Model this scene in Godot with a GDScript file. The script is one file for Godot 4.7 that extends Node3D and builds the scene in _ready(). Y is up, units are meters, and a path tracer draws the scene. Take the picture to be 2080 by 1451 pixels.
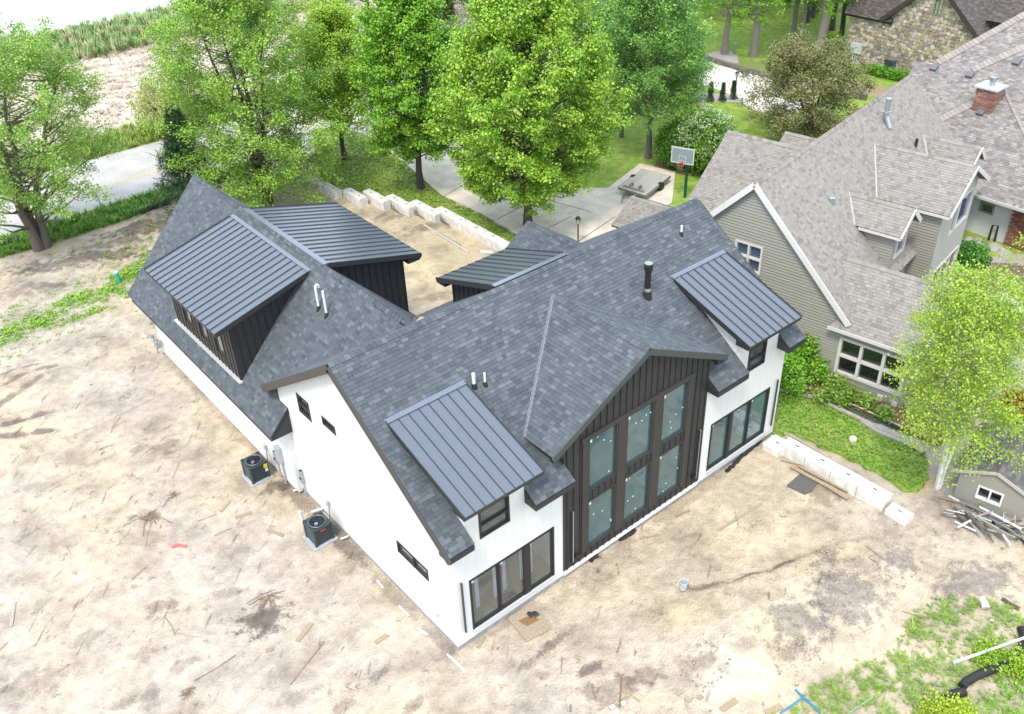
extends Node3D
# camera solved from the photograph (2080 x 1451 pixels); x along the new house front, y up, z out of its front wall
const FOC := 1883.72
const EYE := Vector3(-10.78, 25.841, 17.1019)
var CB := Basis(Vector3.UP, -0.672) * Basis(Vector3.RIGHT, -0.6042) * Basis(Vector3.BACK, -0.0419)
var rng := RandomNumberGenerator.new()
var used := {}
var mats := {}
var UP := Vector3.UP

# ---------- pixels to places ----------
func ray(u: float, v: float) -> Vector3:
	return CB * Vector3((u - 1040.0) / FOC, -(v - 725.5) / FOC, -1.0)
func onp(u: float, v: float, n: Vector3, d: float) -> Vector3:
	var r := ray(u, v)
	return EYE + r * ((d - n.dot(EYE)) / n.dot(r))
func gp(u: float, v: float, h: float = 0.0) -> Vector3:
	return onp(u, v, Vector3.UP, h)
func onx(u: float, v: float, x: float) -> Vector3:
	return onp(u, v, Vector3.RIGHT, x)
func onz(u: float, v: float, z: float) -> Vector3:
	return onp(u, v, Vector3.BACK, z)
func gpoly(px: Array) -> PackedVector2Array:
	var o := PackedVector2Array()
	for p in px:
		var g := gp(p[0], p[1])
		o.append(Vector2(g.x, g.z))
	return o

# ---------- mesh building ----------
class MB:
	var v := PackedVector3Array()
	var n := PackedVector3Array()
	var c := PackedColorArray()
	func tri(a: Vector3, b: Vector3, d: Vector3, na: Vector3, nb: Vector3, nd: Vector3, col: Color) -> void:
		if (b - a).cross(d - a).dot(na + nb + nd) > 0.0:
			v.append(a); v.append(d); v.append(b)
			n.append(na); n.append(nd); n.append(nb)
		else:
			v.append(a); v.append(b); v.append(d)
			n.append(na); n.append(nb); n.append(nd)
		c.append(col); c.append(col); c.append(col)
	func flat(a: Vector3, b: Vector3, d: Vector3, nn: Vector3, col: Color) -> void:
		tri(a, b, d, nn, nn, nn, col)
	func quad(a: Vector3, b: Vector3, d: Vector3, e: Vector3, nn: Vector3, col: Color) -> void:
		flat(a, b, d, nn, col)
		flat(a, d, e, nn, col)
	# polygon in a plane, pushed out along N; the front may lean from f0 (at v0) to f1 (at v1)
	func slab(poly: PackedVector2Array, O: Vector3, U: Vector3, V: Vector3, N: Vector3, back: float, f0: float, f1: float, v0: float, v1: float, col: Color, closed := true) -> void:
		var k := poly.size()
		if k < 3: return
		var idx := Geometry2D.triangulate_polygon(poly)
		if idx.is_empty(): return
		var fr := PackedVector3Array()
		var bk := PackedVector3Array()
		var dv := v1 - v0
		for p in poly:
			var b := O + U * p.x + V * p.y
			var t := 0.0 if absf(dv) < 1e-6 else (p.y - v0) / dv
			fr.append(b + N * lerpf(f0, f1, t))
			bk.append(b + N * back)
		var nf := N
		if absf(f1 - f0) > 1e-6: nf = (N - V * ((f1 - f0) / dv)).normalized()
		for i in range(0, idx.size(), 3):
			flat(fr[idx[i]], fr[idx[i + 1]], fr[idx[i + 2]], nf, col)
			if closed: flat(bk[idx[i]], bk[idx[i + 1]], bk[idx[i + 2]], -N, col)
		var s := -1.0 if Geometry2D.is_polygon_clockwise(poly) else 1.0
		for i in k:
			var j := (i + 1) % k
			var e := poly[j] - poly[i]
			if e.length() < 1e-5: continue
			var on := (U * e.y - V * e.x).normalized() * s
			quad(bk[i], bk[j], fr[j], fr[i], on, col)
	func box(ce: Vector3, size: Vector3, col: Color, b: Basis = Basis.IDENTITY) -> void:
		var h := size * 0.5
		for ax in 3:
			for sg in [-1.0, 1.0]:
				var N := Vector3.ZERO; N[ax] = sg
				var P := Vector3.ZERO; P[(ax + 1) % 3] = 1.0
				var Q := Vector3.ZERO; Q[(ax + 2) % 3] = 1.0
				var o := N * h
				var p := P * h
				var q := Q * h
				quad(ce + b * (o - p - q), ce + b * (o + p - q), ce + b * (o + p + q), ce + b * (o - p + q), b * N, col)
	func beam(a: Vector3, d: Vector3, w: float, h: float, col: Color, up: Vector3 = Vector3.UP) -> void:
		var z := (d - a)
		var l := z.length()
		if l < 1e-4: return
		z /= l
		var x := up.cross(z)
		if x.length() < 0.01: x = Vector3.RIGHT.cross(z)
		x = x.normalized()
		box((a + d) * 0.5, Vector3(w, h, l), col, Basis(x, z.cross(x), z))
	func tube(path: Array, rad: Array, sides: int, col: Color, cap := true) -> void:
		var rings := []
		var x := Vector3.ZERO
		for i in path.size():
			var d: Vector3 = (path[mini(i + 1, path.size() - 1)] - path[maxi(i - 1, 0)]).normalized()
			if x == Vector3.ZERO:
				x = d.cross(Vector3.UP if absf(d.y) < 0.9 else Vector3.RIGHT).normalized()
			x = (x - d * x.dot(d)).normalized()
			var y := d.cross(x)
			var r: float = rad[i] if rad.size() > 1 else rad[0]
			var ring := []
			for k in sides:
				var a := TAU * k / sides
				var nn := x * cos(a) + y * sin(a)
				ring.append([path[i] + nn * r, nn])
			rings.append(ring)
		for i in range(rings.size() - 1):
			for k in sides:
				var j := (k + 1) % sides
				var A = rings[i][k]; var B = rings[i][j]; var D = rings[i + 1][j]; var E = rings[i + 1][k]
				tri(A[0], B[0], D[0], A[1], B[1], D[1], col)
				tri(A[0], D[0], E[0], A[1], D[1], E[1], col)
		if cap:
			for q in [[0, 1], [rings.size() - 1, rings.size() - 2]]:
				var nn: Vector3 = (path[q[0]] - path[q[1]]).normalized()
				for k in sides: flat(path[q[0]], rings[q[0]][k][0], rings[q[0]][(k + 1) % sides][0], nn, col)
	func lathe(ce: Vector3, prof: Array, sides: int, col: Color) -> void:
		for i in range(prof.size() - 1):
			var p: Vector2 = prof[i]
			var q: Vector2 = prof[i + 1]
			var t := q - p
			for k in sides:
				var a0 := TAU * k / sides
				var a1 := TAU * (k + 1) / sides
				var r0 := Vector3(cos(a0), 0, sin(a0))
				var r1 := Vector3(cos(a1), 0, sin(a1))
				var n0 := (r0 * t.y - Vector3.UP * t.x).normalized()
				var n1 := (r1 * t.y - Vector3.UP * t.x).normalized()
				var A := ce + r0 * p.x + Vector3.UP * p.y
				var B := ce + r1 * p.x + Vector3.UP * p.y
				var D := ce + r1 * q.x + Vector3.UP * q.y
				var E := ce + r0 * q.x + Vector3.UP * q.y
				tri(A, B, D, n0, n1, n1, col)
				tri(A, D, E, n0, n1, n0, col)
	func mesh(m: Material) -> ArrayMesh:
		var am := ArrayMesh.new()
		if v.is_empty(): return am
		var ar := []
		ar.resize(Mesh.ARRAY_MAX)
		ar[Mesh.ARRAY_VERTEX] = v
		ar[Mesh.ARRAY_NORMAL] = n
		ar[Mesh.ARRAY_COLOR] = c
		am.add_surface_from_arrays(Mesh.PRIMITIVE_TRIANGLES, ar)
		am.surface_set_material(0, m)
		return am

func numbered(nm: String) -> String:
	used[nm] = used.get(nm, -1) + 1
	return nm if used[nm] == 0 else "%s_%03d" % [nm, used[nm]]
func put(nm: String, mb: MB, m: Material, parent: Node = self) -> MeshInstance3D:
	var o := MeshInstance3D.new()
	o.name = numbered(nm) if parent == self else nm
	o.mesh = mb.mesh(m)
	parent.add_child(o, true)
	return o
func thing(nm: String, label: String, cat: String, at: Vector3 = Vector3.ZERO, turn: float = 0.0, group: String = "") -> Node3D:
	var o := Node3D.new()
	o.name = numbered(nm)
	add_child(o, true)
	o.position = at
	o.rotation.y = turn
	return tag(o, label, cat, group)
func tag(o: Node3D, label: String, cat: String, group: String = "") -> Node3D:
	o.set_meta("label", label)
	o.set_meta("category", cat)
	if group != "": o.set_meta("group", group)
	return o
func kind(o: Node3D, k: String) -> Node3D:
	o.set_meta("kind", k)
	return o
func part(nm: String, parent: Node) -> Node3D:
	var o := Node3D.new()
	o.name = nm
	parent.add_child(o, true)
	return o
func G(g: float) -> Color: return Color(g, g, g)
func jit(c: Color, a: float) -> Color:
	var f := 1.0 + rng.randf_range(-a, a)
	return Color(c.r * f, c.g * f, c.b * f)
func rect(x0: float, y0: float, x1: float, y1: float) -> PackedVector2Array:
	return PackedVector2Array([Vector2(x0, y0), Vector2(x1, y0), Vector2(x1, y1), Vector2(x0, y1)])
func pv(a: Array) -> PackedVector2Array:
	var o := PackedVector2Array()
	for p in a: o.append(Vector2(p[0], p[1]))
	return o

# ---------- textures and materials ----------
func noise_img(size: int, freq: float, oct: int, seed_: int, typ: int = FastNoiseLite.TYPE_SIMPLEX_SMOOTH) -> Image:
	var f := FastNoiseLite.new()
	f.seed = seed_
	f.frequency = freq
	f.noise_type = typ
	f.fractal_octaves = oct
	var im := f.get_seamless_image(size, size)
	im.convert(Image.FORMAT_L8)
	return im
func grain_tex(lo: float, hi: float, freq: float, oct: int, seed_: int, size: int = 512) -> ImageTexture:
	var im := noise_img(size, freq, oct, seed_)
	var d := im.get_data()
	for i in d.size(): d[i] = int(clampf(lerpf(lo, hi, d[i] / 255.0), 0.0, 1.0) * 255.0)
	var o := Image.create_from_data(size, size, false, Image.FORMAT_L8, d)
	o.convert(Image.FORMAT_RGB8)
	o.generate_mipmaps()
	return ImageTexture.create_from_image(o)
func two_tone(a: Color, b: Color, freq: float, oct: int, seed_: int, size: int = 512, speck: float = 0.06) -> ImageTexture:
	var im := noise_img(size, freq, oct, seed_)
	var fine := noise_img(size, 0.35, 1, seed_ + 7)
	var d := im.get_data()
	var e := fine.get_data()
	var o := PackedByteArray()
	o.resize(size * size * 3)
	var A := a.linear_to_srgb()
	var B := b.linear_to_srgb()
	for i in size * size:
		var t := clampf(d[i] / 255.0 * 1.6 - 0.3, 0.0, 1.0)
		var s := 1.0 + (e[i] / 255.0 - 0.5) * 2.0 * speck
		o[i * 3] = int(clampf(lerpf(A.r, B.r, t) * s, 0, 1) * 255)
		o[i * 3 + 1] = int(clampf(lerpf(A.g, B.g, t) * s, 0, 1) * 255)
		o[i * 3 + 2] = int(clampf(lerpf(A.b, B.b, t) * s, 0, 1) * 255)
	var r := Image.create_from_data(size, size, false, Image.FORMAT_RGB8, o)
	r.generate_mipmaps()
	return ImageTexture.create_from_image(r)
func bump_tex(freq: float, oct: int, seed_: int, strength: float, size: int = 512) -> ImageTexture:
	var im := noise_img(size, freq, oct, seed_)
	im.convert(Image.FORMAT_RGBA8)
	im.bump_map_to_normal_map(strength)
	im.generate_mipmaps()
	return ImageTexture.create_from_image(im)
func mat(nm: String, rough: float, tex: Texture2D = null, scale: float = 1.0, nrm: Texture2D = null, nscale: float = 0.5, metal: float = 0.0) -> StandardMaterial3D:
	var m := StandardMaterial3D.new()
	m.vertex_color_use_as_albedo = true
	m.roughness = rough
	m.metallic = metal
	m.uv1_triplanar = true
	m.uv1_world_triplanar = true
	m.uv1_scale = Vector3.ONE * scale
	if tex: m.albedo_texture = tex
	if nrm:
		m.normal_enabled = true
		m.normal_texture = nrm
		m.normal_scale = nscale
	mats[nm] = m
	return m
func make_materials() -> void:
	var grain := grain_tex(0.78, 1.0, 0.05, 4, 3)
	var fine := grain_tex(0.86, 1.0, 0.25, 2, 5)
	var blotch := grain_tex(0.84, 1.0, 0.012, 5, 9)
	var gn := bump_tex(0.2, 3, 11, 3.0)
	mat("shingle", 0.92, grain_tex(0.72, 1.0, 0.3, 2, 4), 1.6, gn, 0.5)
	mat("paint", 0.6, fine, 0.6)
	mat("stucco", 0.85, fine, 0.9, gn, 0.2)
	mat("board", 0.55, grain, 0.5, gn, 0.1)
	mat("metal", 0.22, fine, 0.7, null, 0.5, 0.15).metallic_specular = 0.7
	mat("steel", 0.35, fine, 0.8, null, 0.5, 0.8)
	mat("plastic", 0.42, fine, 1.0)
	mat("concrete", 0.9, blotch, 0.35, gn, 0.4)
	mat("slab", 0.9, blotch, 0.11, gn, 0.25)
	mat("wood", 0.8, grain_tex(0.6, 1.0, 0.03, 5, 21), 1.2, gn, 0.3)
	mat("bark", 0.95, grain_tex(0.5, 1.0, 0.06, 4, 23), 1.1, gn, 0.8)
	mat("stone", 0.85, grain_tex(0.65, 1.0, 0.04, 5, 25), 1.3, gn, 0.6)
	mat("soil", 0.97, grain_tex(0.55, 1.0, 0.05, 5, 27), 0.8, gn, 0.8)
	mat("rubber", 0.7, fine, 1.0, gn, 0.3)
	mat("dark", 0.75)
	var lf := mat("leaf", 0.55)
	lf.uv1_triplanar = false
	lf.cull_mode = BaseMaterial3D.CULL_DISABLED
	lf.backlight_enabled = true
	lf.backlight = Color(0.42, 0.55, 0.12)
	var gr := mat("blade", 0.7)
	gr.uv1_triplanar = false
	gr.cull_mode = BaseMaterial3D.CULL_DISABLED
	for q in [["glass", Color(0.34, 0.58, 0.62), 0.20], ["glass_clear", Color(0.50, 0.54, 0.54), 0.16], ["glass_dark", Color(0.12, 0.16, 0.17), 0.55], ["glass_blue", Color(0.27, 0.35, 0.45), 0.8], ["net", Color(0.1, 0.1, 0.1), 0.45]]:
		var g := StandardMaterial3D.new()
		g.albedo_color = Color(q[1].r, q[1].g, q[1].b, q[2])
		g.transparency = BaseMaterial3D.TRANSPARENCY_ALPHA
		g.roughness = 0.02 if q[0] != "net" else 0.9
		g.metallic_specular = 0.75
		mats[q[0]] = g
	var w := StandardMaterial3D.new()
	w.albedo_color = Color(0.80, 0.83, 0.84)
	w.roughness = 0.12
	w.normal_enabled = true
	w.normal_texture = bump_tex(0.05, 3, 31, 2.0)
	w.normal_scale = 0.15
	w.uv1_triplanar = true
	w.uv1_world_triplanar = true
	w.uv1_scale = Vector3.ONE * 0.05
	mats["water"] = w
	for q in [["lawn", Color(0.135, 0.265, 0.022), Color(0.29, 0.35, 0.075), 0.02, 0.12], ["marsh", Color(0.62, 0.54, 0.45), Color(0.50, 0.42, 0.34), 0.03, 0.09], ["verge", Color(0.13, 0.23, 0.03), Color(0.25, 0.25, 0.09), 0.03, 0.15], ["road", Color(0.37, 0.352, 0.335), Color(0.44, 0.42, 0.40), 0.015, 0.06], ["far", Color(0.05, 0.11, 0.015), Color(0.12, 0.16, 0.04), 0.02, 0.05], ["gravel", Color(0.30, 0.28, 0.27), Color(0.44, 0.40, 0.38), 0.2, 0.6], ["mulch", Color(0.13, 0.07, 0.045), Color(0.24, 0.13, 0.085), 0.15, 0.7]]:
		var m := mat(q[0], 0.95, two_tone(q[1], q[2], q[3], 5, 40 + mats.size(), 512, 0.22), q[4], gn, 0.5)
		m.vertex_color_use_as_albedo = false

# ---------- walls, roofs, openings ----------
func cut_wall(poly: PackedVector2Array, holes: Array) -> Array:
	var xs := []
	for p in poly: xs.append(p.x)
	for h in holes:
		xs.append(h[0]); xs.append(h[2])
	xs.sort()
	var out := []
	for i in range(xs.size() - 1):
		if xs[i + 1] - xs[i] < 0.003: continue
		for s in Geometry2D.intersect_polygons(poly, rect(xs[i], -50, xs[i + 1], 50)):
			var parts := [s]
			for h in holes:
				if h[0] < xs[i] + 0.001 and h[2] > xs[i + 1] - 0.001:
					var nx := []
					for q in parts: nx.append_array(Geometry2D.clip_polygons(q, rect(h[0] - 0.01, h[1], h[2] + 0.01, h[3])))
					parts = nx
			out.append_array(parts)
	return out
func wall(parent: Node, nm: String, O: Vector3, U: Vector3, N: Vector3, poly: PackedVector2Array, holes: Array, thick: float, m: String, col: Color) -> MeshInstance3D:
	var mb := MB.new()
	for q in cut_wall(poly, holes): mb.slab(q, O, U, UP, N, -thick, 0, 0, 0, 1, col)
	return put(nm, mb, mats[m], parent)
func battens(parent: Node, O: Vector3, U: Vector3, N: Vector3, poly: PackedVector2Array, holes: Array, step: float, start: float, w: float, d: float, m: String, col: Color) -> void:
	var x0 := 1e9
	var x1 := -1e9
	for p in poly:
		x0 = minf(x0, p.x); x1 = maxf(x1, p.x)
	var u := x0 + start
	while u < x1 - 0.03:
		var segs: Array = Geometry2D.intersect_polyline_with_polygon(PackedVector2Array([Vector2(u, -50), Vector2(u, 50)]), poly)
		for h in holes:
			var nx := []
			for s in segs: nx.append_array(Geometry2D.clip_polyline_with_polygon(s, rect(h[0] - w, h[1], h[2] + w, h[3])))
			segs = nx
		for s in segs:
			var a: float = minf(s[0].y, s[s.size() - 1].y)
			var b: float = maxf(s[0].y, s[s.size() - 1].y)
			if b - a < 0.05: continue
			var mb := MB.new()
			mb.slab(rect(u - w / 2, a, u + w / 2, b), O, U, UP, N, 0.001, d, d, 0, 1, col, false)
			put("batten", mb, mats[m], parent)
		u += step
func siding(parent: Node, O: Vector3, U: Vector3, N: Vector3, poly: PackedVector2Array, holes: Array, expo: float, m: String, col: Color) -> void:
	var y0 := 1e9
	var y1 := -1e9
	for p in poly:
		y0 = minf(y0, p.y); y1 = maxf(y1, p.y)
	var y := y0
	while y < y1:
		var pieces: Array = Geometry2D.intersect_polygons(poly, rect(-60, y + 0.026, 60, minf(y + expo, y1)))
		for h in holes:
			var nx := []
			for q in pieces: nx.append_array(Geometry2D.clip_polygons(q, rect(h[0], h[1], h[2], h[3])))
			pieces = nx
		for q in pieces:
			var mb := MB.new()
			mb.slab(q, O, U, UP, N, 0.03, 0.085, 0.05, y, y + expo, jit(col, 0.03))
			put("siding_board", mb, mats[m], parent)
		y += expo
func window(parent: Node, O: Vector3, U: Vector3, N: Vector3, r: Array, fw: float, col: Color, mu: Array, mv: Array, glass: String, proud: float = 0.03, label: String = "") -> Node3D:
	var w := part("window", parent)
	if label != "": w.set_meta("label", label)
	var mb := MB.new()
	var us := [r[0]]
	us.append_array(mu)
	us.append(r[2])
	var vs := [r[1]]
	vs.append_array(mv)
	vs.append(r[3])
	for i in us.size():
		var c: float = us[i]
		var a := c - fw * 0.5
		var b := c + fw * 0.5
		if i == 0: a = c; b = c + fw
		if i == us.size() - 1: a = c - fw; b = c
		mb.slab(rect(a, r[1], b, r[3]), O, U, UP, N, -0.12, proud, proud, 0, 1, col)
	for i in vs.size():
		var c: float = vs[i]
		var a := c - fw * 0.4
		var b := c + fw * 0.4
		if i == 0: a = c; b = c + fw
		if i == vs.size() - 1: a = c - fw; b = c
		for j in us.size() - 1:
			var ua: float = us[j] + (fw if j == 0 else fw * 0.5)
			var ub: float = us[j + 1] - (fw if j == us.size() - 2 else fw * 0.5)
			mb.slab(rect(ua, a, ub, b), O, U, UP, N, -0.12, proud - 0.006, proud - 0.006, 0, 1, col)
	put("frame", mb, mats["paint"], w)
	for j in us.size() - 1:
		for i in vs.size() - 1:
			var p := MB.new()
			p.slab(rect(us[j] + 0.01, vs[i] + 0.01, us[j + 1] - 0.01, vs[i + 1] - 0.01), O, U, UP, N, -0.055, -0.05, -0.05, 0, 1, Color.WHITE)
			put("pane", p, mats[glass], w)
	return w

var shingles := []
# a roof slope: deck slab plus courses of tabs; pts are the corners, U runs along the eave
func slope(parent: Node, xf: Transform3D, pts: Array, U: Vector3, pal: Array, thick: float, deck: Color, courses := true, expo := 0.15, wmin := 0.16, wmax := 0.42) -> Node3D:
	var N: Vector3 = (pts[1] - pts[0]).cross(pts[2] - pts[0]).normalized()
	if N.y < 0: N = -N
	U = (U - N * U.dot(N)).normalized()
	var V := N.cross(U)
	if V.y < 0: V = -V
	var O: Vector3 = pts[0]
	for p in pts:
		if p.y < O.y: O = p
	var poly := PackedVector2Array()
	var u0 := 1e9; var u1 := -1e9; var v1 := -1e9; var v0 := 1e9
	for p in pts:
		var q := Vector2((p - O).dot(U), (p - O).dot(V))
		poly.append(q)
		u0 = minf(u0, q.x); u1 = maxf(u1, q.x); v1 = maxf(v1, q.y); v0 = minf(v0, q.y)
	var mb := MB.new()
	mb.slab(poly, O, U, V, N, -thick, -0.004, -0.004, 0, 1, deck)
	var deckn := put("roof_slope", mb, mats["shingle"], parent)
	if not courses: return deckn
	var v := v0
	while v < v1:
		var top := minf(v + expo, v1)
		var u := u0 - rng.randf() * wmax
		while u < u1:
			var w := rng.randf_range(wmin, wmax)
			var r := rect(u + 0.003, v, u + w - 0.003, top)
			var inside := true
			for c in r:
				if not Geometry2D.is_point_in_polygon(c, poly):
					inside = false
					break
			var list: Array = [r] if inside else Geometry2D.intersect_polygons(r, poly)
			for q in list:
				if q.size() < 3: continue
				var col: Color = jit(pal[rng.randi() % pal.size()], 0.1)
				var ce: Vector3 = xf * (O + U * (u + w * 0.5) + V * (v + 0.07))
				shingles.append([ce.distance_squared_to(EYE), q, O, U, V, N, rng.randf_range(0.012, 0.02), v, top, col])
			u += w
		v += expo
	return deckn
func flush_shingles(house: Node, roof: Node) -> void:
	shingles.sort_custom(func(a, b): return a[0] < b[0])
	var rest := MB.new()
	for i in shingles.size():
		var s: Array = shingles[i]
		var mb := rest
		if i < 300: mb = MB.new()
		mb.slab(s[1], s[2], s[3], s[4], s[5], 0.0, s[6], 0.003, s[7], s[8], s[9], false)
		if i < 300: put("shingle", mb, mats["shingle"], roof)
	kind(put("shingle_courses", rest, mats["shingle"], house), "stuff")
	shingles.clear()
func ridge_caps(parent: Node, a: Vector3, b: Vector3, n0: Vector3, n1: Vector3, pal: Array, step: float = 0.2, w: float = 0.16) -> void:
	var d := (b - a).normalized()
	var l := a.distance_to(b)
	var k := int(l / step)
	var s0 := d.cross(n0).normalized()
	if s0.y > 0: s0 = -s0
	var s1 := d.cross(n1).normalized()
	if s1.y > 0: s1 = -s1
	for i in k:
		var p := a + d * (i * step)
		var q := p + d * (step * 1.06)
		var col: Color = jit(pal[rng.randi() % pal.size()], 0.12)
		var mb := MB.new()
		var up := (n0 + n1).normalized()
		var h0 := up * 0.045
		var h1 := up * 0.028
		mb.quad(p + h0, q + h1, q + s0 * w + n0 * 0.024, p + s0 * w + n0 * 0.04, n0, col)
		mb.quad(p + h0, q + h1, q + s1 * w + n1 * 0.024, p + s1 * w + n1 * 0.04, n1, col)
		mb.quad(p + h0, p + s0 * w + n0 * 0.04, p + s0 * w, p, -d, col)
		mb.quad(p + h0, p + s1 * w + n1 * 0.04, p + s1 * w, p, -d, col)
		mb.quad(p + s0 * w + n0 * 0.04, q + s0 * w + n0 * 0.024, q + s0 * w, p + s0 * w, s0, col)
		mb.quad(p + s1 * w + n1 * 0.04, q + s1 * w + n1 * 0.024, q + s1 * w, p + s1 * w, s1, col)
		put("ridge_cap", mb, mats["shingle"], parent)
# standing seam roof: A,B top corners, C,D bottom corners (B above C); one pan and one seam per strip
func seam_roof(parent: Node, A: Vector3, B: Vector3, C: Vector3, D: Vector3, k: int, col: Color, trim: Color) -> void:
	var roof := part("metal_roof", parent)
	var U := (B - A).normalized()
	var V := (A - D)
	V = (V - U * V.dot(U)).normalized()
	var N := U.cross(V)
	if N.y < 0: N = -N
	var w := A.distance_to(B)
	var l := (A - D).dot(V)
	var mb := MB.new()
	mb.slab(rect(0, 0, w, l), D, U, V, N, -0.17, -0.006, -0.006, 0, 1, trim)
	put("roof_deck", mb, mats["board"], roof)
	for i in k:
		var p := MB.new()
		var x0 := w * i / k
		var x1 := w * (i + 1) / k
		p.slab(rect(x0 + 0.004, -0.03, x1 - 0.004, l - 0.08), D, U, V, N, -0.005, 0.004, 0.004, 0, 1, jit(col, 0.04))
		p.slab(rect(x0 + (x1 - x0) * 0.33, 0.0, x0 + (x1 - x0) * 0.33 + 0.03, l - 0.1), D, U, V, N, 0.003, 0.008, 0.008, 0, 1, col)
		p.slab(rect(x0 + (x1 - x0) * 0.66, 0.0, x0 + (x1 - x0) * 0.66 + 0.03, l - 0.1), D, U, V, N, 0.003, 0.008, 0.008, 0, 1, col)
		put("roof_panel", p, mats["metal"], roof)
	for i in k + 1:
		var s := MB.new()
		var x := w * i / k
		s.slab(rect(x - 0.01, -0.035, x + 0.01, l - 0.08), D, U, V, N, 0.0, 0.045, 0.045, 0, 1, sc(col, 0.45))
		put("seam", s, mats["metal"], roof)
	var f := MB.new()
	f.slab(rect(-0.03, l - 0.12, w + 0.03, l + 0.14), D, U, V, N, 0.0, 0.055, 0.02, l - 0.12, l + 0.14, sc(col, 1.25))
	put("head_flashing", f, mats["metal"], roof)
	var g := MB.new()
	for x in [-0.025, w + 0.005]: g.slab(rect(x, -0.04, x + 0.02, l), D, U, V, N, -0.15, 0.06, 0.06, 0, 1, trim)
	g.slab(rect(-0.02, -0.06, w + 0.02, -0.036), D, U, V, N, -0.17, 0.012, 0.012, 0, 1, trim)
	put("edge_trim", g, mats["board"], roof)
func sheet(nm: String, poly: PackedVector2Array, y: float, m: String, depth: float = 0.3) -> MeshInstance3D:
	var mb := MB.new()
	mb.slab(poly, Vector3.ZERO, Vector3.RIGHT, Vector3.BACK, UP, y - depth, y, y, 0, 1, Color.WHITE)
	var o := put(nm, mb, mats[m])
	return kind(o, "structure") as MeshInstance3D
func sc(c: Color, f: float) -> Color: return Color(c.r * f, c.g * f, c.b * f)

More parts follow.
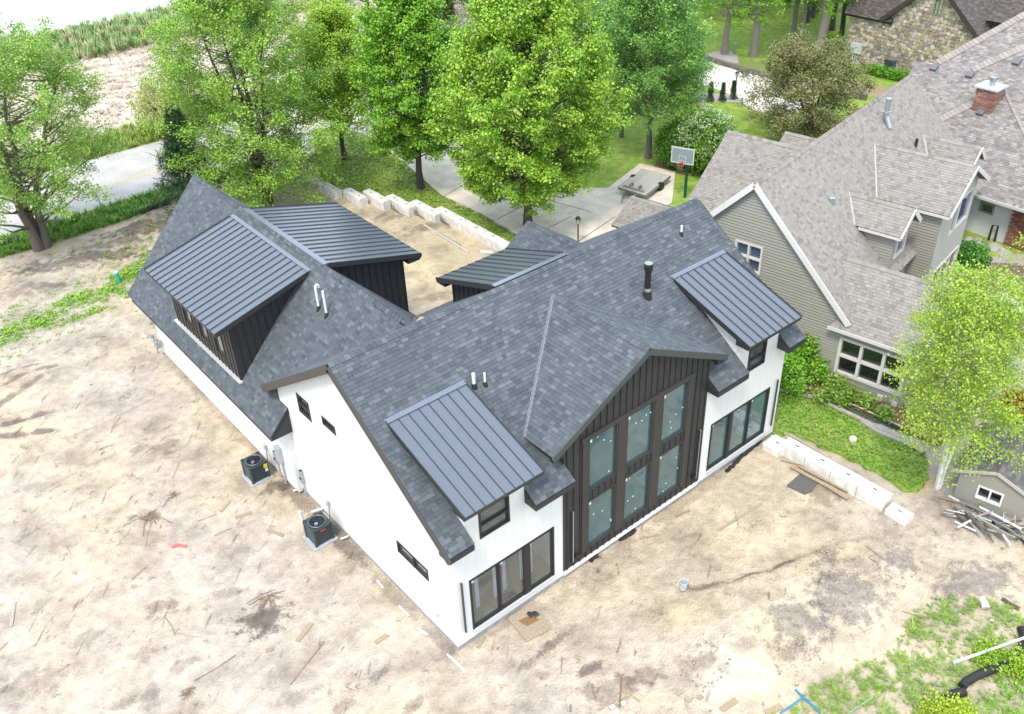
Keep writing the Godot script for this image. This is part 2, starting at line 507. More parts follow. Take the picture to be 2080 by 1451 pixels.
# ---------- the new house ----------
const CHAR_ := Color(0.036, 0.038, 0.040)
const BRONZE := Color(0.044, 0.041, 0.041)
const WHITE_ := Color(0.80, 0.80, 0.79)
const SEAM := Color(0.128, 0.147, 0.182)
var PALN := [Color(0.116, 0.133, 0.152), Color(0.104, 0.120, 0.139), Color(0.130, 0.148, 0.166), Color(0.092, 0.106, 0.124), Color(0.116, 0.133, 0.152), Color(0.116, 0.133, 0.152), Color(0.160, 0.179, 0.196)]
const SM := 0.675
const SG := 1.0495
func mf(z: float) -> float: return 9.217 - SM * (z + 5.4)      # main roof, front slope
func mbk(z: float) -> float: return 9.217 + SM * (z + 5.4)     # main roof, back slope
func gl(x: float) -> float: return 8.356 - SG * (3.629 - x)    # garage roof, left slope
func new_house() -> void:
	var h := thing("new_house", "white and charcoal house under construction with dark shingle and metal roofs", "house")
	var I := Transform3D.IDENTITY
	var X := Vector3.RIGHT
	var Z := Vector3.BACK
	var O := Vector3.ZERO
	# footing and floors
	var mb := MB.new()
	mb.slab(rect(0.03, -0.5, 16.87, 0.25), O, X, UP, Z, -10.87, -0.03, -0.03, 0, 1, G(0.36))
	put("foundation", mb, mats["concrete"], h)
	mb = MB.new()
	mb.slab(rect(-0.17, -0.5, 7.7, 0.12), Vector3(0, 0, -10.95), X, UP, Z, -13.5, 0, 0, 0, 1, G(0.36))
	put("foundation", mb, mats["concrete"], h)
	mb = MB.new()
	mb.box(Vector3(8.45, 0.29, -5.45), Vector3(16.4, 0.06, 10.4), Color(0.45, 0.37, 0.28))
	mb.box(Vector3(2.4, 3.2, -5.45), Vector3(4.5, 0.3, 10.4), Color(0.36, 0.30, 0.22))
	mb.box(Vector3(14.4, 3.2, -5.45), Vector3(4.6, 0.3, 10.4), Color(0.36, 0.30, 0.22))
	put("interior_floor", mb, mats["wood"], h)
	mb = MB.new()
	mb.box(Vector3(8.45, 3.6, -5.2), Vector3(16.3, 6.4, 0.12), G(0.7))
	mb.box(Vector3(4.7, 3.0, -2.7), Vector3(0.12, 5.2, 4.6), G(0.7))
	mb.box(Vector3(12.1, 3.0, -2.7), Vector3(0.12, 5.2, 4.6), G(0.7))
	put("interior_wall", mb, mats["stucco"], h)
	rng.seed = 44
	for q in [[6.2, 0.5, -1.6, 1.6, 0.3, 1.1, Color(0.50, 0.38, 0.24)], [8.6, 0.6, -2.4, 1.2, 0.6, 2.0, Color(0.46, 0.35, 0.22)], [10.6, 0.45, -1.4, 0.9, 0.25, 1.5, Color(0.30, 0.42, 0.52)], [7.4, 1.3, -4.4, 1.8, 2.0, 0.6, Color(0.40, 0.31, 0.2)], [10.2, 4.3, -4.6, 2.6, 1.6, 0.5, Color(0.48, 0.37, 0.24)], [6.4, 4.6, -4.8, 2.0, 2.2, 0.3, Color(0.20, 0.42, 0.50)], [2.2, 0.7, -2.2, 1.4, 0.8, 0.9, Color(0.42, 0.32, 0.21)], [14.6, 0.8, -2.6, 1.2, 1.0, 1.2, Color(0.36, 0.42, 0.42)]]:
		mb = MB.new()
		mb.box(Vector3(q[0], q[1], q[2]), Vector3(q[3], q[4], q[5]), q[6], Basis(UP, rng.randf_range(-0.4, 0.4)))
		put("stored_material", mb, mats["wood"], h)
	for q in [0.95, 1.35, 2.1, 2.55, 3.3, 3.75]:  # added pale blue strips that imitate reflections in the left sliding door
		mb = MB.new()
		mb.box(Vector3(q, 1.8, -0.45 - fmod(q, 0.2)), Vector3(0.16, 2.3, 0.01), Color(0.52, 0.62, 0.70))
		put("reflection_streak", mb, mats["plastic"], h)
	# front walls
	var hl := [[0.66, 0.62, 4.33, 3.0], [1.22, 4.51, 2.45, 5.69]]
	var wl := pv([[0, 0.25], [4.76, 0.25], [4.76, 5.44], [3.09, 5.44], [3.09, 6.52], [0.61, 6.52], [0.61, 5.44], [0, 5.44]])
	wall(h, "front_wall", O, X, Z, wl, hl, 0.18, "stucco", WHITE_)
	battens(h, O, X, Z, wl, hl, 0.405, 0.2, 0.02, 0.005, "stucco", WHITE_)
	var hr := [[12.54, 0.62, 16.19, 3.0], [14.42, 4.55, 15.5, 5.66]]
	var wr := pv([[12.04, 0.25], [16.9, 0.25], [16.9, 5.44], [16.24, 5.44], [16.24, 6.52], [13.78, 6.52], [13.78, 5.44], [12.04, 5.44]])
	wall(h, "front_wall", O, X, Z, wr, hr, 0.18, "stucco", WHITE_)
	battens(h, O, X, Z, wr, hr, 0.405, 0.2, 0.02, 0.005, "stucco", WHITE_)
	var hb := []
	for r in [[5.88, 7.27], [7.70, 9.07], [9.50, 10.86]]:
		hb.append([r[0], 3.66, r[1], 6.03])
		hb.append([r[0], 0.88, r[1], 3.19])
	var OB := Vector3(0, 0, 0.04)
	var wb := pv([[4.76, 0.47], [12.04, 0.47], [12.04, 6.46], [8.4, 8.36], [4.76, 6.46]])
	wall(h, "bay_wall", OB, X, Z, wb, hb, 0.2, "board", CHAR_)
	battens(h, OB, X, Z, wb, hb, 0.305, 0.16, 0.045, 0.028, "board", sc(CHAR_, 0.75))
	mb = MB.new()
	for u in [5.60, 7.28, 9.08, 10.87]: mb.slab(rect(u, 0.8, u + (0.27 if u < 6.0 or u > 10.5 else 0.40), 6.1), OB, X, UP, Z, 0.0, 0.05, 0.05, 0, 1, BRONZE)
	mb.slab(rect(5.55, 6.04, 11.2, 6.2), OB, X, UP, Z, 0.0, 0.07, 0.07, 0, 1, BRONZE)
	put("window_trim", mb, mats["paint"], h)
	mb = MB.new()
	mb.slab(rect(4.77, 0.25, 12.03, 0.468), O, X, UP, Z, -0.12, 0.055, 0.055, 0, 1, WHITE_)
	put("base_trim", mb, mats["stucco"], h)
	rng.seed = 5
	for r in hb:
		var w := window(h, OB, X, Z, r, 0.06, BRONZE, [], [], "glass", 0.035)
		var st := MB.new()
		st.box(Vector3(r[0] + 0.16, r[3] - 0.2, 0.012), Vector3(0.1, 0.12, 0.012), G(0.85))
		put("sticker", st, mats["paint"], w)
		for q in 4:
			st = MB.new()
			st.box(Vector3(rng.randf_range(r[0] + 0.15, r[2] - 0.12), rng.randf_range(r[1] + 0.15, r[3] - 0.15), 0.012), Vector3(0.045, 0.045, 0.012), G(0.85))
			put("sticker", st, mats["paint"], w)
	for r in [hl[0], hr[0]]:
		var w := window(h, O, X, Z, r, 0.08, Color(0.02, 0.02, 0.022), [r[0] + (r[2] - r[0]) / 3.0, r[0] + (r[2] - r[0]) * 2.0 / 3.0], [], "glass_clear" if r[0] < 5 else "glass", 0.03, "three-panel black sliding door")
		var sl := MB.new()
		sl.slab(rect(r[0] + (r[2] - r[0]) * (0.62 if r[0] < 5 else 0.31), r[1] - 0.02, r[0] + (r[2] - r[0]) * (0.70 if r[0] < 5 else 0.36), r[3] - 0.05), O, X, UP, Z, -0.04, 0.045, 0.045, 0, 1, Color(0.02, 0.02, 0.022))
		put("door_stile", sl, mats["paint"], w)
		for q in 3:
			var st := MB.new()
			st.box(Vector3(r[0] + 0.16 + q * 1.22, r[3] - 0.18, -0.038), Vector3(0.1, 0.12, 0.012), G(0.85))
			put("sticker", st, mats["paint"], w)
		var si := MB.new()
		si.slab(rect(r[0] - 0.02, r[1] - 0.09, r[2] + 0.02, r[1] - 0.002), O, X, UP, Z, 0.0, 0.09, 0.09, 0, 1, G(0.62))
		put("sill", si, mats["paint"], w)
	window(h, O, X, Z, hl[1], 0.075, Color(0.025, 0.024, 0.025), [], [5.05], "glass_clear", 0.03)
	window(h, O, X, Z, hr[1], 0.075, Color(0.025, 0.024, 0.025), [], [5.05], "glass_clear", 0.03)
	for q in [[0.31, 0.84, 3.22], [5.12, 0.72, 3.2], [11.76, 0.72, 3.2], [16.57, 0.82, 3.22]]:
		var lb := MB.new()
		lb.box(Vector3(q[0], (q[1] + q[2]) / 2, 0.09), Vector3(0.05, q[2] - q[1], 0.06), Color(0.05, 0.05, 0.055))
		lb.box(Vector3(q[0] + 0.04, (q[1] + q[2]) / 2, 0.09), Vector3(0.022, q[2] - q[1], 0.05), G(0.6))
		put("light_bar", lb, mats["plastic"], h)
	for q in [[5.33, 0.95], [11.62, 0.95]]:
		var fb := MB.new()
		fb.lathe(Vector3(q[0], q[1], 0.14), [Vector2(0.0, -0.09), Vector2(0.08, -0.09), Vector2(0.09, 0.0), Vector2(0.07, 0.09), Vector2(0.0, 0.1)], 10, G(0.02))
		put("spigot_box", fb, mats["plastic"], h)
	# gable walls
	var hg := [[-9.155, 4.99, -8.277, 5.864], [-7.33, 5.477, -6.44, 5.861], [-3.168, 2.335, -1.364, 2.874]]
	var pg := pv([[-10.72, 0.25], [-0.18, 0.25], [-0.18, 5.50], [-5.4, 9.04], [-10.72, 5.45]])
	wall(h, "gable_wall", O, Z, -X, pg, hg, 0.18, "stucco", WHITE_)
	battens(h, O, Z, -X, pg, hg, 0.405, 0.2, 0.02, 0.005, "stucco", WHITE_)
	wall(h, "gable_wall", Vector3(16.9, 0, 0), Z, X, pg, [], 0.18, "stucco", WHITE_)
	wall(h, "back_wall", Vector3(0, 0, -10.9), X, -Z, rect(0, 0.25, 16.9, 5.3), [], 0.18, "stucco", WHITE_)
	window(h, O, Z, -X, hg[0], 0.06, BRONZE, [], [5.42], "glass_dark", 0.03)
	window(h, O, Z, -X, hg[1], 0.06, BRONZE, [], [], "glass_dark", 0.03)
	window(h, O, Z, -X, hg[2], 0.05, Color(0.03, 0.03, 0.03), [-2.2], [], "glass_clear", 0.03)
	# garage walls
	var GX := Vector3(-0.2, 0, 0)
	var pw := rect(-24.32, 0.12, -10.5, 4.1)
	wall(h, "garage_wall", GX, Z, -X, pw, [], 0.196, "stucco", WHITE_)
	battens(h, GX, Z, -X, pw, [], 0.405, 0.2, 0.02, 0.005, "stucco", WHITE_)
	wall(h, "garage_wall", Vector3(7.75, 0, 0), Z, X, rect(-24.5, 0.12, -10.93, 3.9), [], 0.18, "board", CHAR_)
	wall(h, "garage_wall", Vector3(0, 0, -24.5), X, -Z, pv([[-0.2, 0.12], [7.75, 0.12], [7.75, 3.9], [3.63, 8.1], [-0.2, 4.1]]), [], 0.18, "stucco", WHITE_)
	# ---- roofs
	var roof := part("shingle_roof", h)
	var ox := 0.34
	var e := 0.58
	var fr := []
	for p in [[-ox, e], [0.61, e], [0.61, -0.05], [3.09, -0.05], [3.09, e], [4.80, e], [4.80, -0.1], [12.0, -0.1], [12.0, e], [13.78, e], [13.78, -0.05], [16.24, -0.05], [16.24, e], [16.9 + ox, e], [16.9 + ox, -5.4], [-ox, -5.4]]:
		fr.append(Vector3(p[0], mf(p[1]), p[1]))
	slope(roof, I, fr, X, PALN, 0.2, CHAR_, true, 0.145, 0.15, 0.32)
	slope(roof, I, [Vector3(-ox, mbk(-5.4), -5.4), Vector3(16.9 + ox, mbk(-5.4), -5.4), Vector3(16.9 + ox, mbk(-11.48), -11.48), Vector3(-ox, mbk(-11.48), -11.48)], X, PALN, 0.2, CHAR_, true, 0.145, 0.15, 0.32)
	var gz := -24.88
	var vz := -5.4 - (9.217 - 8.356) / SM
	slope(roof, I, [Vector3(-0.94, gl(-0.94), gz), Vector3(-0.94, gl(-0.94), -10.24), Vector3(-0.02, gl(-0.02), -10.24), Vector3(-0.02, gl(-0.02), -10.95), Vector3(0.85, gl(0.85), -10.95), Vector3(3.629, 8.356, vz), Vector3(3.629, 8.356, gz)], Z, PALN, 0.2, CHAR_, true, 0.145, 0.15, 0.32)
	slope(roof, I, [Vector3(8.2, gl(-0.94), gz), Vector3(8.2, gl(-0.94), -11.0), Vector3(6.3, gl(0.958), -10.95), Vector3(3.629, 8.356, vz), Vector3(3.629, 8.356, gz)], Z, PALN, 0.2, CHAR_, true, 0.2, 0.3, 0.8)
	# front cross gable
	var cs := 0.5222
	var rz := -5.4 + (9.217 - 8.6) / SM
	var vzl := -5.4 + (9.217 - 6.36) / SM
	for sx: float in [-1.0, 1.0]:
		var xe: float = 8.4 + sx * 4.29
		slope(roof, I, [Vector3(xe, 6.36, 0.26), Vector3(8.4, 8.6, 0.26), Vector3(8.4, 8.6, rz), Vector3(xe, 6.36, vzl)], Z, PALN, 0.16, CHAR_, true, 0.145, 0.15, 0.32)
		var v := MB.new()
		var a := Vector3(8.4, 8.62, rz)
		var b := Vector3(xe, 6.375, vzl)
		v.beam(a, b, 0.15, 0.03, Color(0.19, 0.21, 0.235))
		v.beam(a + UP * 0.02, b + UP * 0.02, 0.02, 0.06, Color(0.14, 0.15, 0.165))
		put("valley_flashing", v, mats["metal"], roof)
	# entry gable behind
	for sx: float in [-1.0, 1.0]:
		var ze := -5.4 - (9.217 - 5.16) / SM
		slope(roof, I, [Vector3(13.9 + sx * 2.5, 5.16, -12.35), Vector3(13.9, 6.85, -12.35), Vector3(13.9, 6.85, -8.9), Vector3(13.9 + sx * 2.5, 5.16, ze)], Z, PALN, 0.16, CHAR_, true, 0.145, 0.15, 0.32)
	wall(h, "entry_gable_wall", Vector3(0, 0, -12.0), X, -Z, pv([[11.7, 0], [16.1, 0], [16.1, 5.1], [13.9, 6.6], [11.7, 5.1]]), [], 0.15, "stucco", WHITE_)
	var nF := Vector3(0, 1, SM).normalized()
	var nB := Vector3(0, 1, -SM).normalized()
	ridge_caps(roof, Vector3(-ox, 9.217, -5.4), Vector3(16.9 + ox, 9.217, -5.4), nF, nB, PALN)
	var nL := Vector3(-SG, 1, 0).normalized()
	var nR := Vector3(SG, 1, 0).normalized()
	ridge_caps(roof, Vector3(3.629, 8.356, vz - 0.5), Vector3(3.629, 8.356, gz), nL, nR, PALN)
	ridge_caps(roof, Vector3(8.4, 8.6, 0.28), Vector3(8.4, 8.6, rz), Vector3(-cs, 1, 0).normalized(), Vector3(cs, 1, 0).normalized(), PALN)
	ridge_caps(roof, Vector3(13.9, 6.85, -8.9), Vector3(13.9, 6.85, -12.4), Vector3(-SM, 1, 0).normalized(), Vector3(SM, 1, 0).normalized(), PALN)
	flush_shingles(h, roof)
	# rake boards, fascias and boxed eave returns
	mb = MB.new()
	for x in [-ox - 0.03, 16.9 + ox + 0.03]:
		for s in [[0.60, -5.4], [-11.5, -5.4]]:
			var a := Vector3(x, (mf(s[0]) if s[0] > -5 else mbk(s[0])) - 0.17, s[0])
			mb = MB.new()
			mb.beam(a, Vector3(x, 9.217 - 0.17, -5.4), 0.035, 0.30, Color(0.075, 0.069, 0.064))
			put("rake_board", mb, mats["paint"], h)
	mb = MB.new()
	for sx: float in [-1.0, 1.0]:
		mb = MB.new()
		mb.beam(Vector3(8.4 + sx * 4.3, 6.36 - 0.11, 0.285), Vector3(8.4, 8.6 - 0.11, 0.285), 0.035, 0.24, Color(0.07, 0.075, 0.078))
		put("gable_fascia", mb, mats["paint"], h)
	mb = MB.new()
	for q in [[-ox, 0.61], [3.09, 4.80], [12.0, 13.78], [16.24, 16.9 + ox]]:
		mb = MB.new()
		mb.slab(pv([[0.0, 4.9], [e - 0.01, 4.9], [e - 0.01, mf(e) - 0.06], [0.0, mf(0.0) - 0.2]]), Vector3(q[0] + 0.002, 0, 0), Z, UP, -X, -(q[1] - q[0]) + 0.004, 0, 0, 0, 1, Color(0.035, 0.036, 0.040))
		put("boxed_eave", mb, mats["board"], h)
	mb = MB.new()
	mb.slab(pv([[-10.9, 4.9], [-11.47, 4.9], [-11.47, 5.08], [-10.9, 5.34]]), Vector3(-ox + 0.002, 0, 0), Z, UP, -X, -17.5, 0, 0, 0, 1, Color(0.06, 0.055, 0.05))
	put("boxed_eave", mb, mats["board"], h)
	mb = MB.new()
	mb.slab(pv([[-0.93, 3.36], [-0.03, 3.36], [-0.03, 4.33], [-0.93, 3.40]]), Vector3(0, 0, -10.25), X, UP, Z, -14.2, 0, 0, 0, 1, Color(0.035, 0.036, 0.040))
	put("boxed_eave", mb, mats["board"], h)
	mb = MB.new()
	for sx: float in [-1.0, 1.0]:
		var x: float = 8.4 + sx * 3.64
		mb = MB.new()
		mb.slab(pv([[0.02, 5.3], [0.02, 6.45], [-0.95, 6.45], [-0.95, 6.0]]), Vector3(x, 0, 0), Z, UP, X * sx, -0.1, 0, 0, 0, 1, CHAR_)
		mb.box(Vector3(8.4 + sx * 3.95, 6.33, -0.35), Vector3(0.62, 0.06, 1.15), sc(CHAR_, 0.8))
		mb.box(Vector3(8.4 + sx * 4.02, 6.24, 0.17), Vector3(0.5, 0.25, 0.18), sc(CHAR_, 0.8))
		put("bay_side_wall", mb, mats["board"], h)
	# front shed dormers
	for q in [[0.29, 3.39, 0.61, 3.09], [13.48, 16.61, 13.78, 16.24]]:
		seam_roof(h, Vector3(q[0], 7.80, -3.30), Vector3(q[1], 7.80, -3.30), Vector3(q[1], 6.50, 0.60), Vector3(q[0], 6.50, 0.60), 8, SEAM, CHAR_)
		for s in [[q[2], -1.0], [q[3], 1.0]]:
			wall(h, "dormer_cheek", Vector3(s[0], 0, 0), Z, X * s[1], pv([[-0.182, 5.4], [-0.182, 6.58], [-3.05, 7.55]]), [], 0.12, "stucco", WHITE_)
		mb = MB.new()
		mb.slab(pv([[-0.0, 6.3], [0.58, 6.3], [0.58, 6.36], [-0.0, 6.55]]), Vector3(q[0] + 0.01, 0, 0), Z, UP, -X, -(q[2] - q[0]) + 0.01, 0, 0, 0, 1, CHAR_)
		put("dormer_eave", mb, mats["board"], h)
		mb = MB.new()
		mb.slab(pv([[-0.0, 6.3], [0.58, 6.3], [0.58, 6.36], [-0.0, 6.55]]), Vector3(q[3] + 0.01, 0, 0), Z, UP, -X, -(q[1] - q[3]) + 0.02, 0, 0, 0, 1, CHAR_)
		put("dormer_eave", mb, mats["board"], h)
	# garage dormer (long, dark, three windows)
	seam_roof(h, Vector3(3.27, 8.0, -20.14), Vector3(3.27, 8.0, -13.19), Vector3(-1.03, 6.9, -13.19), Vector3(-1.03, 6.9, -20.14), 16, SEAM, CHAR_)
	var gd := []
	for z in [-18.75, -17.15, -15.6]: gd.append([z, 4.62, z + 0.95, 6.05])
	var FX := Vector3(-0.36, 0, 0)
	var pf := rect(-19.85, 4.05, -13.55, 6.92)
	wall(h, "dormer_wall", FX, Z, -X, pf, gd, 0.15, "board", Color(0.055, 0.050, 0.048))  # sunlit brown put into wall and batten colour, lighter than the cheeks
	battens(h, FX, Z, -X, pf, gd, 0.32, 0.12, 0.045, 0.028, "board", Color(0.035, 0.032, 0.031))
	for r in gd: window(h, FX, Z, -X, r, 0.07, Color(0.03, 0.028, 0.027), [], [], "glass_clear", 0.03)
	mb = MB.new()
	mb.box(Vector3(-0.43, 4.17, -16.7), Vector3(0.16, 0.06, 6.5), G(0.72))
	put("sill_flashing", mb, mats["metal"], h)
	for s in [[-13.55, 1.0], [-19.85, -1.0]]:
		var OC := Vector3(0, 0, s[0])
		var pc := pv([[-0.36, 3.9], [-0.36, 6.95], [3.2, 7.85]])
		wall(h, "dormer_cheek", OC, X, Z * s[1], pc, [], 0.12, "board", CHAR_)
		battens(h, OC, X, Z * s[1], pc, [], 0.32, 0.25, 0.045, 0.025, "board", sc(CHAR_, 0.75))
	# garage back dormer
	seam_roof(h, Vector3(3.72, 8.34, -12.65), Vector3(3.72, 8.34, -19.55), Vector3(8.15, 7.15, -19.55), Vector3(8.15, 7.15, -12.65), 16, SEAM, CHAR_)
	var pb := pv([[3.7, 1.5], [7.5, 0.1], [7.5, 7.13], [3.7, 8.1]])
	wall(h, "dormer_wall", Vector3(0, 0, -13.05), X, Z, pb, [], 0.12, "board", CHAR_)
	battens(h, Vector3(0, 0, -13.05), X, Z, pb, [], 0.32, 0.2, 0.045, 0.025, "board", sc(CHAR_, 0.75))
	wall(h, "dormer_wall", Vector3(7.5, 0, 0), Z, X, rect(-19.2, 0.1, -13.05, 7.13), [], 0.12, "board", CHAR_)
	mb = MB.new()
	mb.slab(pv([[7.5, 6.9], [8.12, 6.9], [8.12, 7.0], [7.5, 7.15]]), Vector3(0, 0, -12.67), X, UP, Z, -6.8, 0, 0, 0, 1, CHAR_)
	put("dormer_eave", mb, mats["board"], h)
	# main back dormer
	seam_roof(h, Vector3(10.1, 9.19, -5.62), Vector3(6.6, 9.19, -5.62), Vector3(6.6, 8.0, -9.22), Vector3(10.1, 8.0, -9.22), 9, SEAM, CHAR_)
	wall(h, "dormer_wall", Vector3(6.95, 0, 0), Z, -X, pv([[-5.6, 8.7], [-8.75, 5.0], [-8.75, 7.98], [-5.6, 9.0]]), [], 0.1, "board", CHAR_)
	battens(h, Vector3(6.95, 0, 0), Z, -X, pv([[-5.6, 8.7], [-8.75, 5.0], [-8.75, 7.98], [-5.6, 9.0]]), [], 0.32, 0.12, 0.045, 0.025, "board", sc(CHAR_, 0.75))
	wall(h, "dormer_wall", Vector3(9.8, 0, 0), Z, X, pv([[-5.6, 8.7], [-8.75, 5.0], [-8.75, 7.98], [-5.6, 9.0]]), [], 0.1, "board", CHAR_)
	wall(h, "dormer_wall", Vector3(0, 0, -8.75), X, -Z, rect(6.95, 5.5, 9.8, 7.98), [], 0.1, "board", CHAR_)
	mb = MB.new()
	mb.slab(pv([[-8.75, 7.8], [-9.19, 7.8], [-9.19, 7.88], [-8.75, 8.02]]), Vector3(6.62, 0, 0), Z, UP, -X, -3.4, 0, 0, 0, 1, CHAR_)
	put("dormer_eave", mb, mats["board"], h)
	# unfinished sheathing corner between the two ridges
	mb = MB.new()
	mb.box(Vector3(4.15, 8.2, -6.9), Vector3(0.5, 0.03, 0.16), Color(0.55, 0.43, 0.28), Basis(UP, 0.5))
	put("bare_sheathing", mb, mats["wood"], h)
	# roof vents
	for q in [[2.58, -11.54, 1.0, true], [2.56, -10.92, 1.1, false]]:
		vent_pipe(h, Vector3(q[0], gl(q[0]), q[1]), q[2], 0.05, q[3], Vector3(-SG, 1, 0).normalized())
	for q in [[3.60, -3.05, 0.55, 0.06], [3.98, -2.95, 0.5, 0.04], [15.25, -4.45, 0.42, 0.045]]:
		vent_pipe(h, Vector3(q[0], mf(q[1]), q[1]), q[2], q[3], false, nF)
	var st := part("chimney_stack", h)
	mb = MB.new()
	var sb := Vector3(11.93, mf(-3.12), -3.12)
	mb.lathe(sb, [Vector2(0.0, 1.42), Vector2(0.15, 1.42), Vector2(0.17, 1.38), Vector2(0.17, 1.14), Vector2(0.12, 1.12), Vector2(0.12, 0.0)], 18, G(0.022))
	put("flue_pipe", mb, mats["plastic"], st)
	mb = MB.new()
	mb.lathe(sb, [Vector2(0.0, 1.435), Vector2(0.155, 1.425)], 18, G(0.45))
	put("flue_lid", mb, mats["steel"], st)
	mb = MB.new()
	mb.lathe(sb, [Vector2(0.16, 0.30), Vector2(0.17, 0.26), Vector2(0.125, 0.38)], 18, G(0.35))
	put("flue_collar", mb, mats["steel"], st)
	mb = MB.new()
	mb.lathe(sb, [Vector2(0.125, 0.3), Vector2(0.2, -0.1)], 18, G(0.02))
	mb.beam(sb + Vector3(0, 0.19, -0.3), sb + Vector3(0, -0.18, 0.3), 0.5, 0.012, Color(0.10, 0.11, 0.12), nF)
	put("flue_boot", mb, mats["rubber"], st)
	# services on the gable and garage wall
	mb = MB.new()
	mb.box(Vector3(-0.29, 1.55, -11.55), Vector3(0.16, 0.75, 0.36), Color(0.42, 0.47, 0.48))
	mb.tube([Vector3(-0.27, 1.2, -11.5), Vector3(-0.27, -0.05, -11.5)], [0.045], 8, Color(0.42, 0.45, 0.46))
	put("electric_panel", mb, mats["plastic"], h)
	for q in [[-12.0, -0.2, 1.1], [-10.2, 0.0, 1.1]]:
		var em := part("electric_meter", h)
		mb = MB.new()
		mb.box(Vector3(q[1] - 0.07, q[2], q[0]), Vector3(0.13, 0.62, 0.2), Color(0.36, 0.40, 0.40))
		put("meter_box", mb, mats["plastic"], em)
		mb = MB.new()
		mb.box(Vector3(q[1] - 0.07, q[2] + 0.315, q[0]), Vector3(0.1, 0.012, 0.14), G(0.05))
		mb.tube([Vector3(q[1] - 0.13, q[2] - 0.05, q[0]), Vector3(q[1] - 0.17, q[2] - 0.05, q[0])], [0.06], 12, G(0.04))
		put("meter_dial", mb, mats["plastic"], em)
		mb = MB.new()
		mb.tube([Vector3(q[1] - 0.06, q[2] - 0.3, q[0]), Vector3(q[1] - 0.06, 0.0, q[0] + 0.05)], [0.03], 8, Color(0.4, 0.43, 0.44))
		put("conduit", mb, mats["plastic"], em)
	for q in [[-0.2, 1.0, -13.0, -0.55, -12.4], [0.0, 1.05, -8.2, -0.45, -7.9]]:
		var db := part("disconnect_box", h)
		mb = MB.new()
		mb.box(Vector3(q[0] - 0.05, q[1], q[2]), Vector3(0.09, 0.24, 0.16), Color(0.40, 0.44, 0.45))
		put("box", mb, mats["plastic"], db)
		mb = MB.new()
		mb.tube([Vector3(q[0] - 0.05, q[1] - 0.12, q[2]), Vector3(q[0] - 0.1, 0.6, q[2] + 0.1), Vector3(q[0] - 0.16, 0.2, q[2] + 0.08), Vector3(q[3], 0.18, q[4])], [0.014], 6, G(0.02))
		put("whip", mb, mats["rubber"], db)
	mb = MB.new()
	var ob := onx(890, 1248, 0.0)
	mb.box(ob + Vector3(-0.04, 0, 0), Vector3(0.08, 0.13, 0.1), Color(0.50, 0.56, 0.60))
	put("outlet_box", mb, mats["plastic"], h)
	# gas meter at the far garage corner
	var gm := part("gas_meter", h)
	mb = MB.new()
	mb.box(Vector3(-0.42, 0.75, -24.2), Vector3(0.24, 0.34, 0.34), Color(0.30, 0.33, 0.35))
	mb.lathe(Vector3(-0.5, 1.05, -24.55), [Vector2(0.0, 0.1), Vector2(0.11, 0.08), Vector2(0.12, 0.0), Vector2(0.05, -0.06)], 12, Color(0.27, 0.3, 0.32))
	put("meter_body", mb, mats["plastic"], gm)
	mb = MB.new()
	mb.tube([Vector3(-0.42, 0.0, -24.6), Vector3(-0.42, 1.1, -24.6), Vector3(-0.42, 1.18, -24.5), Vector3(-0.42, 1.18, -24.2), Vector3(-0.42, 0.9, -24.15)], [0.03], 8, Color(0.26, 0.28, 0.3))
	put("meter_pipe", mb, mats["plastic"], gm)
func vent_pipe(parent: Node, base: Vector3, hgt: float, r: float, bend: bool, n: Vector3) -> void:
	var v := part("vent_pipe", parent)
	var mb := MB.new()
	var path := [base, base + UP * hgt]
	if bend: path = [base, base + UP * (hgt - 0.08), base + Vector3(0.03, hgt + 0.01, -0.01), base + Vector3(0.09, hgt + 0.04, -0.02), base + Vector3(0.14, hgt + 0.0, -0.03), base + Vector3(0.15, hgt - 0.09, -0.03)]
	mb.tube(path, [r], 12, G(0.8))
	put("pipe", mb, mats["plastic"], v)
	mb = MB.new()
	mb.lathe(base, [Vector2(r + 0.012, 0.16), Vector2(r + 0.08, -0.1)], 14, G(0.022))
	var s := Vector3.UP.cross(n).normalized()
	var t := n.cross(s)
	mb.slab(rect(-0.2, -0.22, 0.2, 0.2), base, s, t, n, 0.0, 0.024, 0.024, 0, 1, Color(0.10, 0.11, 0.12))
	put("boot", mb, mats["rubber"], v)

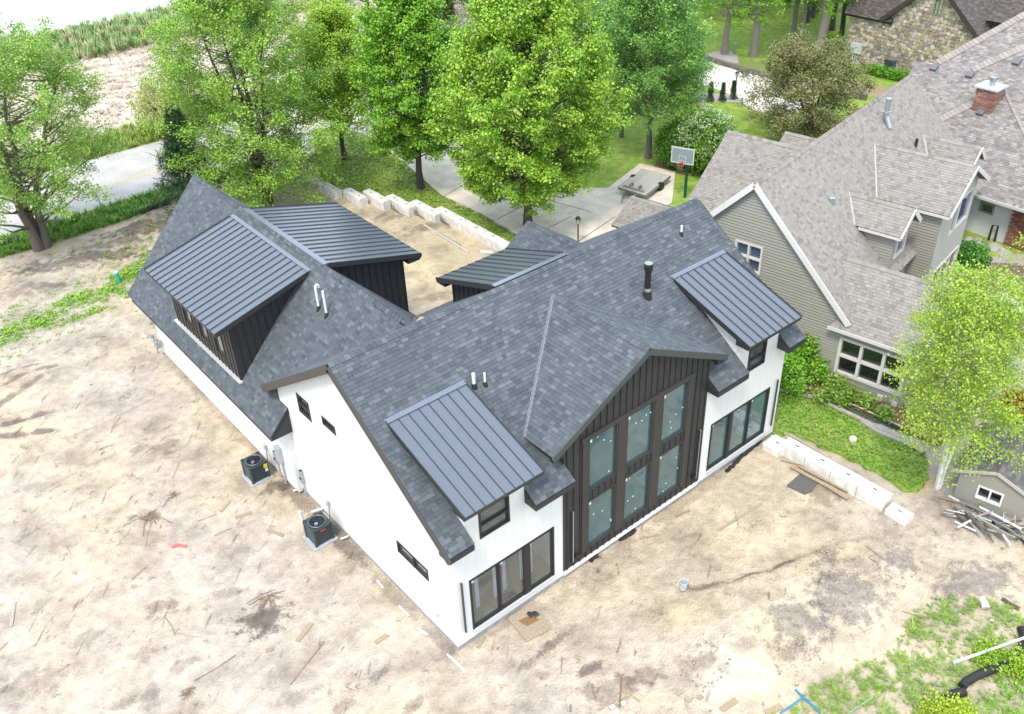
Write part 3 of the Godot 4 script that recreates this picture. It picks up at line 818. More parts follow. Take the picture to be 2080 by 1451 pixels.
# ---------- neighbouring houses ----------
var PALG := [Color(0.358, 0.328, 0.298), Color(0.344, 0.315, 0.287), Color(0.386, 0.357, 0.325), Color(0.285, 0.26, 0.237), Color(0.358, 0.328, 0.298), Color(0.372, 0.341, 0.311)]
var PALB := [Color(0.31, 0.282, 0.268), Color(0.36, 0.327, 0.305), Color(0.25, 0.225, 0.22), Color(0.41, 0.375, 0.345), Color(0.30, 0.27, 0.258)]
const SIDE := Color(0.335, 0.325, 0.285)
const TRIM := Color(0.68, 0.655, 0.635)
func grey_house() -> void:
	# local x runs along its gable wall, local z points out of that wall towards the new house
	var e1 := Vector3(sin(0.17453), 0, cos(0.17453))
	var e2 := Vector3(cos(0.17453), 0, -sin(0.17453))
	var h := thing("grey_house", "grey sided neighbour house with weathered taupe shingle roof and several dormers", "house")
	h.transform = Transform3D(Basis(e1, UP, -e2), Vector3(22.0, 0, -0.22))
	var xf := h.transform
	var X := Vector3.RIGHT
	var Z := Vector3.BACK
	var O := Vector3.ZERO
	var m := 1.02
	var deck := Color(0.16, 0.15, 0.14)
	# gable wall with the three-sash window
	var pw := pv([[-9.6, -0.3], [3.0, -0.3], [3.0, 3.25], [-0.05, 3.25], [-0.05, 3.5], [-5.1, 8.62], [-9.6, 4.05]])
	var ho := [[-5.80, 4.38, -4.42, 5.82], [-0.25, 0.76, 2.80, 2.70]]
	wall(h, "gable_wall", O, X, Z, pw, ho, 0.2, "paint", SIDE)
	siding(h, O, X, Z, pw, ho, 0.145, "paint", SIDE)
	window(h, O, X, Z, ho[0], 0.09, TRIM, [-5.11], [5.1], "glass_blue", 0.12)
	window(h, O, X, Z, ho[1], 0.13, TRIM, [0.77, 1.78], [1.75], "glass_dark", 0.13, "triple window with cluttered dark room behind")
	var mb := MB.new()
	mb.box(Vector3(1.3, 0.85, -1.6), Vector3(4.4, 0.1, 3.0), Color(0.25, 0.17, 0.10))
	mb.box(Vector3(0.0, 1.7, -2.6), Vector3(1.2, 1.8, 0.2), Color(0.42, 0.33, 0.2))
	mb.box(Vector3(1.3, 1.5, -3.2), Vector3(4.4, 3.0, 0.1), G(0.18))
	put("interior", mb, mats["wood"], h)
	for q in [[0.25, 1.15, Color(0.5, 0.03, 0.02), Vector3(0.35, 0.3, 0.3)], [0.55, 1.2, Color(0.45, 0.5, 0.55), Vector3(0.18, 0.6, 0.18)], [0.2, 2.1, Color(0.6, 0.6, 0.58), Vector3(0.9, 0.5, 0.06)]]:
		mb = MB.new()
		mb.box(Vector3(q[0], q[1], -0.7), q[3], q[2], Basis(UP, 0.4))
		put("stored_item", mb, mats["plastic"], h)
	# main roof
	var roof := part("shingle_roof", h)
	slope(roof, xf, [Vector3(-5.1, 8.85, 0.3), Vector3(-5.1, 8.85, -17.6), Vector3(0.05, 8.85 - m * 5.15, -17.6), Vector3(0.05, 8.85 - m * 5.15, 0.3)], Z, PALG, 0.15, deck, true, 0.15, 0.12, 0.24)
	slope(roof, xf, [Vector3(-5.1, 8.85, 0.3), Vector3(-5.1, 8.85, -17.6), Vector3(-10.2, 8.85 - m * 5.1, -17.6), Vector3(-10.2, 8.85 - m * 5.1, 0.3)], Z, PALG, 0.15, deck, true, 0.15, 0.12, 0.24)
	ridge_caps(roof, Vector3(-5.1, 8.85, 0.32), Vector3(-5.1, 8.85, -17.6), Vector3(m, 1, 0).normalized(), Vector3(-m, 1, 0).normalized(), PALG, 0.22, 0.17)
	for s in [[0.07, 8.85 - m * 5.17], [-10.2, 8.85 - m * 5.1]]:
		mb = MB.new()
		mb.beam(Vector3(s[0], s[1] - 0.09, 0.32), Vector3(-5.1, 8.76, 0.32), 0.05, 0.26, Color(0.72, 0.71, 0.70))
		put("rake_board", mb, mats["paint"], h)
		mb = MB.new()
		mb.beam(Vector3(s[0], s[1] - 0.16, 0.15), Vector3(-5.1, 8.69, 0.15), 0.3, 0.03, Color(0.6, 0.6, 0.58))
		put("soffit", mb, mats["paint"], h)
	# sunroom wing
	slope(roof, xf, [Vector3(-1.65, 5.3, -2.2), Vector3(3.35, 5.3, -2.2), Vector3(3.35, 3.25, 0.42), Vector3(-0.78, 3.25, 0.42), Vector3(-0.35, 3.6, -0.02)], X, PALG, 0.14, deck, true, 0.15, 0.12, 0.24)
	slope(roof, xf, [Vector3(-1.65, 5.3, -2.2), Vector3(3.35, 5.3, -2.2), Vector3(3.35, 3.25, -4.8), Vector3(0.4, 3.25, -4.8)], X, PALG, 0.14, deck, true, 0.15, 0.12, 0.24)
	ridge_caps(roof, Vector3(-1.6, 5.3, -2.2), Vector3(3.37, 5.3, -2.2), Vector3(0, 1, 0.78).normalized(), Vector3(0, 1, -0.78).normalized(), PALG, 0.22, 0.17)
	mb = MB.new()
	mb.beam(Vector3(-0.78, 3.17, 0.45), Vector3(3.35, 3.17, 0.45), 0.05, 0.16, TRIM)
	put("gutter", mb, mats["paint"], h)
	for s in [[0.45, 3.17], [-4.85, 3.17]]:
		mb = MB.new()
		mb.beam(Vector3(3.37, s[1], s[0]), Vector3(3.37, 5.2, -2.2), 0.05, 0.2, TRIM)
		put("rake_board", mb, mats["paint"], h)
	var ps := pv([[-4.6, -0.3], [-0.02, -0.3], [-0.02, 3.3], [-2.2, 5.05], [-4.6, 3.25]])
	wall(h, "sunroom_wall", Vector3(3.0, 0, 0), Z, X, ps, [], 0.15, "paint", SIDE)
	siding(h, Vector3(3.0, 0, 0), Z, X, ps, [], 0.145, "paint", SIDE)
	mb = MB.new()
	mb.beam(Vector3(-1.68, 5.31, -2.2), Vector3(-0.2, 3.72, -0.1), 0.12, 0.02, Color(0.46, 0.44, 0.42))
	put("valley_flashing", mb, mats["metal"], h)
	# dormers on the right slope: ridge height, ridge depth, roof end, wall face, half width, pitch, foot of the face wall
	for q in [[7.57, 10.1, 1.2, 0.8, 2.75, 0.57, -0.3], [6.76, 5.6, 0.08, -0.25, 1.2, 0.8, 3.7], [6.67, 14.85, 0.08, -0.25, 1.15, 0.8, 3.7]]:
		var hh: float = q[0]
		var c: float = -q[1]
		var hw: float = q[4]
		var eh: float = hh - q[5] * hw
		var ar := -5.1 + (8.85 - hh) / m
		var ae := -5.1 + (8.85 - eh) / m
		for s: float in [-1.0, 1.0]:
			slope(roof, xf, [Vector3(ar, hh, c), Vector3(q[2], hh, c), Vector3(q[2], eh, c + s * hw), Vector3(ae, eh, c + s * hw)], X, PALG, 0.12, deck, true, 0.15, 0.12, 0.24)
			mb = MB.new()
			mb.beam(Vector3(q[2] + 0.02, eh - 0.08, c + s * hw), Vector3(q[2] + 0.02, hh - 0.08, c), 0.05, 0.22, TRIM)
			put("rake_board", mb, mats["paint"], h)
			mb = MB.new()
			mb.beam(Vector3(ae + 0.2, eh - 0.1, c + s * hw), Vector3(q[2], eh - 0.1, c + s * hw), 0.06, 0.12, TRIM)
			put("gutter", mb, mats["paint"], h)
			mb = MB.new()
			mb.beam(Vector3(ar, hh + 0.03, c), Vector3(ae, eh + 0.03, c + s * hw), 0.08, 0.02, Color(0.44, 0.42, 0.40))
			put("valley_flashing", mb, mats["metal"], h)
		ridge_caps(roof, Vector3(ar, hh, c), Vector3(q[2] + 0.02, hh, c), Vector3(0, 1, q[5]).normalized(), Vector3(0, 1, -q[5]).normalized(), PALG, 0.3, 0.17)
		var ww := hw - 0.35
		var fx := Vector3(q[3], 0, 0)
		var fp := pv([[c - ww, q[6]], [c + ww, q[6]], [c + ww, eh + 0.1], [c, hh - 0.18], [c - ww, eh + 0.1]])
		var fh := [[c - 0.55, 4.35, c + 0.6, 5.85]]
		if hw > 2: fh = [[c - 1.95, 4.05, c - 0.05, 5.75], [c + 0.05, 4.05, c + 0.8, 5.75], [c - 1.9, 0.25, c + 1.6, 2.45]]
		wall(h, "dormer_wall", fx, Z, X, fp, fh, 0.15, "stucco", Color(0.45, 0.45, 0.40) if hw > 2 else SIDE)
		for i in fh.size(): window(h, fx, Z, X, fh[i], 0.09, TRIM, [fh[i][0] + 1.15, fh[i][0] + 2.3] if i == 2 else [], [], "glass_blue" if i == 0 else "glass_dark", 0.05)
		for s: float in [-1.0, 1.0]:
			var sp := pv([[ae - 0.6, eh + 0.2], [q[3] - 0.01, eh + 0.2], [q[3] - 0.01, q[6]], [q[3] - 0.4 if hw < 2 else -0.2, q[6]]])
			var so := Vector3(0, 0, c + s * ww)
			wall(h, "dormer_cheek", so, X, Z * s, sp, [], 0.12, "paint", SIDE)
			siding(h, so, X, Z * s, sp, [], 0.145, "paint", SIDE)
	# wings on the far side
	for q in [[7.0, 8.75, -11.3, -6.0, 3.5, 14.0, 0.7], [6.0, 12.75, -9.8, -6.8, 9.4, 16.0, 0.7], [3.2, 5.7, -15.3, -10.5, 3.7, 7.7, 0.5]]:
		var hh: float = q[0]
		slope(roof, xf, [Vector3(q[2], hh, -q[1]), Vector3(q[3], hh, -q[1]), Vector3(q[3], hh - q[6] * (q[1] - q[4]), -q[4]), Vector3(q[2], hh - q[6] * (q[1] - q[4]), -q[4])], X, PALG, 0.15, deck, true, 0.15, 0.12, 0.24)
		slope(roof, xf, [Vector3(q[2], hh, -q[1]), Vector3(q[3], hh, -q[1]), Vector3(q[3], hh - q[6] * (q[5] - q[1]), -q[5]), Vector3(q[2], hh - q[6] * (q[5] - q[1]), -q[5])], X, PALG, 0.15, deck, false)
		ridge_caps(roof, Vector3(q[2], hh, -q[1]), Vector3(q[3], hh, -q[1]), Vector3(0, 1, q[6]).normalized(), Vector3(0, 1, -q[6]).normalized(), PALG, 0.3, 0.17)
		var el: float = hh - q[6] * (q[1] - q[4]) + 0.2
		wall(h, "wing_wall", Vector3(q[2] + 0.35, 0, 0), Z, -X, pv([[-q[5] + 0.4, -0.3], [-q[4] - 0.4, -0.3], [-q[4] - 0.4, el], [-q[1], hh - 0.2], [-q[5] + 0.4, el]]), [], 0.15, "paint", SIDE)
		wall(h, "wing_wall", Vector3(0, 0, -q[4] - 0.4), X, Z, rect(q[2] + 0.5, -0.3, q[3], el), [], 0.15, "paint", SIDE)
	wall(h, "side_wall", Vector3(-0.3, 0, 0), Z, X, rect(-17.3, -0.3, -4.7, 3.6), [], 0.15, "paint", SIDE)
	wall(h, "side_wall", Vector3(-9.6, 0, 0), Z, -X, rect(-17.3, -0.3, -0.21, 3.9), [], 0.15, "paint", SIDE)
	wall(h, "end_wall", Vector3(0, 0, -17.4), X, -Z, pv([[-9.6, -0.3], [-0.3, -0.3], [-0.3, 3.6], [-5.1, 8.5], [-9.6, 4.0]]), [], 0.15, "paint", SIDE)
	flush_shingles(h, roof)
	# roof vents
	mb = MB.new()
	var vb := Vector3(-4.22, 7.95, -12.12)
	mb.tube([vb + Vector3(0.3, -0.25, 0), vb + Vector3(0.05, 0.25, 0), vb + Vector3(0, 0.45, 0), vb + Vector3(0, 1.25, 0)], [0.14], 14, Color(0.5, 0.56, 0.58))
	mb.tube([vb + Vector3(0, 0.5, 0), vb + Vector3(0, 0.58, 0)], [0.19], 14, Color(0.6, 0.65, 0.66))
	put("flue_pipe", mb, mats["steel"], h)
	mb = MB.new()
	mb.lathe(Vector3(-3.2, 6.9, -3.89), [Vector2(0.0, 0.25), Vector2(0.16, 0.2), Vector2(0.18, -0.1)], 14, Color(0.5, 0.55, 0.57))
	put("roof_vent", mb, mats["steel"], h)
	mb = MB.new()
	mb.tube([Vector3(-2.82, 6.4, -13.46), Vector3(-2.82, 6.95, -13.46)], [0.08], 10, G(0.03))
	put("vent_pipe", mb, mats["plastic"], h)
	for q in [[-1.35, 0.75], [2.0, 0.35], [2.65, 0.3], [-2.55, 2.1], [-2.2, 0.85]]:
		mb = MB.new()
		mb.box(Vector3(q[0], q[1], 0.13), Vector3(0.24, 0.24, 0.12), G(0.72))
		put("wall_vent", mb, mats["plastic"], h)
func brown_house() -> void:
	var h := thing("hip_roof_house", "house with large mottled brown hip roof, brick chimney and white wall", "house")
	var I := Transform3D.IDENTITY
	var Z := Vector3.BACK
	var X := Vector3.RIGHT
	var s := 0.6
	var n := Vector3(-s, 1, 0)
	var d := 2.8 - s * 39.6
	var roof := part("shingle_roof", h)
	var pts := [Vector3(39.6, 2.8, -1.0)]
	var L := []
	for p in [[1838, 166], [1862, 125], [1905, 128], [2080, 28], [2200, -35], [2300, -60]]: L.append(onp(p[0], p[1], n, d))
	pts = [Vector3(39.6, 2.8, 8.0), Vector3(39.6, 2.8, -13.0)]
	pts.append_array(L)
	pts.append(Vector3(L[5].x, L[5].y, 8.0))
	slope(roof, I, pts, Z, PALB, 0.2, Color(0.12, 0.1, 0.1), true, 0.16, 0.16, 0.34)
	flush_shingles(h, roof)
	# hip and valley caps
	for q in [[[1905, 128], [2090, 26]], [[1975, 143], [2090, 92]], [[1910, 244], [1992, 203]], [[2040, 182], [2090, 290]]]:
		var a := onp(q[0][0], q[0][1], n, d)
		var b := onp(q[1][0], q[1][1], n, d)
		var wd := 0.5 if q[0][0] != 2040 else 0.16
		var nn := n.normalized()
		var L2 := a.distance_to(b)
		for i in int(L2 / 0.24):
			var mb := MB.new()
			var p := a.lerp(b, i * 0.24 / L2) + nn * 0.055
			var p2 := a.lerp(b, (i + 1.08) * 0.24 / L2) + nn * 0.03
			mb.beam(p, p2, wd, 0.035, jit(Color(0.40, 0.355, 0.33), 0.12), nn)
			put("hip_cap", mb, mats["shingle"], roof)
	for q in [[1898, 140], [1971, 154], [2066, 128], [1993, 230]]:
		var p := onp(q[0], q[1], n, d)
		var mb := MB.new()
		mb.box(p + n.normalized() * 0.1, Vector3(0.42, 0.18, 0.42), Color(0.15, 0.16, 0.18), Basis(Z, atan(s)))
		put("roof_vent", mb, mats["plastic"], roof)
	var ch := part("chimney", h)
	var cb := onp(2005, 213, n, d)
	rng.seed = 31
	for row in 12:
		for side in 4:
			for k in 4:
				var mb := MB.new()
				if k == 3: continue
				var t := (k - 1) * 0.37 + (0.05 if row % 2 else -0.05)
				var pos := Vector3(t, row * 0.11 - 0.25, 0.50)
				var sz := Vector3(0.355, 0.095, 0.12)
				var b := Basis(UP, side * PI / 2)
				mb.box(cb + b * pos, sz, jit([Color(0.46, 0.24, 0.18), Color(0.54, 0.33, 0.26), Color(0.40, 0.19, 0.14)][rng.randi() % 3], 0.15), b)
				put("brick", mb, mats["stone"], ch)
	var mc := MB.new()
	mc.box(cb + Vector3(0, 0.4, 0), Vector3(1.05, 1.3, 1.05), G(0.4))
	put("chimney_core", mc, mats["concrete"], ch)
	mc = MB.new()
	mc.box(cb + Vector3(0, 1.12, 0), Vector3(1.4, 0.1, 1.4), Color(0.62, 0.72, 0.74))
	put("chimney_cap", mc, mats["metal"], ch)
	mc = MB.new()
	mc.lathe(cb + Vector3(0, 1.17, 0), [Vector2(0.0, 0.5), Vector2(0.2, 0.48), Vector2(0.2, 0.3), Vector2(0.16, 0.28), Vector2(0.16, 0.0)], 14, Color(0.5, 0.56, 0.58))
	put("chimney_flue", mc, mats["steel"], ch)
	# wall towards the lane between the houses
	var WX := Vector3(40.6, 0, 0)
	var a := onx(1994, 408, 40.6)
	var b := onx(2017, 438, 40.6)
	var wr := [a.z, b.y, b.z, a.y]
	wall(h, "white_wall", WX, Z, -X, rect(-12.5, -0.3, -1.65, 3.3), [wr], 0.2, "stucco", Color(0.72, 0.73, 0.75))
	window(h, WX, Z, -X, wr, 0.1, Color(0.3, 0.29, 0.25), [], [], "glass_dark", 0.04)
	wall(h, "side_wall", Vector3(60, 0, 0), Z, X, rect(-12.5, -0.3, 7.5, 3.3), [], 0.2, "stucco", Color(0.72, 0.73, 0.75))
	wall(h, "brick_wall_backing", Vector3(40.45, 0, 0), Z, -X, rect(-1.64, -0.3, 7.5, 3.2), [], 0.2, "stucco", Color(0.3, 0.26, 0.24))
	var cnt := 0
	for row in 26:
		for k in 10:
			var z := -1.6 + (k + 0.5 * (row % 2)) * 0.3
			var mb := MB.new()
			mb.box(Vector3(40.43, 0.06 + row * 0.115, z), Vector3(0.08, 0.1, 0.285), jit([Color(0.36, 0.15, 0.11), Color(0.43, 0.21, 0.15), Color(0.29, 0.12, 0.09)][rng.randi() % 3], 0.15))
			put("brick", mb, mats["stone"], h)
			cnt += 1
	mc = MB.new()
	mc.box(Vector3(39.55, 2.72, -2.5), Vector3(0.08, 0.16, 21.0), G(0.6))
	put("gutter", mc, mats["paint"], h)
	mc = MB.new()
	var pp := onx(2012, 480, 40.4)
	mc.tube([Vector3(40.3, 0, pp.z), Vector3(40.3, 1.0, pp.z), Vector3(40.3, 1.08, pp.z + 0.3), Vector3(40.3, 0.1, pp.z + 0.35)], [0.06], 8, G(0.02))
	put("vent_pipe", mc, mats["plastic"], h)
func stone_house() -> void:
	var h := thing("stone_house", "fieldstone gable house with brown shingle roof among tall trees", "house")
	var Z := Vector3.BACK
	var X := Vector3.RIGHT
	var O := Vector3(63.3, 0, 0)
	var I := Transform3D.IDENTITY
	var poly := pv([[-27.6, -0.4], [-16.4, -0.4], [-16.4, 4.6], [-20.3, 7.75], [-23.9, 4.85], [-23.9, 4.0], [-27.6, 4.0]])
	var wr := [-20.42, 5.18, -19.72, 7.0]
	wall(h, "stone_wall", O, Z, -X, poly, [wr], 0.3, "stone", Color(0.46, 0.40, 0.32))
	window(h, O, Z, -X, wr, 0.07, Color(0.25, 0.24, 0.2), [-20.07], [5.6, 6.05, 6.5], "glass", 0.05)
	rng.seed = 91
	var pal := [Color(0.64, 0.53, 0.37), Color(0.58, 0.49, 0.40), Color(0.74, 0.67, 0.59), Color(0.36, 0.30, 0.27), Color(0.70, 0.58, 0.40), Color(0.48, 0.38, 0.27), Color(0.80, 0.74, 0.67), Color(0.44, 0.40, 0.38)]
	var rest := MB.new()
	var cnt := 0
	var y := -0.1
	while y < 7.6:
		var z := -27.5 + rng.randf() * 0.2
		while z < -16.4:
			var w := rng.randf_range(0.24, 0.44)
			var hh := rng.randf_range(0.22, 0.36)
			var ce := Vector2(z + w * 0.5, y + rng.randf_range(-0.06, 0.06))
			var q := PackedVector2Array()
			var ph := rng.randf() * TAU
			for k in 7:
				var a := ph + TAU * k / 7.0
				var f := rng.randf_range(0.85, 1.1)
				q.append(ce + Vector2(cos(a) * w * 0.54 * f, sin(a) * hh * 0.55 * f))
			var ok := true
			for c in q:
				if not Geometry2D.is_point_in_polygon(c, poly) or (c.x > wr[0] - 0.05 and c.x < wr[2] + 0.05 and c.y > wr[1] - 0.05): ok = false
			if ok:
				var mb := rest
				if cnt < 300: mb = MB.new()
				var dd := rng.randf_range(0.03, 0.09)
				var col := jit(pal[rng.randi() % pal.size()], 0.12)
				mb.slab(q, O, Z, UP, -X, -0.02, dd, dd + rng.randf_range(-0.03, 0.03), ce.y - hh / 2, ce.y + hh / 2, col, false)
				if cnt < 300: put("stone", mb, mats["stone"], h)
				cnt += 1
			z += w * 0.93
		y += 0.255
	kind(put("stone_facing", rest, mats["stone"], h), "stuff")
	var roof := part("shingle_roof", h)
	var pal2 := [Color(0.13, 0.11, 0.10), Color(0.17, 0.145, 0.13), Color(0.10, 0.085, 0.08)]
	var dk := Color(0.07, 0.058, 0.052)
	slope(roof, I, [Vector3(62.9, 4.05, -28.0), Vector3(62.9, 4.05, -23.6), Vector3(68.0, 8.2, -23.6), Vector3(68.0, 8.2, -28.0)], Z, pal2, 0.3, dk)
	for q in [[-24.6, 4.25], [-15.7, 4.0]]:
		slope(roof, I, [Vector3(62.8, 8.0, -20.3), Vector3(62.8, q[1], q[0]), Vector3(72.0, q[1], q[0]), Vector3(72.0, 8.0, -20.3)], X, pal2, 0.35, dk)
	slope(roof, I, [Vector3(64.4, 5.2, -16.6), Vector3(64.4, 5.2, -6.0), Vector3(70.0, 8.6, -6.0), Vector3(70.0, 8.6, -16.6)], Z, pal2, 0.3, dk)
	flush_shingles(h, roof)
	var wq := [-14.6, 3.4, -12.6, 4.9]
	wall(h, "side_wing_wall", Vector3(65.2, 0, 0), Z, -X, rect(-16.5, -0.4, -6.5, 5.3), [wq], 0.2, "paint", Color(0.13, 0.105, 0.10))
	siding(h, Vector3(65.2, 0, 0), Z, -X, rect(-16.5, 2.5, -6.5, 5.3), [wq], 0.2, "paint", Color(0.15, 0.125, 0.12))
	window(h, Vector3(65.2, 0, 0), Z, -X, wq, 0.1, Color(0.06, 0.05, 0.05), [], [], "glass_dark", 0.05)
	wall(h, "left_wall", Vector3(63.6, 0, -27.6), X, -Z, rect(0, -0.4, 8, 4.0), [], 0.2, "stone", Color(0.46, 0.40, 0.32))
	var mb := MB.new()
	var p := onx(1740, 100, 63.1)
	mb.box(p + Vector3(0, 0.1, 0), Vector3(0.3, 0.85, 1.0), Color(0.58, 0.63, 0.65))
	for k in 3: mb.tube([p + Vector3(0, -0.3, -0.25 + k * 0.22), Vector3(p.x, 0.0, p.z - 0.25 + k * 0.22)], [0.05], 8, Color(0.58, 0.62, 0.64))
	put("meter_cabinet", mb, mats["plastic"], h)
func garden_shed() -> void:
	var a := deg_to_rad(11.5)
	var h := thing("garden_shed", "small grey sided shed with white slider window beside scrap pile", "shed")
	h.transform = Transform3D(Basis(Vector3(sin(a), 0, cos(a)), UP, Vector3(-cos(a), 0, sin(a))), Vector3(19.14, 0, 7.02))
	var xf := h.transform
	var X := Vector3.RIGHT
	var Z := Vector3.BACK
	var wr := [0.72, 0.42, 1.65, 1.05]
	var pw := pv([[0.0, -0.2], [2.45, -0.2], [2.45, 1.34], [1.2, 1.85], [0.0, 1.34]])
	wall(h, "gable_wall", Vector3.ZERO, X, Z, pw, [wr], 0.08, "paint", SIDE)
	siding(h, Vector3.ZERO, X, Z, pw, [wr], 0.085, "paint", Color(0.30, 0.29, 0.25))
	window(h, Vector3.ZERO, X, Z, wr, 0.065, G(0.8), [1.19], [], "glass_dark", 0.11)
	wall(h, "side_wall", Vector3.ZERO, Z, -X, rect(-3.2, -0.2, -0.09, 1.34), [], 0.08, "paint", Color(0.30, 0.29, 0.25))
	wall(h, "side_wall", Vector3(2.45, 0, 0), Z, X, rect(-3.2, -0.2, -0.09, 1.34), [], 0.08, "paint", Color(0.30, 0.29, 0.25))
	wall(h, "end_wall", Vector3(0, 0, -3.2), X, -Z, pw, [], 0.08, "paint", Color(0.30, 0.29, 0.25))
	var roof := part("shingle_roof", h)
	var pal := [Color(0.20, 0.19, 0.185), Color(0.25, 0.235, 0.225), Color(0.15, 0.145, 0.14)]
	slope(roof, xf, [Vector3(1.2, 1.98, 0.15), Vector3(1.2, 1.98, -3.4), Vector3(-0.28, 1.36, -3.4), Vector3(-0.28, 1.36, 0.15)], Z, pal, 0.06, G(0.2))
	slope(roof, xf, [Vector3(1.2, 1.98, 0.15), Vector3(1.2, 1.98, -3.4), Vector3(2.75, 1.33, -3.4), Vector3(2.75, 1.33, 0.15)], Z, pal, 0.06, G(0.2))
	flush_shingles(h, roof)
	for q in [[-0.28, 1.36], [2.75, 1.33]]:
		var mb := MB.new()
		mb.beam(Vector3(q[0], q[1] - 0.04, 0.18), Vector3(1.2, 1.94, 0.18), 0.03, 0.13, Color(0.52, 0.47, 0.43))
		put("rake_board", mb, mats["paint"], h)

# ---------- ground ----------
const GX0 := -22.0
const GZ0 := -44.0
const GS := 60.0
const TS := 2048
var heaps := []      # x, z, radius, height
var ruts := []       # a, b, half width, depth
var relief := FastNoiseLite.new()
var lumps := FastNoiseLite.new()
var bank_a: Vector2
var bank_d: Vector2
var bank_s := 1.0
func dh(x: float, z: float) -> float:
	var y := relief.get_noise_2d(x, z) * 0.075
	var near_wall := clampf(maxf(maxf(-0.6 - x, x - 17.5), maxf(z - 0.4, -25.2 - z)) * 0.8, 0.0, 1.0)
	for q in heaps:
		var d: float = Vector2(x - q[0], z - q[1]).length() / q[2]
		if d < 1.0: y += q[3] * (1.0 - d * d) * (1.0 - d * d) * (0.45 + 0.9 * absf(lumps.get_noise_2d(x, z)))
	for r in ruts:
		var p := Vector2(x, z)
		if absf(x - r[0].x) > 9.0: continue
		var d: float = p.distance_to(Geometry2D.get_closest_point_to_segment(p, r[0], r[1])) / r[2]
		if d < 1.0: y -= r[3] * (1.0 - d * d)
		elif d < 1.8: y += r[3] * 0.4 * (1.8 - d)
	var bp := Vector2(x, z) - bank_a
	var al := bp.dot(bank_d)
	var sd := bp.dot(Vector2(-bank_d.y, bank_d.x)) * bank_s
	if al > -1.5 and al < 9.0 and sd > 0.0 and sd < 6.0:
		y += 0.34 * smoothstep(0.0, 0.55, sd + relief.get_noise_2d(x * 2.0, z * 2.0) * 0.25) * (1.0 - smoothstep(1.5, 6.0, sd)) * smoothstep(-1.5, 0.3, al) * (1.0 - smoothstep(6.5, 9.0, al))
	return y * (0.25 + 0.75 * near_wall)
var tex := PackedByteArray()
var edge_noise: PackedByteArray
var fine_noise: PackedByteArray
func splat(u: float, v: float, rx: float, rz: float, ang: float, col: Color, k: float) -> void:
	var g := gp(u, v)
	splat_w(Vector2(g.x, g.z), rx, rz, ang, col, k)
# tints the soil texture inside a ragged ellipse, keeping its grain
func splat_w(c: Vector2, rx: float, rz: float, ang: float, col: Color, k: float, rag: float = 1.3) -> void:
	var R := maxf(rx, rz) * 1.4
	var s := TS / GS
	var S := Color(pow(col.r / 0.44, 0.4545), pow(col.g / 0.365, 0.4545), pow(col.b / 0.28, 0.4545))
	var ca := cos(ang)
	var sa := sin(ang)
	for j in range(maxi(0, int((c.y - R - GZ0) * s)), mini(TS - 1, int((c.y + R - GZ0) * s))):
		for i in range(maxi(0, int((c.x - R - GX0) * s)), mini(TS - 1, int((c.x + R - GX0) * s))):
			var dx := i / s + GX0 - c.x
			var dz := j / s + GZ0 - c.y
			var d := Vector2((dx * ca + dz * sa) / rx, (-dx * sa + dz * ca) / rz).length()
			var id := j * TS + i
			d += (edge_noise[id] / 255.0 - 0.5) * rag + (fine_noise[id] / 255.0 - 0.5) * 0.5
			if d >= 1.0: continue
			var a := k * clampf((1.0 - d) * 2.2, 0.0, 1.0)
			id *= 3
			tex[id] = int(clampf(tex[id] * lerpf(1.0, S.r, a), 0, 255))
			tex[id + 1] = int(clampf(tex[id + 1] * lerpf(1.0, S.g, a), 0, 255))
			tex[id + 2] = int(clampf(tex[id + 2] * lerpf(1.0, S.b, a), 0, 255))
func track(px: Array, hw: float, col: Color, k: float, depth: float) -> void:
	for i in range(px.size() - 1):
		var a := gp(px[i][0], px[i][1])
		var b := gp(px[i + 1][0], px[i + 1][1])
		var A := Vector2(a.x, a.z)
		var B := Vector2(b.x, b.z)
		if depth > 0.0: ruts.append([A, B, hw * 1.2, depth])
		var l := A.distance_to(B)
		splat_w((A + B) / 2.0, l * 0.5 + hw * 0.5, hw, (B - A).angle(), col, k, 0.4)
func nimg(freq: float, oct: int, s: int) -> PackedByteArray:
	var f := FastNoiseLite.new()
	f.seed = s
	f.frequency = freq
	f.fractal_octaves = oct
	var im := f.get_image(TS, TS)
	im.convert(Image.FORMAT_L8)
	return im.get_data()
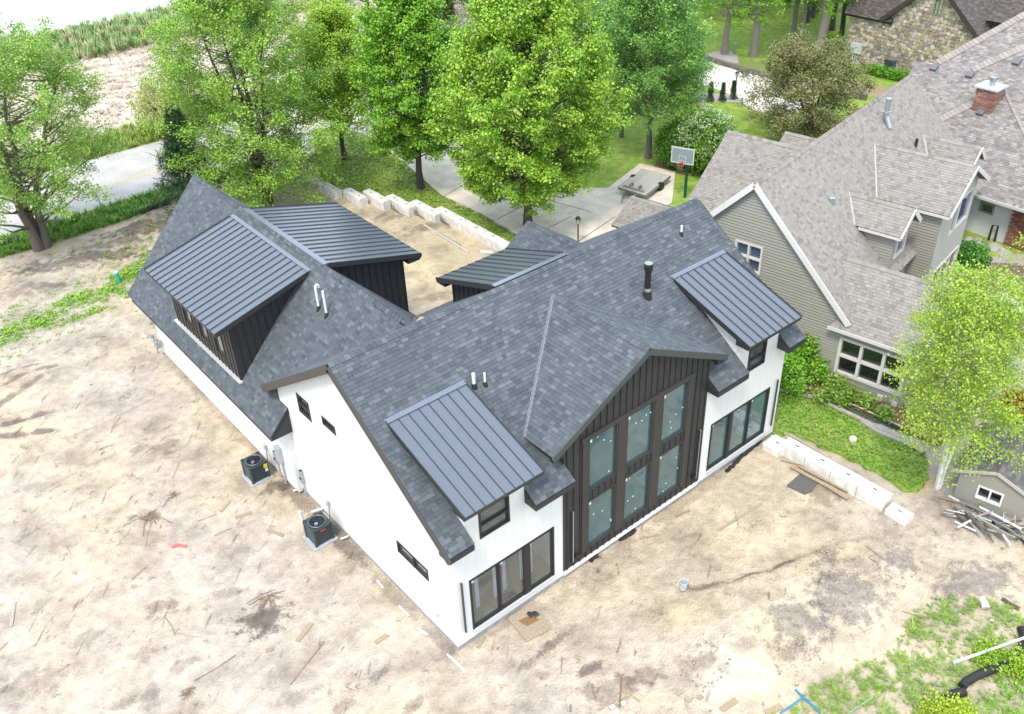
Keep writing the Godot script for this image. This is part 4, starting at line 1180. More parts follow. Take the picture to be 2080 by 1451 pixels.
func dirt_lot() -> void:
	var a := nimg(0.0022, 4, 1)
	var b := nimg(0.012, 5, 2)
	var c := nimg(0.05, 4, 3)
	var d := nimg(0.3, 2, 4)
	edge_noise = c
	fine_noise = d
	tex.resize(TS * TS * 3)
	var A := Color(0.435, 0.36, 0.262).linear_to_srgb() * 255.0
	var B := Color(0.395, 0.34, 0.282).linear_to_srgb() * 255.0
	var D := Color(0.27, 0.215, 0.165).linear_to_srgb() * 255.0
	for j in TS:
		for i in TS:
			var id := j * TS + i
			var t := clampf((a[id] - 90) / 80.0 - (i - 760) / 900.0, 0.0, 1.0)
			var m := clampf((96 - b[id]) / 60.0, 0.0, 1.0) * 0.38 + clampf((58 - c[id]) / 40.0, 0.0, 1.0) * 0.45
			m = minf(m, 0.85)
			var s := 0.99 + (d[id] - 128) / 1300.0 + (c[id] - 128) / 1500.0 + (b[id] - 128) / 1000.0
			id *= 3
			tex[id] = int(clampf(lerpf(lerpf(A.r, B.r, t), D.r, m) * s, 0, 255))
			tex[id + 1] = int(clampf(lerpf(lerpf(A.g, B.g, t), D.g, m) * s, 0, 255))
			tex[id + 2] = int(clampf(lerpf(lerpf(A.b, B.b, t), D.b, m) * s, 0, 255))
	var b0 := gp(1385, 1202)
	var b1 := gp(1690, 1105)
	bank_a = Vector2(b0.x, b0.z)
	bank_d = (Vector2(b1.x, b1.z) - bank_a).normalized()
	var fd := gp(1600, 1300)
	bank_s = signf((Vector2(fd.x, fd.z) - bank_a).dot(Vector2(-bank_d.y, bank_d.x)))
	relief.seed = 8
	relief.frequency = 0.35
	relief.fractal_octaves = 5
	relief.fractal_gain = 0.55
	lumps.seed = 9
	lumps.frequency = 1.6
	lumps.fractal_octaves = 3
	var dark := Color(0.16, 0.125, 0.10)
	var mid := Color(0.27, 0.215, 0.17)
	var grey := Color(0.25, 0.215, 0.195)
	var pale := Color(0.62, 0.55, 0.42)
	var yel := Color(0.48, 0.38, 0.22)
	# wheel ruts and wet strips
	for q in [[[[-10, 885], [60, 880], [110, 872]], 0.28, dark, 0.8, 0.05], [[[-10, 868], [50, 850], [108, 833]], 0.28, dark, 0.8, 0.05], [[[-10, 825], [40, 792], [90, 757]], 0.3, dark, 0.75, 0.05], [[[5, 782], [60, 752], [128, 740]], 0.24, dark, 0.7, 0.05], [[[-10, 762], [40, 746], [80, 738]], 0.16, dark, 0.6, 0.04], [[[110, 900], [230, 850], [330, 800]], 0.1, mid, 0.4, 0.02], [[[60, 1010], [170, 950], [290, 900]], 0.12, mid, 0.35, 0.02], [[[20, 1110], [120, 1045], [200, 1000]], 0.12, mid, 0.35, 0.02],
		[[[1468, 1200], [1530, 1165]], 0.0, dark, 0.0, 0.0], [[[1090, 1330], [1150, 1285]], 0.22, dark, 0.8, 0.05], [[[1172, 1372], [1222, 1345]], 0.24, dark, 0.9, 0.05], [[[1040, 1375], [1105, 1320]], 0.15, mid, 0.6, 0.03], [[[748, 1385], [790, 1352]], 0.22, mid, 0.85, 0.04], [[[815, 1451], [865, 1410]], 0.24, mid, 0.85, 0.04], [[[670, 1451], [720, 1420]], 0.24, mid, 0.8, 0.04],
		[[[1180, 1190], [1290, 1120], [1400, 1060]], 0.5, mid, 0.35, 0.05], [[[1080, 1250], [1180, 1190]], 0.3, mid, 0.4, 0.03], [[[1385, 1195], [1480, 1185], [1560, 1165], [1620, 1135]], 0.16, dark, 0.75, 0.09]]:
		if q[1] > 0.0: track(q[0], q[1], q[2], q[3], q[4])
	# damp soil along the walls
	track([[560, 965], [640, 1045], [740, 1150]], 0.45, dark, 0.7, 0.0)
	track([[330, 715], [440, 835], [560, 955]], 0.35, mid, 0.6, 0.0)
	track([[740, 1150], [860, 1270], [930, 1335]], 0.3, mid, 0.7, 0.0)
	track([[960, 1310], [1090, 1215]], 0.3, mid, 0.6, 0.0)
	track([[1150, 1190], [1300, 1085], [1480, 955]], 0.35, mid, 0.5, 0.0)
	for q in [[535, 1262, 0.95, 0.75, dark, 0.9], [325, 1235, 0.6, 0.5, mid, 0.8], [460, 1205, 0.7, 0.3, mid, 0.7], [340, 905, 0.5, 0.8, mid, 0.6], [565, 990, 0.7, 0.5, dark, 0.8], [275, 915, 0.5, 0.25, mid, 0.8], [290, 1045, 0.5, 0.4, mid, 0.6], [170, 1300, 0.7, 0.4, mid, 0.5], [60, 1390, 1.4, 0.6, mid, 0.5], [290, 1330, 0.5, 0.3, mid, 0.6], [370, 1350, 0.5, 0.3, mid, 0.6], [240, 1430, 0.5, 0.3, mid, 0.6], [300, 1415, 0.4, 0.5, mid, 0.6], [600, 1420, 0.9, 0.3, mid, 0.5],
		[1720, 1225, 1.5, 1.3, grey, 0.9], [1610, 1275, 1.2, 1.0, grey, 0.8], [1985, 1185, 1.8, 1.0, grey, 0.85], [1680, 1150, 0.7, 0.4, mid, 0.7], [1820, 1150, 0.9, 0.5, grey, 0.8], [1615, 1335, 0.7, 0.4, mid, 0.8], [1430, 1350, 0.5, 0.3, mid, 0.8], [1470, 1362, 0.35, 0.25, mid, 0.8], [1515, 1318, 0.6, 0.3, mid, 0.6], [1240, 1400, 1.2, 0.6, mid, 0.65], [1310, 1375, 0.8, 0.35, Color(0.30, 0.22, 0.17), 0.7], [1100, 1370, 0.3, 0.25, mid, 0.7],
		[1500, 1375, 1.6, 0.9, pale, 0.85], [1560, 1290, 1.4, 1.0, Color(0.53, 0.45, 0.31), 0.6], [1400, 1250, 1.8, 0.9, yel, 0.35], [1700, 1130, 2.5, 0.8, Color(0.47, 0.38, 0.26), 0.5], [1440, 1110, 2.0, 1.0, Color(0.46, 0.37, 0.26), 0.5], [700, 1290, 2.5, 1.0, Color(0.50, 0.42, 0.30), 0.4], [480, 880, 2.2, 1.5, Color(0.47, 0.38, 0.26), 0.4],
		[870, 560, 4.0, 3.0, Color(0.54, 0.44, 0.29), 0.6], [960, 480, 3.5, 3.0, Color(0.53, 0.43, 0.29), 0.6], [900, 600, 1.6, 0.5, mid, 0.5], [880, 462, 2.2, 0.7, mid, 0.7], [800, 440, 1.6, 0.5, mid, 0.7],
		[160, 530, 5.0, 1.0, dark, 0.7], [285, 470, 2.6, 1.2, dark, 0.8], [230, 500, 2.5, 0.7, mid, 0.8], [50, 590, 3.0, 0.8, mid, 0.7], [330, 510, 3.5, 0.5, dark, 0.7], [120, 500, 3.0, 1.2, Color(0.40, 0.31, 0.19), 0.7], [40, 470, 3.0, 1.5, mid, 0.5], [1668, 1003, 0.9, 0.7, mid, 0.8], [1900, 1060, 2.0, 1.2, Color(0.38, 0.30, 0.22), 0.5], [1870, 985, 0.9, 0.8, Color(0.50, 0.38, 0.22), 0.8]]:
		splat(q[0], q[1], q[2], q[3], 0.4, q[4], q[5])
	rng.seed = 404
	# small clods and damp spots
	for k in 520:
		var w := Vector2(rng.randf_range(-14, 18), rng.randf_range(-40, 14))
		if w.x > -0.5 and w.x < 17.2 and w.y < 0.3 and w.y > -25.0: continue
		splat_w(w, rng.randf_range(0.04, 0.14), rng.randf_range(0.03, 0.07), rng.randf_range(-0.9, -0.3), dark if k % 3 else mid, rng.randf_range(0.35, 0.8))
	for k in 620:
		var w := Vector2(rng.randf_range(-13, 12), rng.randf_range(-36, 12))
		splat_w(w, rng.randf_range(0.12, 0.55), rng.randf_range(0.03, 0.06), rng.randf_range(-1.0, -0.3), mid if k % 2 else dark, rng.randf_range(0.3, 0.75))
	for k in 60:
		var w := Vector2(rng.randf_range(-14, 17), rng.randf_range(-38, 13))
		splat_w(w, rng.randf_range(0.4, 1.4), rng.randf_range(0.3, 0.7), rng.randf() * 3.0, grey if k % 2 else Color(0.60, 0.52, 0.42), 0.2)
	for q in [[1720, 1225, 1.3, 0.32], [1610, 1280, 1.2, 0.25], [1690, 1150, 0.9, 0.2], [1820, 1150, 1.2, 0.2], [1985, 1180, 1.8, 0.15], [1430, 1350, 0.8, 0.12], [1240, 1400, 1.3, 0.1], [1560, 1290, 1.6, 0.15], [270, 912, 0.6, 0.12], [440, 1195, 0.9, 0.12], [880, 462, 1.6, 0.2], [290, 465, 1.9, 0.6], [250, 490, 1.6, 0.4], [180, 525, 2.0, 0.35], [60, 590, 1.6, 0.3], [1615, 1335, 0.8, 0.16]]:
		var g := gp(q[0], q[1])
		heaps.append([g.x, g.z, q[2], q[3]])
	var im := Image.create_from_data(TS, TS, false, Image.FORMAT_RGB8, tex)
	im.generate_mipmaps()
	tex = PackedByteArray()
	var m := StandardMaterial3D.new()
	m.albedo_texture = ImageTexture.create_from_image(im)
	m.roughness = 0.97
	var hm := PackedByteArray()
	hm.resize(TS * TS)
	for i in TS * TS: hm[i] = (c[i] * 3 + d[i] + b[i] * 4) >> 3
	var nm := Image.create_from_data(TS, TS, false, Image.FORMAT_L8, hm)
	nm.convert(Image.FORMAT_RGBA8)
	nm.bump_map_to_normal_map(7.0)
	nm.generate_mipmaps()
	m.normal_enabled = true
	m.normal_texture = ImageTexture.create_from_image(nm)
	m.normal_scale = 0.8
	var k := 300
	var st := GS / k
	var vs := PackedVector3Array()
	var uv := PackedVector2Array()
	var ix := PackedInt32Array()
	for j in k + 1:
		for i in k + 1:
			var x := GX0 + i * st
			var z := GZ0 + j * st
			vs.append(Vector3(x, dh(x, z), z))
			uv.append(Vector2(float(i) / k, float(j) / k))
	var nn := PackedVector3Array()
	for j in k + 1:
		for i in k + 1:
			var id := j * (k + 1) + i
			var l := vs[id - 1].y if i > 0 else vs[id].y
			var r := vs[id + 1].y if i < k else vs[id].y
			var u := vs[id - k - 1].y if j > 0 else vs[id].y
			var d2 := vs[id + k + 1].y if j < k else vs[id].y
			nn.append(Vector3(l - r, 2.0 * st, u - d2).normalized())
	for j in k:
		for i in k:
			var p := j * (k + 1) + i
			for o in [p, p + 1, p + k + 2, p, p + k + 2, p + k + 1]: ix.append(o)
	var ar := []
	ar.resize(Mesh.ARRAY_MAX)
	ar[Mesh.ARRAY_VERTEX] = vs
	ar[Mesh.ARRAY_NORMAL] = nn
	ar[Mesh.ARRAY_TEX_UV] = uv
	ar[Mesh.ARRAY_INDEX] = ix
	var am := ArrayMesh.new()
	am.add_surface_from_arrays(Mesh.PRIMITIVE_TRIANGLES, ar)
	am.surface_set_material(0, m)
	var o := MeshInstance3D.new()
	o.name = "bare_ground"
	o.mesh = am
	add_child(o)
	kind(o, "structure")
func ragged(P: PackedVector2Array, amp: float, seed_: int) -> PackedVector2Array:
	var r := RandomNumberGenerator.new()
	r.seed = seed_
	var o := PackedVector2Array()
	for i in P.size():
		var a := P[i]
		var b := P[(i + 1) % P.size()]
		var n := maxi(1, int(a.distance_to(b) / 0.35))
		var nn := (b - a).normalized().orthogonal()
		for k in n: o.append(a.lerp(b, float(k) / n) + nn * r.randf_range(-amp, amp))
	return o
var P_LAWNA: PackedVector2Array
var P_LAWNR: PackedVector2Array
var P_DRIVE: PackedVector2Array
func setting() -> void:
	sheet("ground", rect(-400, -88.5, 500, 300), -0.25, "far", 0.5)
	sheet("lake", rect(-400, -600, 500, -88.0), -0.45, "water", 0.5)
	sheet("far_shore", rect(-400, -640, 500, -600), 0.0, "far", 0.6)
	dirt_lot()
	sheet("marsh", rect(-90, -88.4, 130, -55.5), -0.1, "marsh", 0.3)
	sheet("verge", rect(-90, -57.0, 130, -52.6), 0.0, "verge", 0.3)
	sheet("verge", PackedVector2Array([Vector2(-30, -44.1), Vector2(16, -44.1), Vector2(14, -42.9), Vector2(9, -42.2), Vector2(5, -41.2), Vector2(0.5, -41.0), Vector2(-6, -41.4), Vector2(-30, -41.0)]), 0.05, "verge", 0.3)
	sheet("road", rect(-120, -52.9, 160, -44.0), 0.03, "road", 0.3)
	for z: float in [-47.28, -47.5]:
		var mk := MB.new()
		mk.box(Vector3(20, 0.036, z), Vector3(280, 0.004, 0.1), Color(0.62, 0.50, 0.16))
		kind(put("road_marking", mk, mats["paint"]), "structure")
	for z: float in [-51.2]:
		var mk := MB.new()
		mk.box(Vector3(20, 0.036, z), Vector3(280, 0.004, 0.12), Color(0.55, 0.55, 0.55))
		kind(put("road_marking", mk, mats["paint"]), "structure")
	var tar := MB.new()
	for q in [[[875, 915], [960, 950], [1010, 965]], [[600, 440], [640, 490], [665, 560]]]:
		for i in 2:
			var a := gp(q[i][0] * 0.3377, q[i][1] * 0.3377, 0.034) if q[0][0] > 700 else gp(q[i][0] * 0.31, 250 + q[i][1] * 0.31, 0.034)
			var b := gp(q[i + 1][0] * 0.3377, q[i + 1][1] * 0.3377, 0.034) if q[0][0] > 700 else gp(q[i + 1][0] * 0.31, 250 + q[i + 1][1] * 0.31, 0.034)
			tar.beam(a, b, 0.07, 0.004, G(0.16))
	kind(put("road_crack", tar, mats["soil"]), "structure")
	# lawns and drives of the neighbours
	sheet("lawn", PackedVector2Array([Vector2(22, -43.6), Vector2(130, -60), Vector2(140, 0), Vector2(44, 2), Vector2(38, -2), Vector2(22.5, -3), Vector2(21.5, -10), Vector2(20.5, -20), Vector2(21.2, -23)]), 0.05, "lawn", 0.35)
	P_LAWNA = gpoly([[640, 262], [700, 262], [770, 300], [840, 352], [900, 402], [985, 442], [1065, 492], [1040, 512], [1000, 490], [890, 440], [770, 398], [665, 378], [640, 340]])
	P_LAWNA = ragged(P_LAWNA, 0.12, 5)
	sheet("lawn", P_LAWNA, 0.06, "lawn", 0.35)
	P_DRIVE = gpoly([[560, 245], [690, 255], [760, 285], [835, 345], [895, 398], [980, 438], [1060, 485], [1190, 560], [1330, 520], [1345, 425], [1365, 415], [1372, 350], [1300, 335], [1235, 385], [1120, 385], [1010, 345], [940, 295], [860, 250], [760, 215], [640, 205]])
	var dm := MB.new()
	dm.slab(P_DRIVE, Vector3.ZERO, Vector3.RIGHT, Vector3.BACK, UP, -0.2, 0.12, 0.12, 0, 1, Color(0.74, 0.65, 0.54))
	kind(put("driveway", dm, mats["slab"]), "structure")
	dm = MB.new()
	for q in [[[820, 330], [905, 300]], [[900, 400], [975, 355]], [[1010, 445], [1090, 405]], [[1060, 490], [1160, 440]], [[1160, 500], [1250, 440]], [[985, 372], [1200, 430]]]:
		var a := gp(q[0][0], q[0][1], 0.125)
		var b := gp(q[1][0], q[1][1], 0.125)
		dm.beam(a, b, 0.05, 0.006, Color(0.22, 0.19, 0.16))
	kind(put("driveway_joint", dm, mats["soil"]), "structure")
	var d2 := gpoly([[1370, 120], [1432, 122], [1500, 147], [1570, 163], [1640, 175], [1660, 205], [1600, 245], [1548, 230], [1512, 215], [1500, 203], [1455, 183], [1395, 165]])
	dm = MB.new()
	dm.slab(d2, Vector3.ZERO, Vector3.RIGHT, Vector3.BACK, UP, -0.2, 0.12, 0.12, 0, 1, Color(0.78, 0.74, 0.67))
	kind(put("driveway", dm, mats["slab"]), "structure")
	sheet("gravel_bed", gpoly([[1432, 118], [1450, 108], [1480, 106], [1498, 115], [1500, 132], [1470, 128]]), 0.14, "gravel", 0.3)
	sheet("gravel_bed", gpoly([[1405, 188], [1495, 196], [1530, 222], [1548, 234], [1500, 210], [1420, 208]]), 0.1, "gravel", 0.3)
	sheet("gravel_bed", gpoly([[1328, 342], [1345, 318], [1375, 330], [1400, 360], [1370, 352]]), 0.13, "mulch", 0.3)
	sheet("bare_patch", gpoly([[1495, 122], [1600, 130], [1600, 160], [1560, 150], [1500, 133]]), 0.07, "verge", 0.2)
	var sd := MB.new()
	sd.slab(gpoly([[1730, 165], [1800, 178], [1830, 200], [1760, 198], [1730, 185]]), Vector3.ZERO, Vector3.RIGHT, Vector3.BACK, UP, -0.1, 0.075, 0.075, 0, 1, Color(0.52, 0.42, 0.24))
	kind(put("bare_patch", sd, mats["soil"]), "structure")
	# strip of lawn between the two houses, its planting bed and the patio beyond
	P_LAWNR = PackedVector2Array([Vector2(17.3, -9.0), Vector2(20.2, -9.0), Vector2(20.2, -3.0)])
	P_LAWNR.append_array(gpoly([[1585, 795], [1650, 812], [1720, 842], [1800, 880], [1850, 898], [1880, 930], [1890, 975], [1862, 1000], [1832, 1000]]))
	P_LAWNR.append_array(PackedVector2Array([Vector2(18.1, 4.6), Vector2(17.7, 0.4), Vector2(17.1, 0.3)]))
	P_LAWNR = ragged(P_LAWNR, 0.1, 6)
	sheet("lawn", P_LAWNR, 0.08, "lawn", 0.4)
	sheet("planting_bed", PackedVector2Array([Vector2(20.0, -9.0), Vector2(20.4, -3.0), Vector2(20.9, 0.4), Vector2(21.2, 3.2), Vector2(21.4, 5.0), Vector2(22.95, 5.2), Vector2(22.6, 3.0), Vector2(21.9, -0.4), Vector2(21.3, -4), Vector2(20.5, -9.0)]), 0.2, "mulch", 0.4)
	var gs := gpoly([[1745, 862], [1790, 870], [1860, 900], [1880, 925], [1830, 905], [1780, 885]])
	sheet("gravel_bed", gs, 0.21, "gravel", 0.3)
	sheet("patio_base", gpoly([[1900, 590], [1960, 520], [2010, 480], [2120, 500], [2200, 700], [2120, 860], [1960, 700]]), 0.02, "gravel", 0.3)
	rng.seed = 12
	var pm := MB.new()
	var pp := gpoly([[1925, 600], [1965, 545], [2010, 535], [2090, 540], [2110, 690], [2060, 720], [1960, 690]])
	for j in 60:
		for i in 46:
			var ce := Vector2(31.5 + i * 0.24 + (j % 2) * 0.12, -2.5 + j * 0.13)
			if not Geometry2D.is_point_in_polygon(ce, pp): continue
			pm.box(Vector3(ce.x, 0.035 + rng.randf() * 0.008, ce.y), Vector3(0.228, 0.05, 0.118), jit(Color(0.27, 0.19, 0.16), 0.2))
	var pt := kind(put("patio_pavers", pm, mats["stone"]), "stuff")
	tag(pt, "reddish brown brick pavers of the patio behind the grey house", "pavers")

# ---------- plants ----------
func leaf_clump(n: int, rad: float, size: float, seed_: int, wide: float = 0.8) -> ArrayMesh:
	var r := RandomNumberGenerator.new()
	r.seed = seed_
	var mb := MB.new()
	for i in n:
		var c := Vector3(r.randfn(0, 1), r.randfn(0, 0.7), r.randfn(0, 1)) * rad * 0.55
		var nn := Vector3(r.randf_range(-1, 1), r.randf_range(0.15, 1.3), r.randf_range(-1, 1)).normalized()
		var t := nn.cross(Vector3(r.randf_range(-1, 1), r.randf_range(-1, 1), r.randf_range(-1, 1))).normalized()
		var s := nn.cross(t)
		var l := size * r.randf_range(0.7, 1.25)
		var g := G(r.randf_range(0.8, 1.2))
		var b := c - t * l * 0.5
		var e := c + t * l * 0.5 - nn * l * 0.12
		var p := c + s * l * 0.5 * wide - nn * l * 0.05
		var q := c - s * l * 0.5 * wide - nn * l * 0.05
		mb.tri(b, p, e, nn, (nn + s * 0.3).normalized(), nn, g)
		mb.tri(b, e, q, nn, nn, (nn - s * 0.3).normalized(), g)
	return mb.mesh(mats["leaf"])
func tuft(n: int, hgt: float, spread: float, seed_: int, w: float = 0.012) -> ArrayMesh:
	var r := RandomNumberGenerator.new()
	r.seed = seed_
	var mb := MB.new()
	for i in n:
		var a := r.randf() * TAU
		var d := Vector3(cos(a), 0, sin(a))
		var s := Vector3(-d.z, 0, d.x) * w
		var b := d * spread * r.randf() * 0.4
		var l := hgt * r.randf_range(0.6, 1.2)
		var m := b + UP * l * 0.6 + d * spread * 0.35
		var t := b + UP * l * 0.85 + d * spread * r.randf_range(0.6, 1.2)
		var g := G(r.randf_range(0.8, 1.2))
		var nn := (UP + d * -0.4).normalized()
		mb.quad(b - s, b + s, m + s * 0.8, m - s * 0.8, nn, g)
		mb.flat(m - s * 0.8, m + s * 0.8, t, nn, g)
	return mb.mesh(mats["blade"])
func multi(nm: String, mesh: Mesh, xs: Array, cols: Array, parent: Node = self) -> MultiMeshInstance3D:
	var mm := MultiMesh.new()
	mm.transform_format = MultiMesh.TRANSFORM_3D
	mm.use_colors = true
	mm.mesh = mesh
	mm.instance_count = xs.size()
	for i in xs.size():
		mm.set_instance_transform(i, xs[i])
		mm.set_instance_color(i, cols[i])
	var o := MultiMeshInstance3D.new()
	o.name = numbered(nm) if parent == self else nm
	o.multimesh = mm
	parent.add_child(o, true)
	return o
func scatter(nm: String, label: String, cat: String, polys: Array, per_m2: float, mesh: Mesh, c0: Color, c1: Color, y: float, smin: float, smax: float, seed_: int, patchy: float = 0.0, grounded := false) -> void:
	rng.seed = seed_
	var f := FastNoiseLite.new()
	f.seed = seed_
	f.frequency = 0.45 if patchy < 0.3 else 1.0
	f.fractal_octaves = 3
	var xs := []
	var cs := []
	for P in polys:
		var lo := Vector2(1e9, 1e9)
		var hi := -lo
		for p in P:
			lo = lo.min(p); hi = hi.max(p)
		var k := int((hi.x - lo.x) * (hi.y - lo.y) * per_m2)
		for i in k:
			var p := Vector2(rng.randf_range(lo.x, hi.x), rng.randf_range(lo.y, hi.y))
			var s := rng.randf_range(smin, smax)
			var a := rng.randf() * TAU
			var t := rng.randf()
			if not Geometry2D.is_point_in_polygon(p, P): continue
			var nv := f.get_noise_2d(p.x, p.y)
			if patchy > 0.0 and nv < patchy - 0.35 + (t - 0.5) * 0.3: continue
			if patchy > 0.0: s *= clampf(0.75 + nv, 0.6, 1.3)
			xs.append(Transform3D(Basis(UP, a).scaled(Vector3(s, s, s)), Vector3(p.x, dh(p.x, p.y) if grounded else y, p.y)))
			cs.append(jit(c0.lerp(c1, clampf(t * 0.7 + nv * 0.6, 0, 1)), 0.12))
	var o := multi(nm, mesh, xs, cs)
	kind(o, "stuff")
	tag(o, label, cat)
# shape: 0 round maple, 1 open and upright, 2 willowy hanging, 3 low and broad
func tree(nm: String, label: String, cat: String, group: String, base: Vector3, top: float, cb: float, rx: float, off: Vector3, tr: float, clusters: int, per: int, leaf: Mesh, c0: Color, c1: Color, seed_: int, shape: int = 0, stems: int = 1, rc: float = 0.9, bark: Color = Color(0.17, 0.14, 0.12)) -> Node3D:
	var t := thing(nm, label, cat, base, 0.0, group)
	rng.seed = seed_
	var H := top - cb
	var mb := MB.new()
	var stemtops := []
	for s in stems:
		var a := TAU * s / stems + rng.randf()
		var lean := Vector3(cos(a), 0, sin(a)) * (0.0 if stems == 1 else rx * 0.28)
		var b0 := Vector3(cos(a), 0, sin(a)) * (0.0 if stems == 1 else tr * 0.6)
		var path := []
		var rad := []
		var n := 9
		for i in n:
			var f := float(i) / (n - 1)
			path.append(b0 + lean * f * (0.6 + f) + off * f * f + UP * (top * 0.86 * f) + Vector3(sin(i * 1.7 + seed_), 0, cos(i * 2.1 + seed_)) * tr * 0.5 * minf(1.0, f * 4.0))
			rad.append(tr * (1.35 if i == 0 else 1.0) * pow(1.0 - f, 0.8) * (1.0 if stems == 1 else 0.75) + 0.012)
		path[0].y = -0.15
		mb.tube(path, rad, 9, bark)
		stemtops.append(path)
	put("trunk", mb, mats["bark"] if bark.r < 0.7 else mats["concrete"], t)
	var lb := MB.new()
	var xs := []
	var cs := []
	for k in clusters:
		var f := pow((k + rng.randf()) / clusters, 0.9)
		var prof := 1.0
		match shape:
			0: prof = pow(sin(PI * clampf(f * 0.84 + 0.13, 0, 1)), 0.75)
			1: prof = pow(sin(PI * clampf(f * 0.80 + 0.18, 0, 1)), 0.6)
			2: prof = pow(sin(PI * clampf(f * 0.7 + 0.25, 0, 1)), 0.5)
			3: prof = pow(sin(PI * clampf(f * 0.62 + 0.34, 0, 1)), 0.7)
		var a := k * 2.39996 + rng.randf_range(-0.5, 0.5)
		var rr := rx * prof * sqrt(rng.randf_range(0.12, 1.0)) * rng.randf_range(0.88, 1.1)
		var ce := off * f + Vector3(cos(a) * rr, cb + H * f, sin(a) * rr)
		# limb to the clump
		var path: Array = stemtops[k % stemtops.size()]
		var hy := clampf((cb + H * f - rr * (0.6 if shape != 3 else 0.4)) / (top * 0.86), 0.14, 0.92) * (path.size() - 1)
		var i0 := int(hy)
		var st: Vector3 = path[i0].lerp(path[mini(i0 + 1, path.size() - 1)], hy - i0)
		var mid := st.lerp(ce, 0.55) + Vector3(0, -0.08 * rr if shape != 2 else 0.1 * rr, 0) + Vector3(rng.randf_range(-0.2, 0.2), 0, rng.randf_range(-0.2, 0.2))
		var r0 := clampf(tr * 0.28 * (1.0 - f * 0.6), 0.012, 0.12)
		lb.tube([st, st.lerp(mid, 0.5) + UP * 0.05, mid, ce], [r0, r0 * 0.75, r0 * 0.5, 0.008], 5, bark, false)
		var crc := rc * rng.randf_range(0.7, 1.25)
		var outw := Vector3(cos(a), 0, sin(a))
		var sdir := (outw + UP * (lerpf(-0.15, 1.3, f) + rng.randf_range(-0.3, 0.3))).normalized()
		for j in per:
			var al := rng.randf_range(-0.7, 1.25)
			var q := Vector3(rng.randfn(0, 1), rng.randfn(0, 0.8), rng.randfn(0, 1)) * crc * (0.42 - 0.2 * maxf(al, 0.0)) + sdir * al * crc
			if shape == 2: q.y -= q.length_squared() * 0.45 / crc
			var s := rng.randf_range(0.6, 1.35)
			var b := Basis(UP, rng.randf() * TAU) * Basis(Vector3.RIGHT, rng.randf_range(-0.6, 0.6))
			xs.append(Transform3D(b.scaled(Vector3(s, s, s)), ce + q))
			cs.append(jit(c0.lerp(c1, rng.randf()), 0.15))
	put("limbs", lb, mats["bark"], t)
	kind(multi("crown", leaf, xs, cs, t), "stuff")
	return t
func conifer(nm: String, label: String, group: String, base: Vector3, hgt: float, rad: float, seed_: int, c0: Color, c1: Color) -> void:
	var t := thing(nm, label, "tree", base, 0.0, group)
	rng.seed = seed_
	var mb := MB.new()
	mb.tube([Vector3(0, -0.1, 0), Vector3(0, hgt * 0.95, 0)], [maxf(0.03, rad * 0.07), 0.01], 8, Color(0.12, 0.09, 0.07))
	put("trunk", mb, mats["bark"], t)
	var xs := []
	var cs := []
	var n := int(700 * clampf(hgt / 3.0, 0.5, 4.0))
	for i in n:
		var f := pow(rng.randf(), 0.8)
		var a := rng.randf() * TAU
		var r := rad * (1.0 - f) * (0.75 + 0.25 * sin(f * hgt * 9.0)) * sqrt(rng.randf_range(0.2, 1.0)) + 0.02
		var s := rng.randf_range(0.6, 1.0) * clampf(rad, 0.55, 1.3)
		xs.append(Transform3D((Basis(UP, -a) * Basis(Vector3.BACK, -0.5)).scaled(Vector3(s, s, s)), Vector3(cos(a) * r, 0.05 + hgt * f * 0.97, sin(a) * r)))
		cs.append(jit(c0.lerp(c1, rng.randf()), 0.2))
	kind(multi("crown", needle, xs, cs, t), "stuff")
var needle: Mesh
func bush(nm: String, label: String, cat: String, group: String, base: Vector3, hgt: float, rad: float, n: int, leaf: Mesh, c0: Color, c1: Color, seed_: int, flower: float = 0.0) -> void:
	var t := thing(nm, label, cat, base, 0.0, group)
	rng.seed = seed_
	var mb := MB.new()
	for k in 7:
		var a := k * 0.9
		mb.tube([Vector3(0, -0.05, 0), Vector3(cos(a) * rad * 0.3, hgt * 0.4, sin(a) * rad * 0.3), Vector3(cos(a) * rad * 0.7, hgt * 0.75, sin(a) * rad * 0.7)], [0.03 * hgt, 0.02 * hgt, 0.005], 5, Color(0.14, 0.11, 0.08))
	put("stems", mb, mats["bark"], t)
	var xs := []
	var cs := []
	var fx := []
	var fc := []
	for i in n:
		var d := Vector3(rng.randfn(0, 1), rng.randfn(0, 1), rng.randfn(0, 1)).normalized()
		var l := pow(rng.randf_range(0.15, 1.0), 0.45) * (1.0 + 0.16 * sin(d.x * 5 + seed_) * cos(d.z * 6))
		var p := Vector3(d.x * rad * l, hgt * 0.52 + d.y * hgt * 0.5 * l, d.z * rad * l)
		if p.y < 0.03: continue
		var s := rng.randf_range(0.7, 1.2)
		var b := Basis(UP, rng.randf() * TAU) * Basis(Vector3.RIGHT, rng.randf_range(-0.7, 0.7))
		xs.append(Transform3D(b.scaled(Vector3(s, s, s)), p))
		cs.append(jit(c0.lerp(c1, rng.randf()), 0.18))
		if rng.randf() < flower and l > 0.75 and d.y > -0.2:
			fx.append(Transform3D(b.scaled(Vector3(s, s, s) * 0.8), p * 1.03))
			fc.append(jit(Color(0.62, 0.66, 0.52), 0.1))
	kind(multi("foliage", leaf, xs, cs, t), "stuff")
	if flower > 0.0: kind(multi("blossom", leaf, fx, fc, t), "stuff")
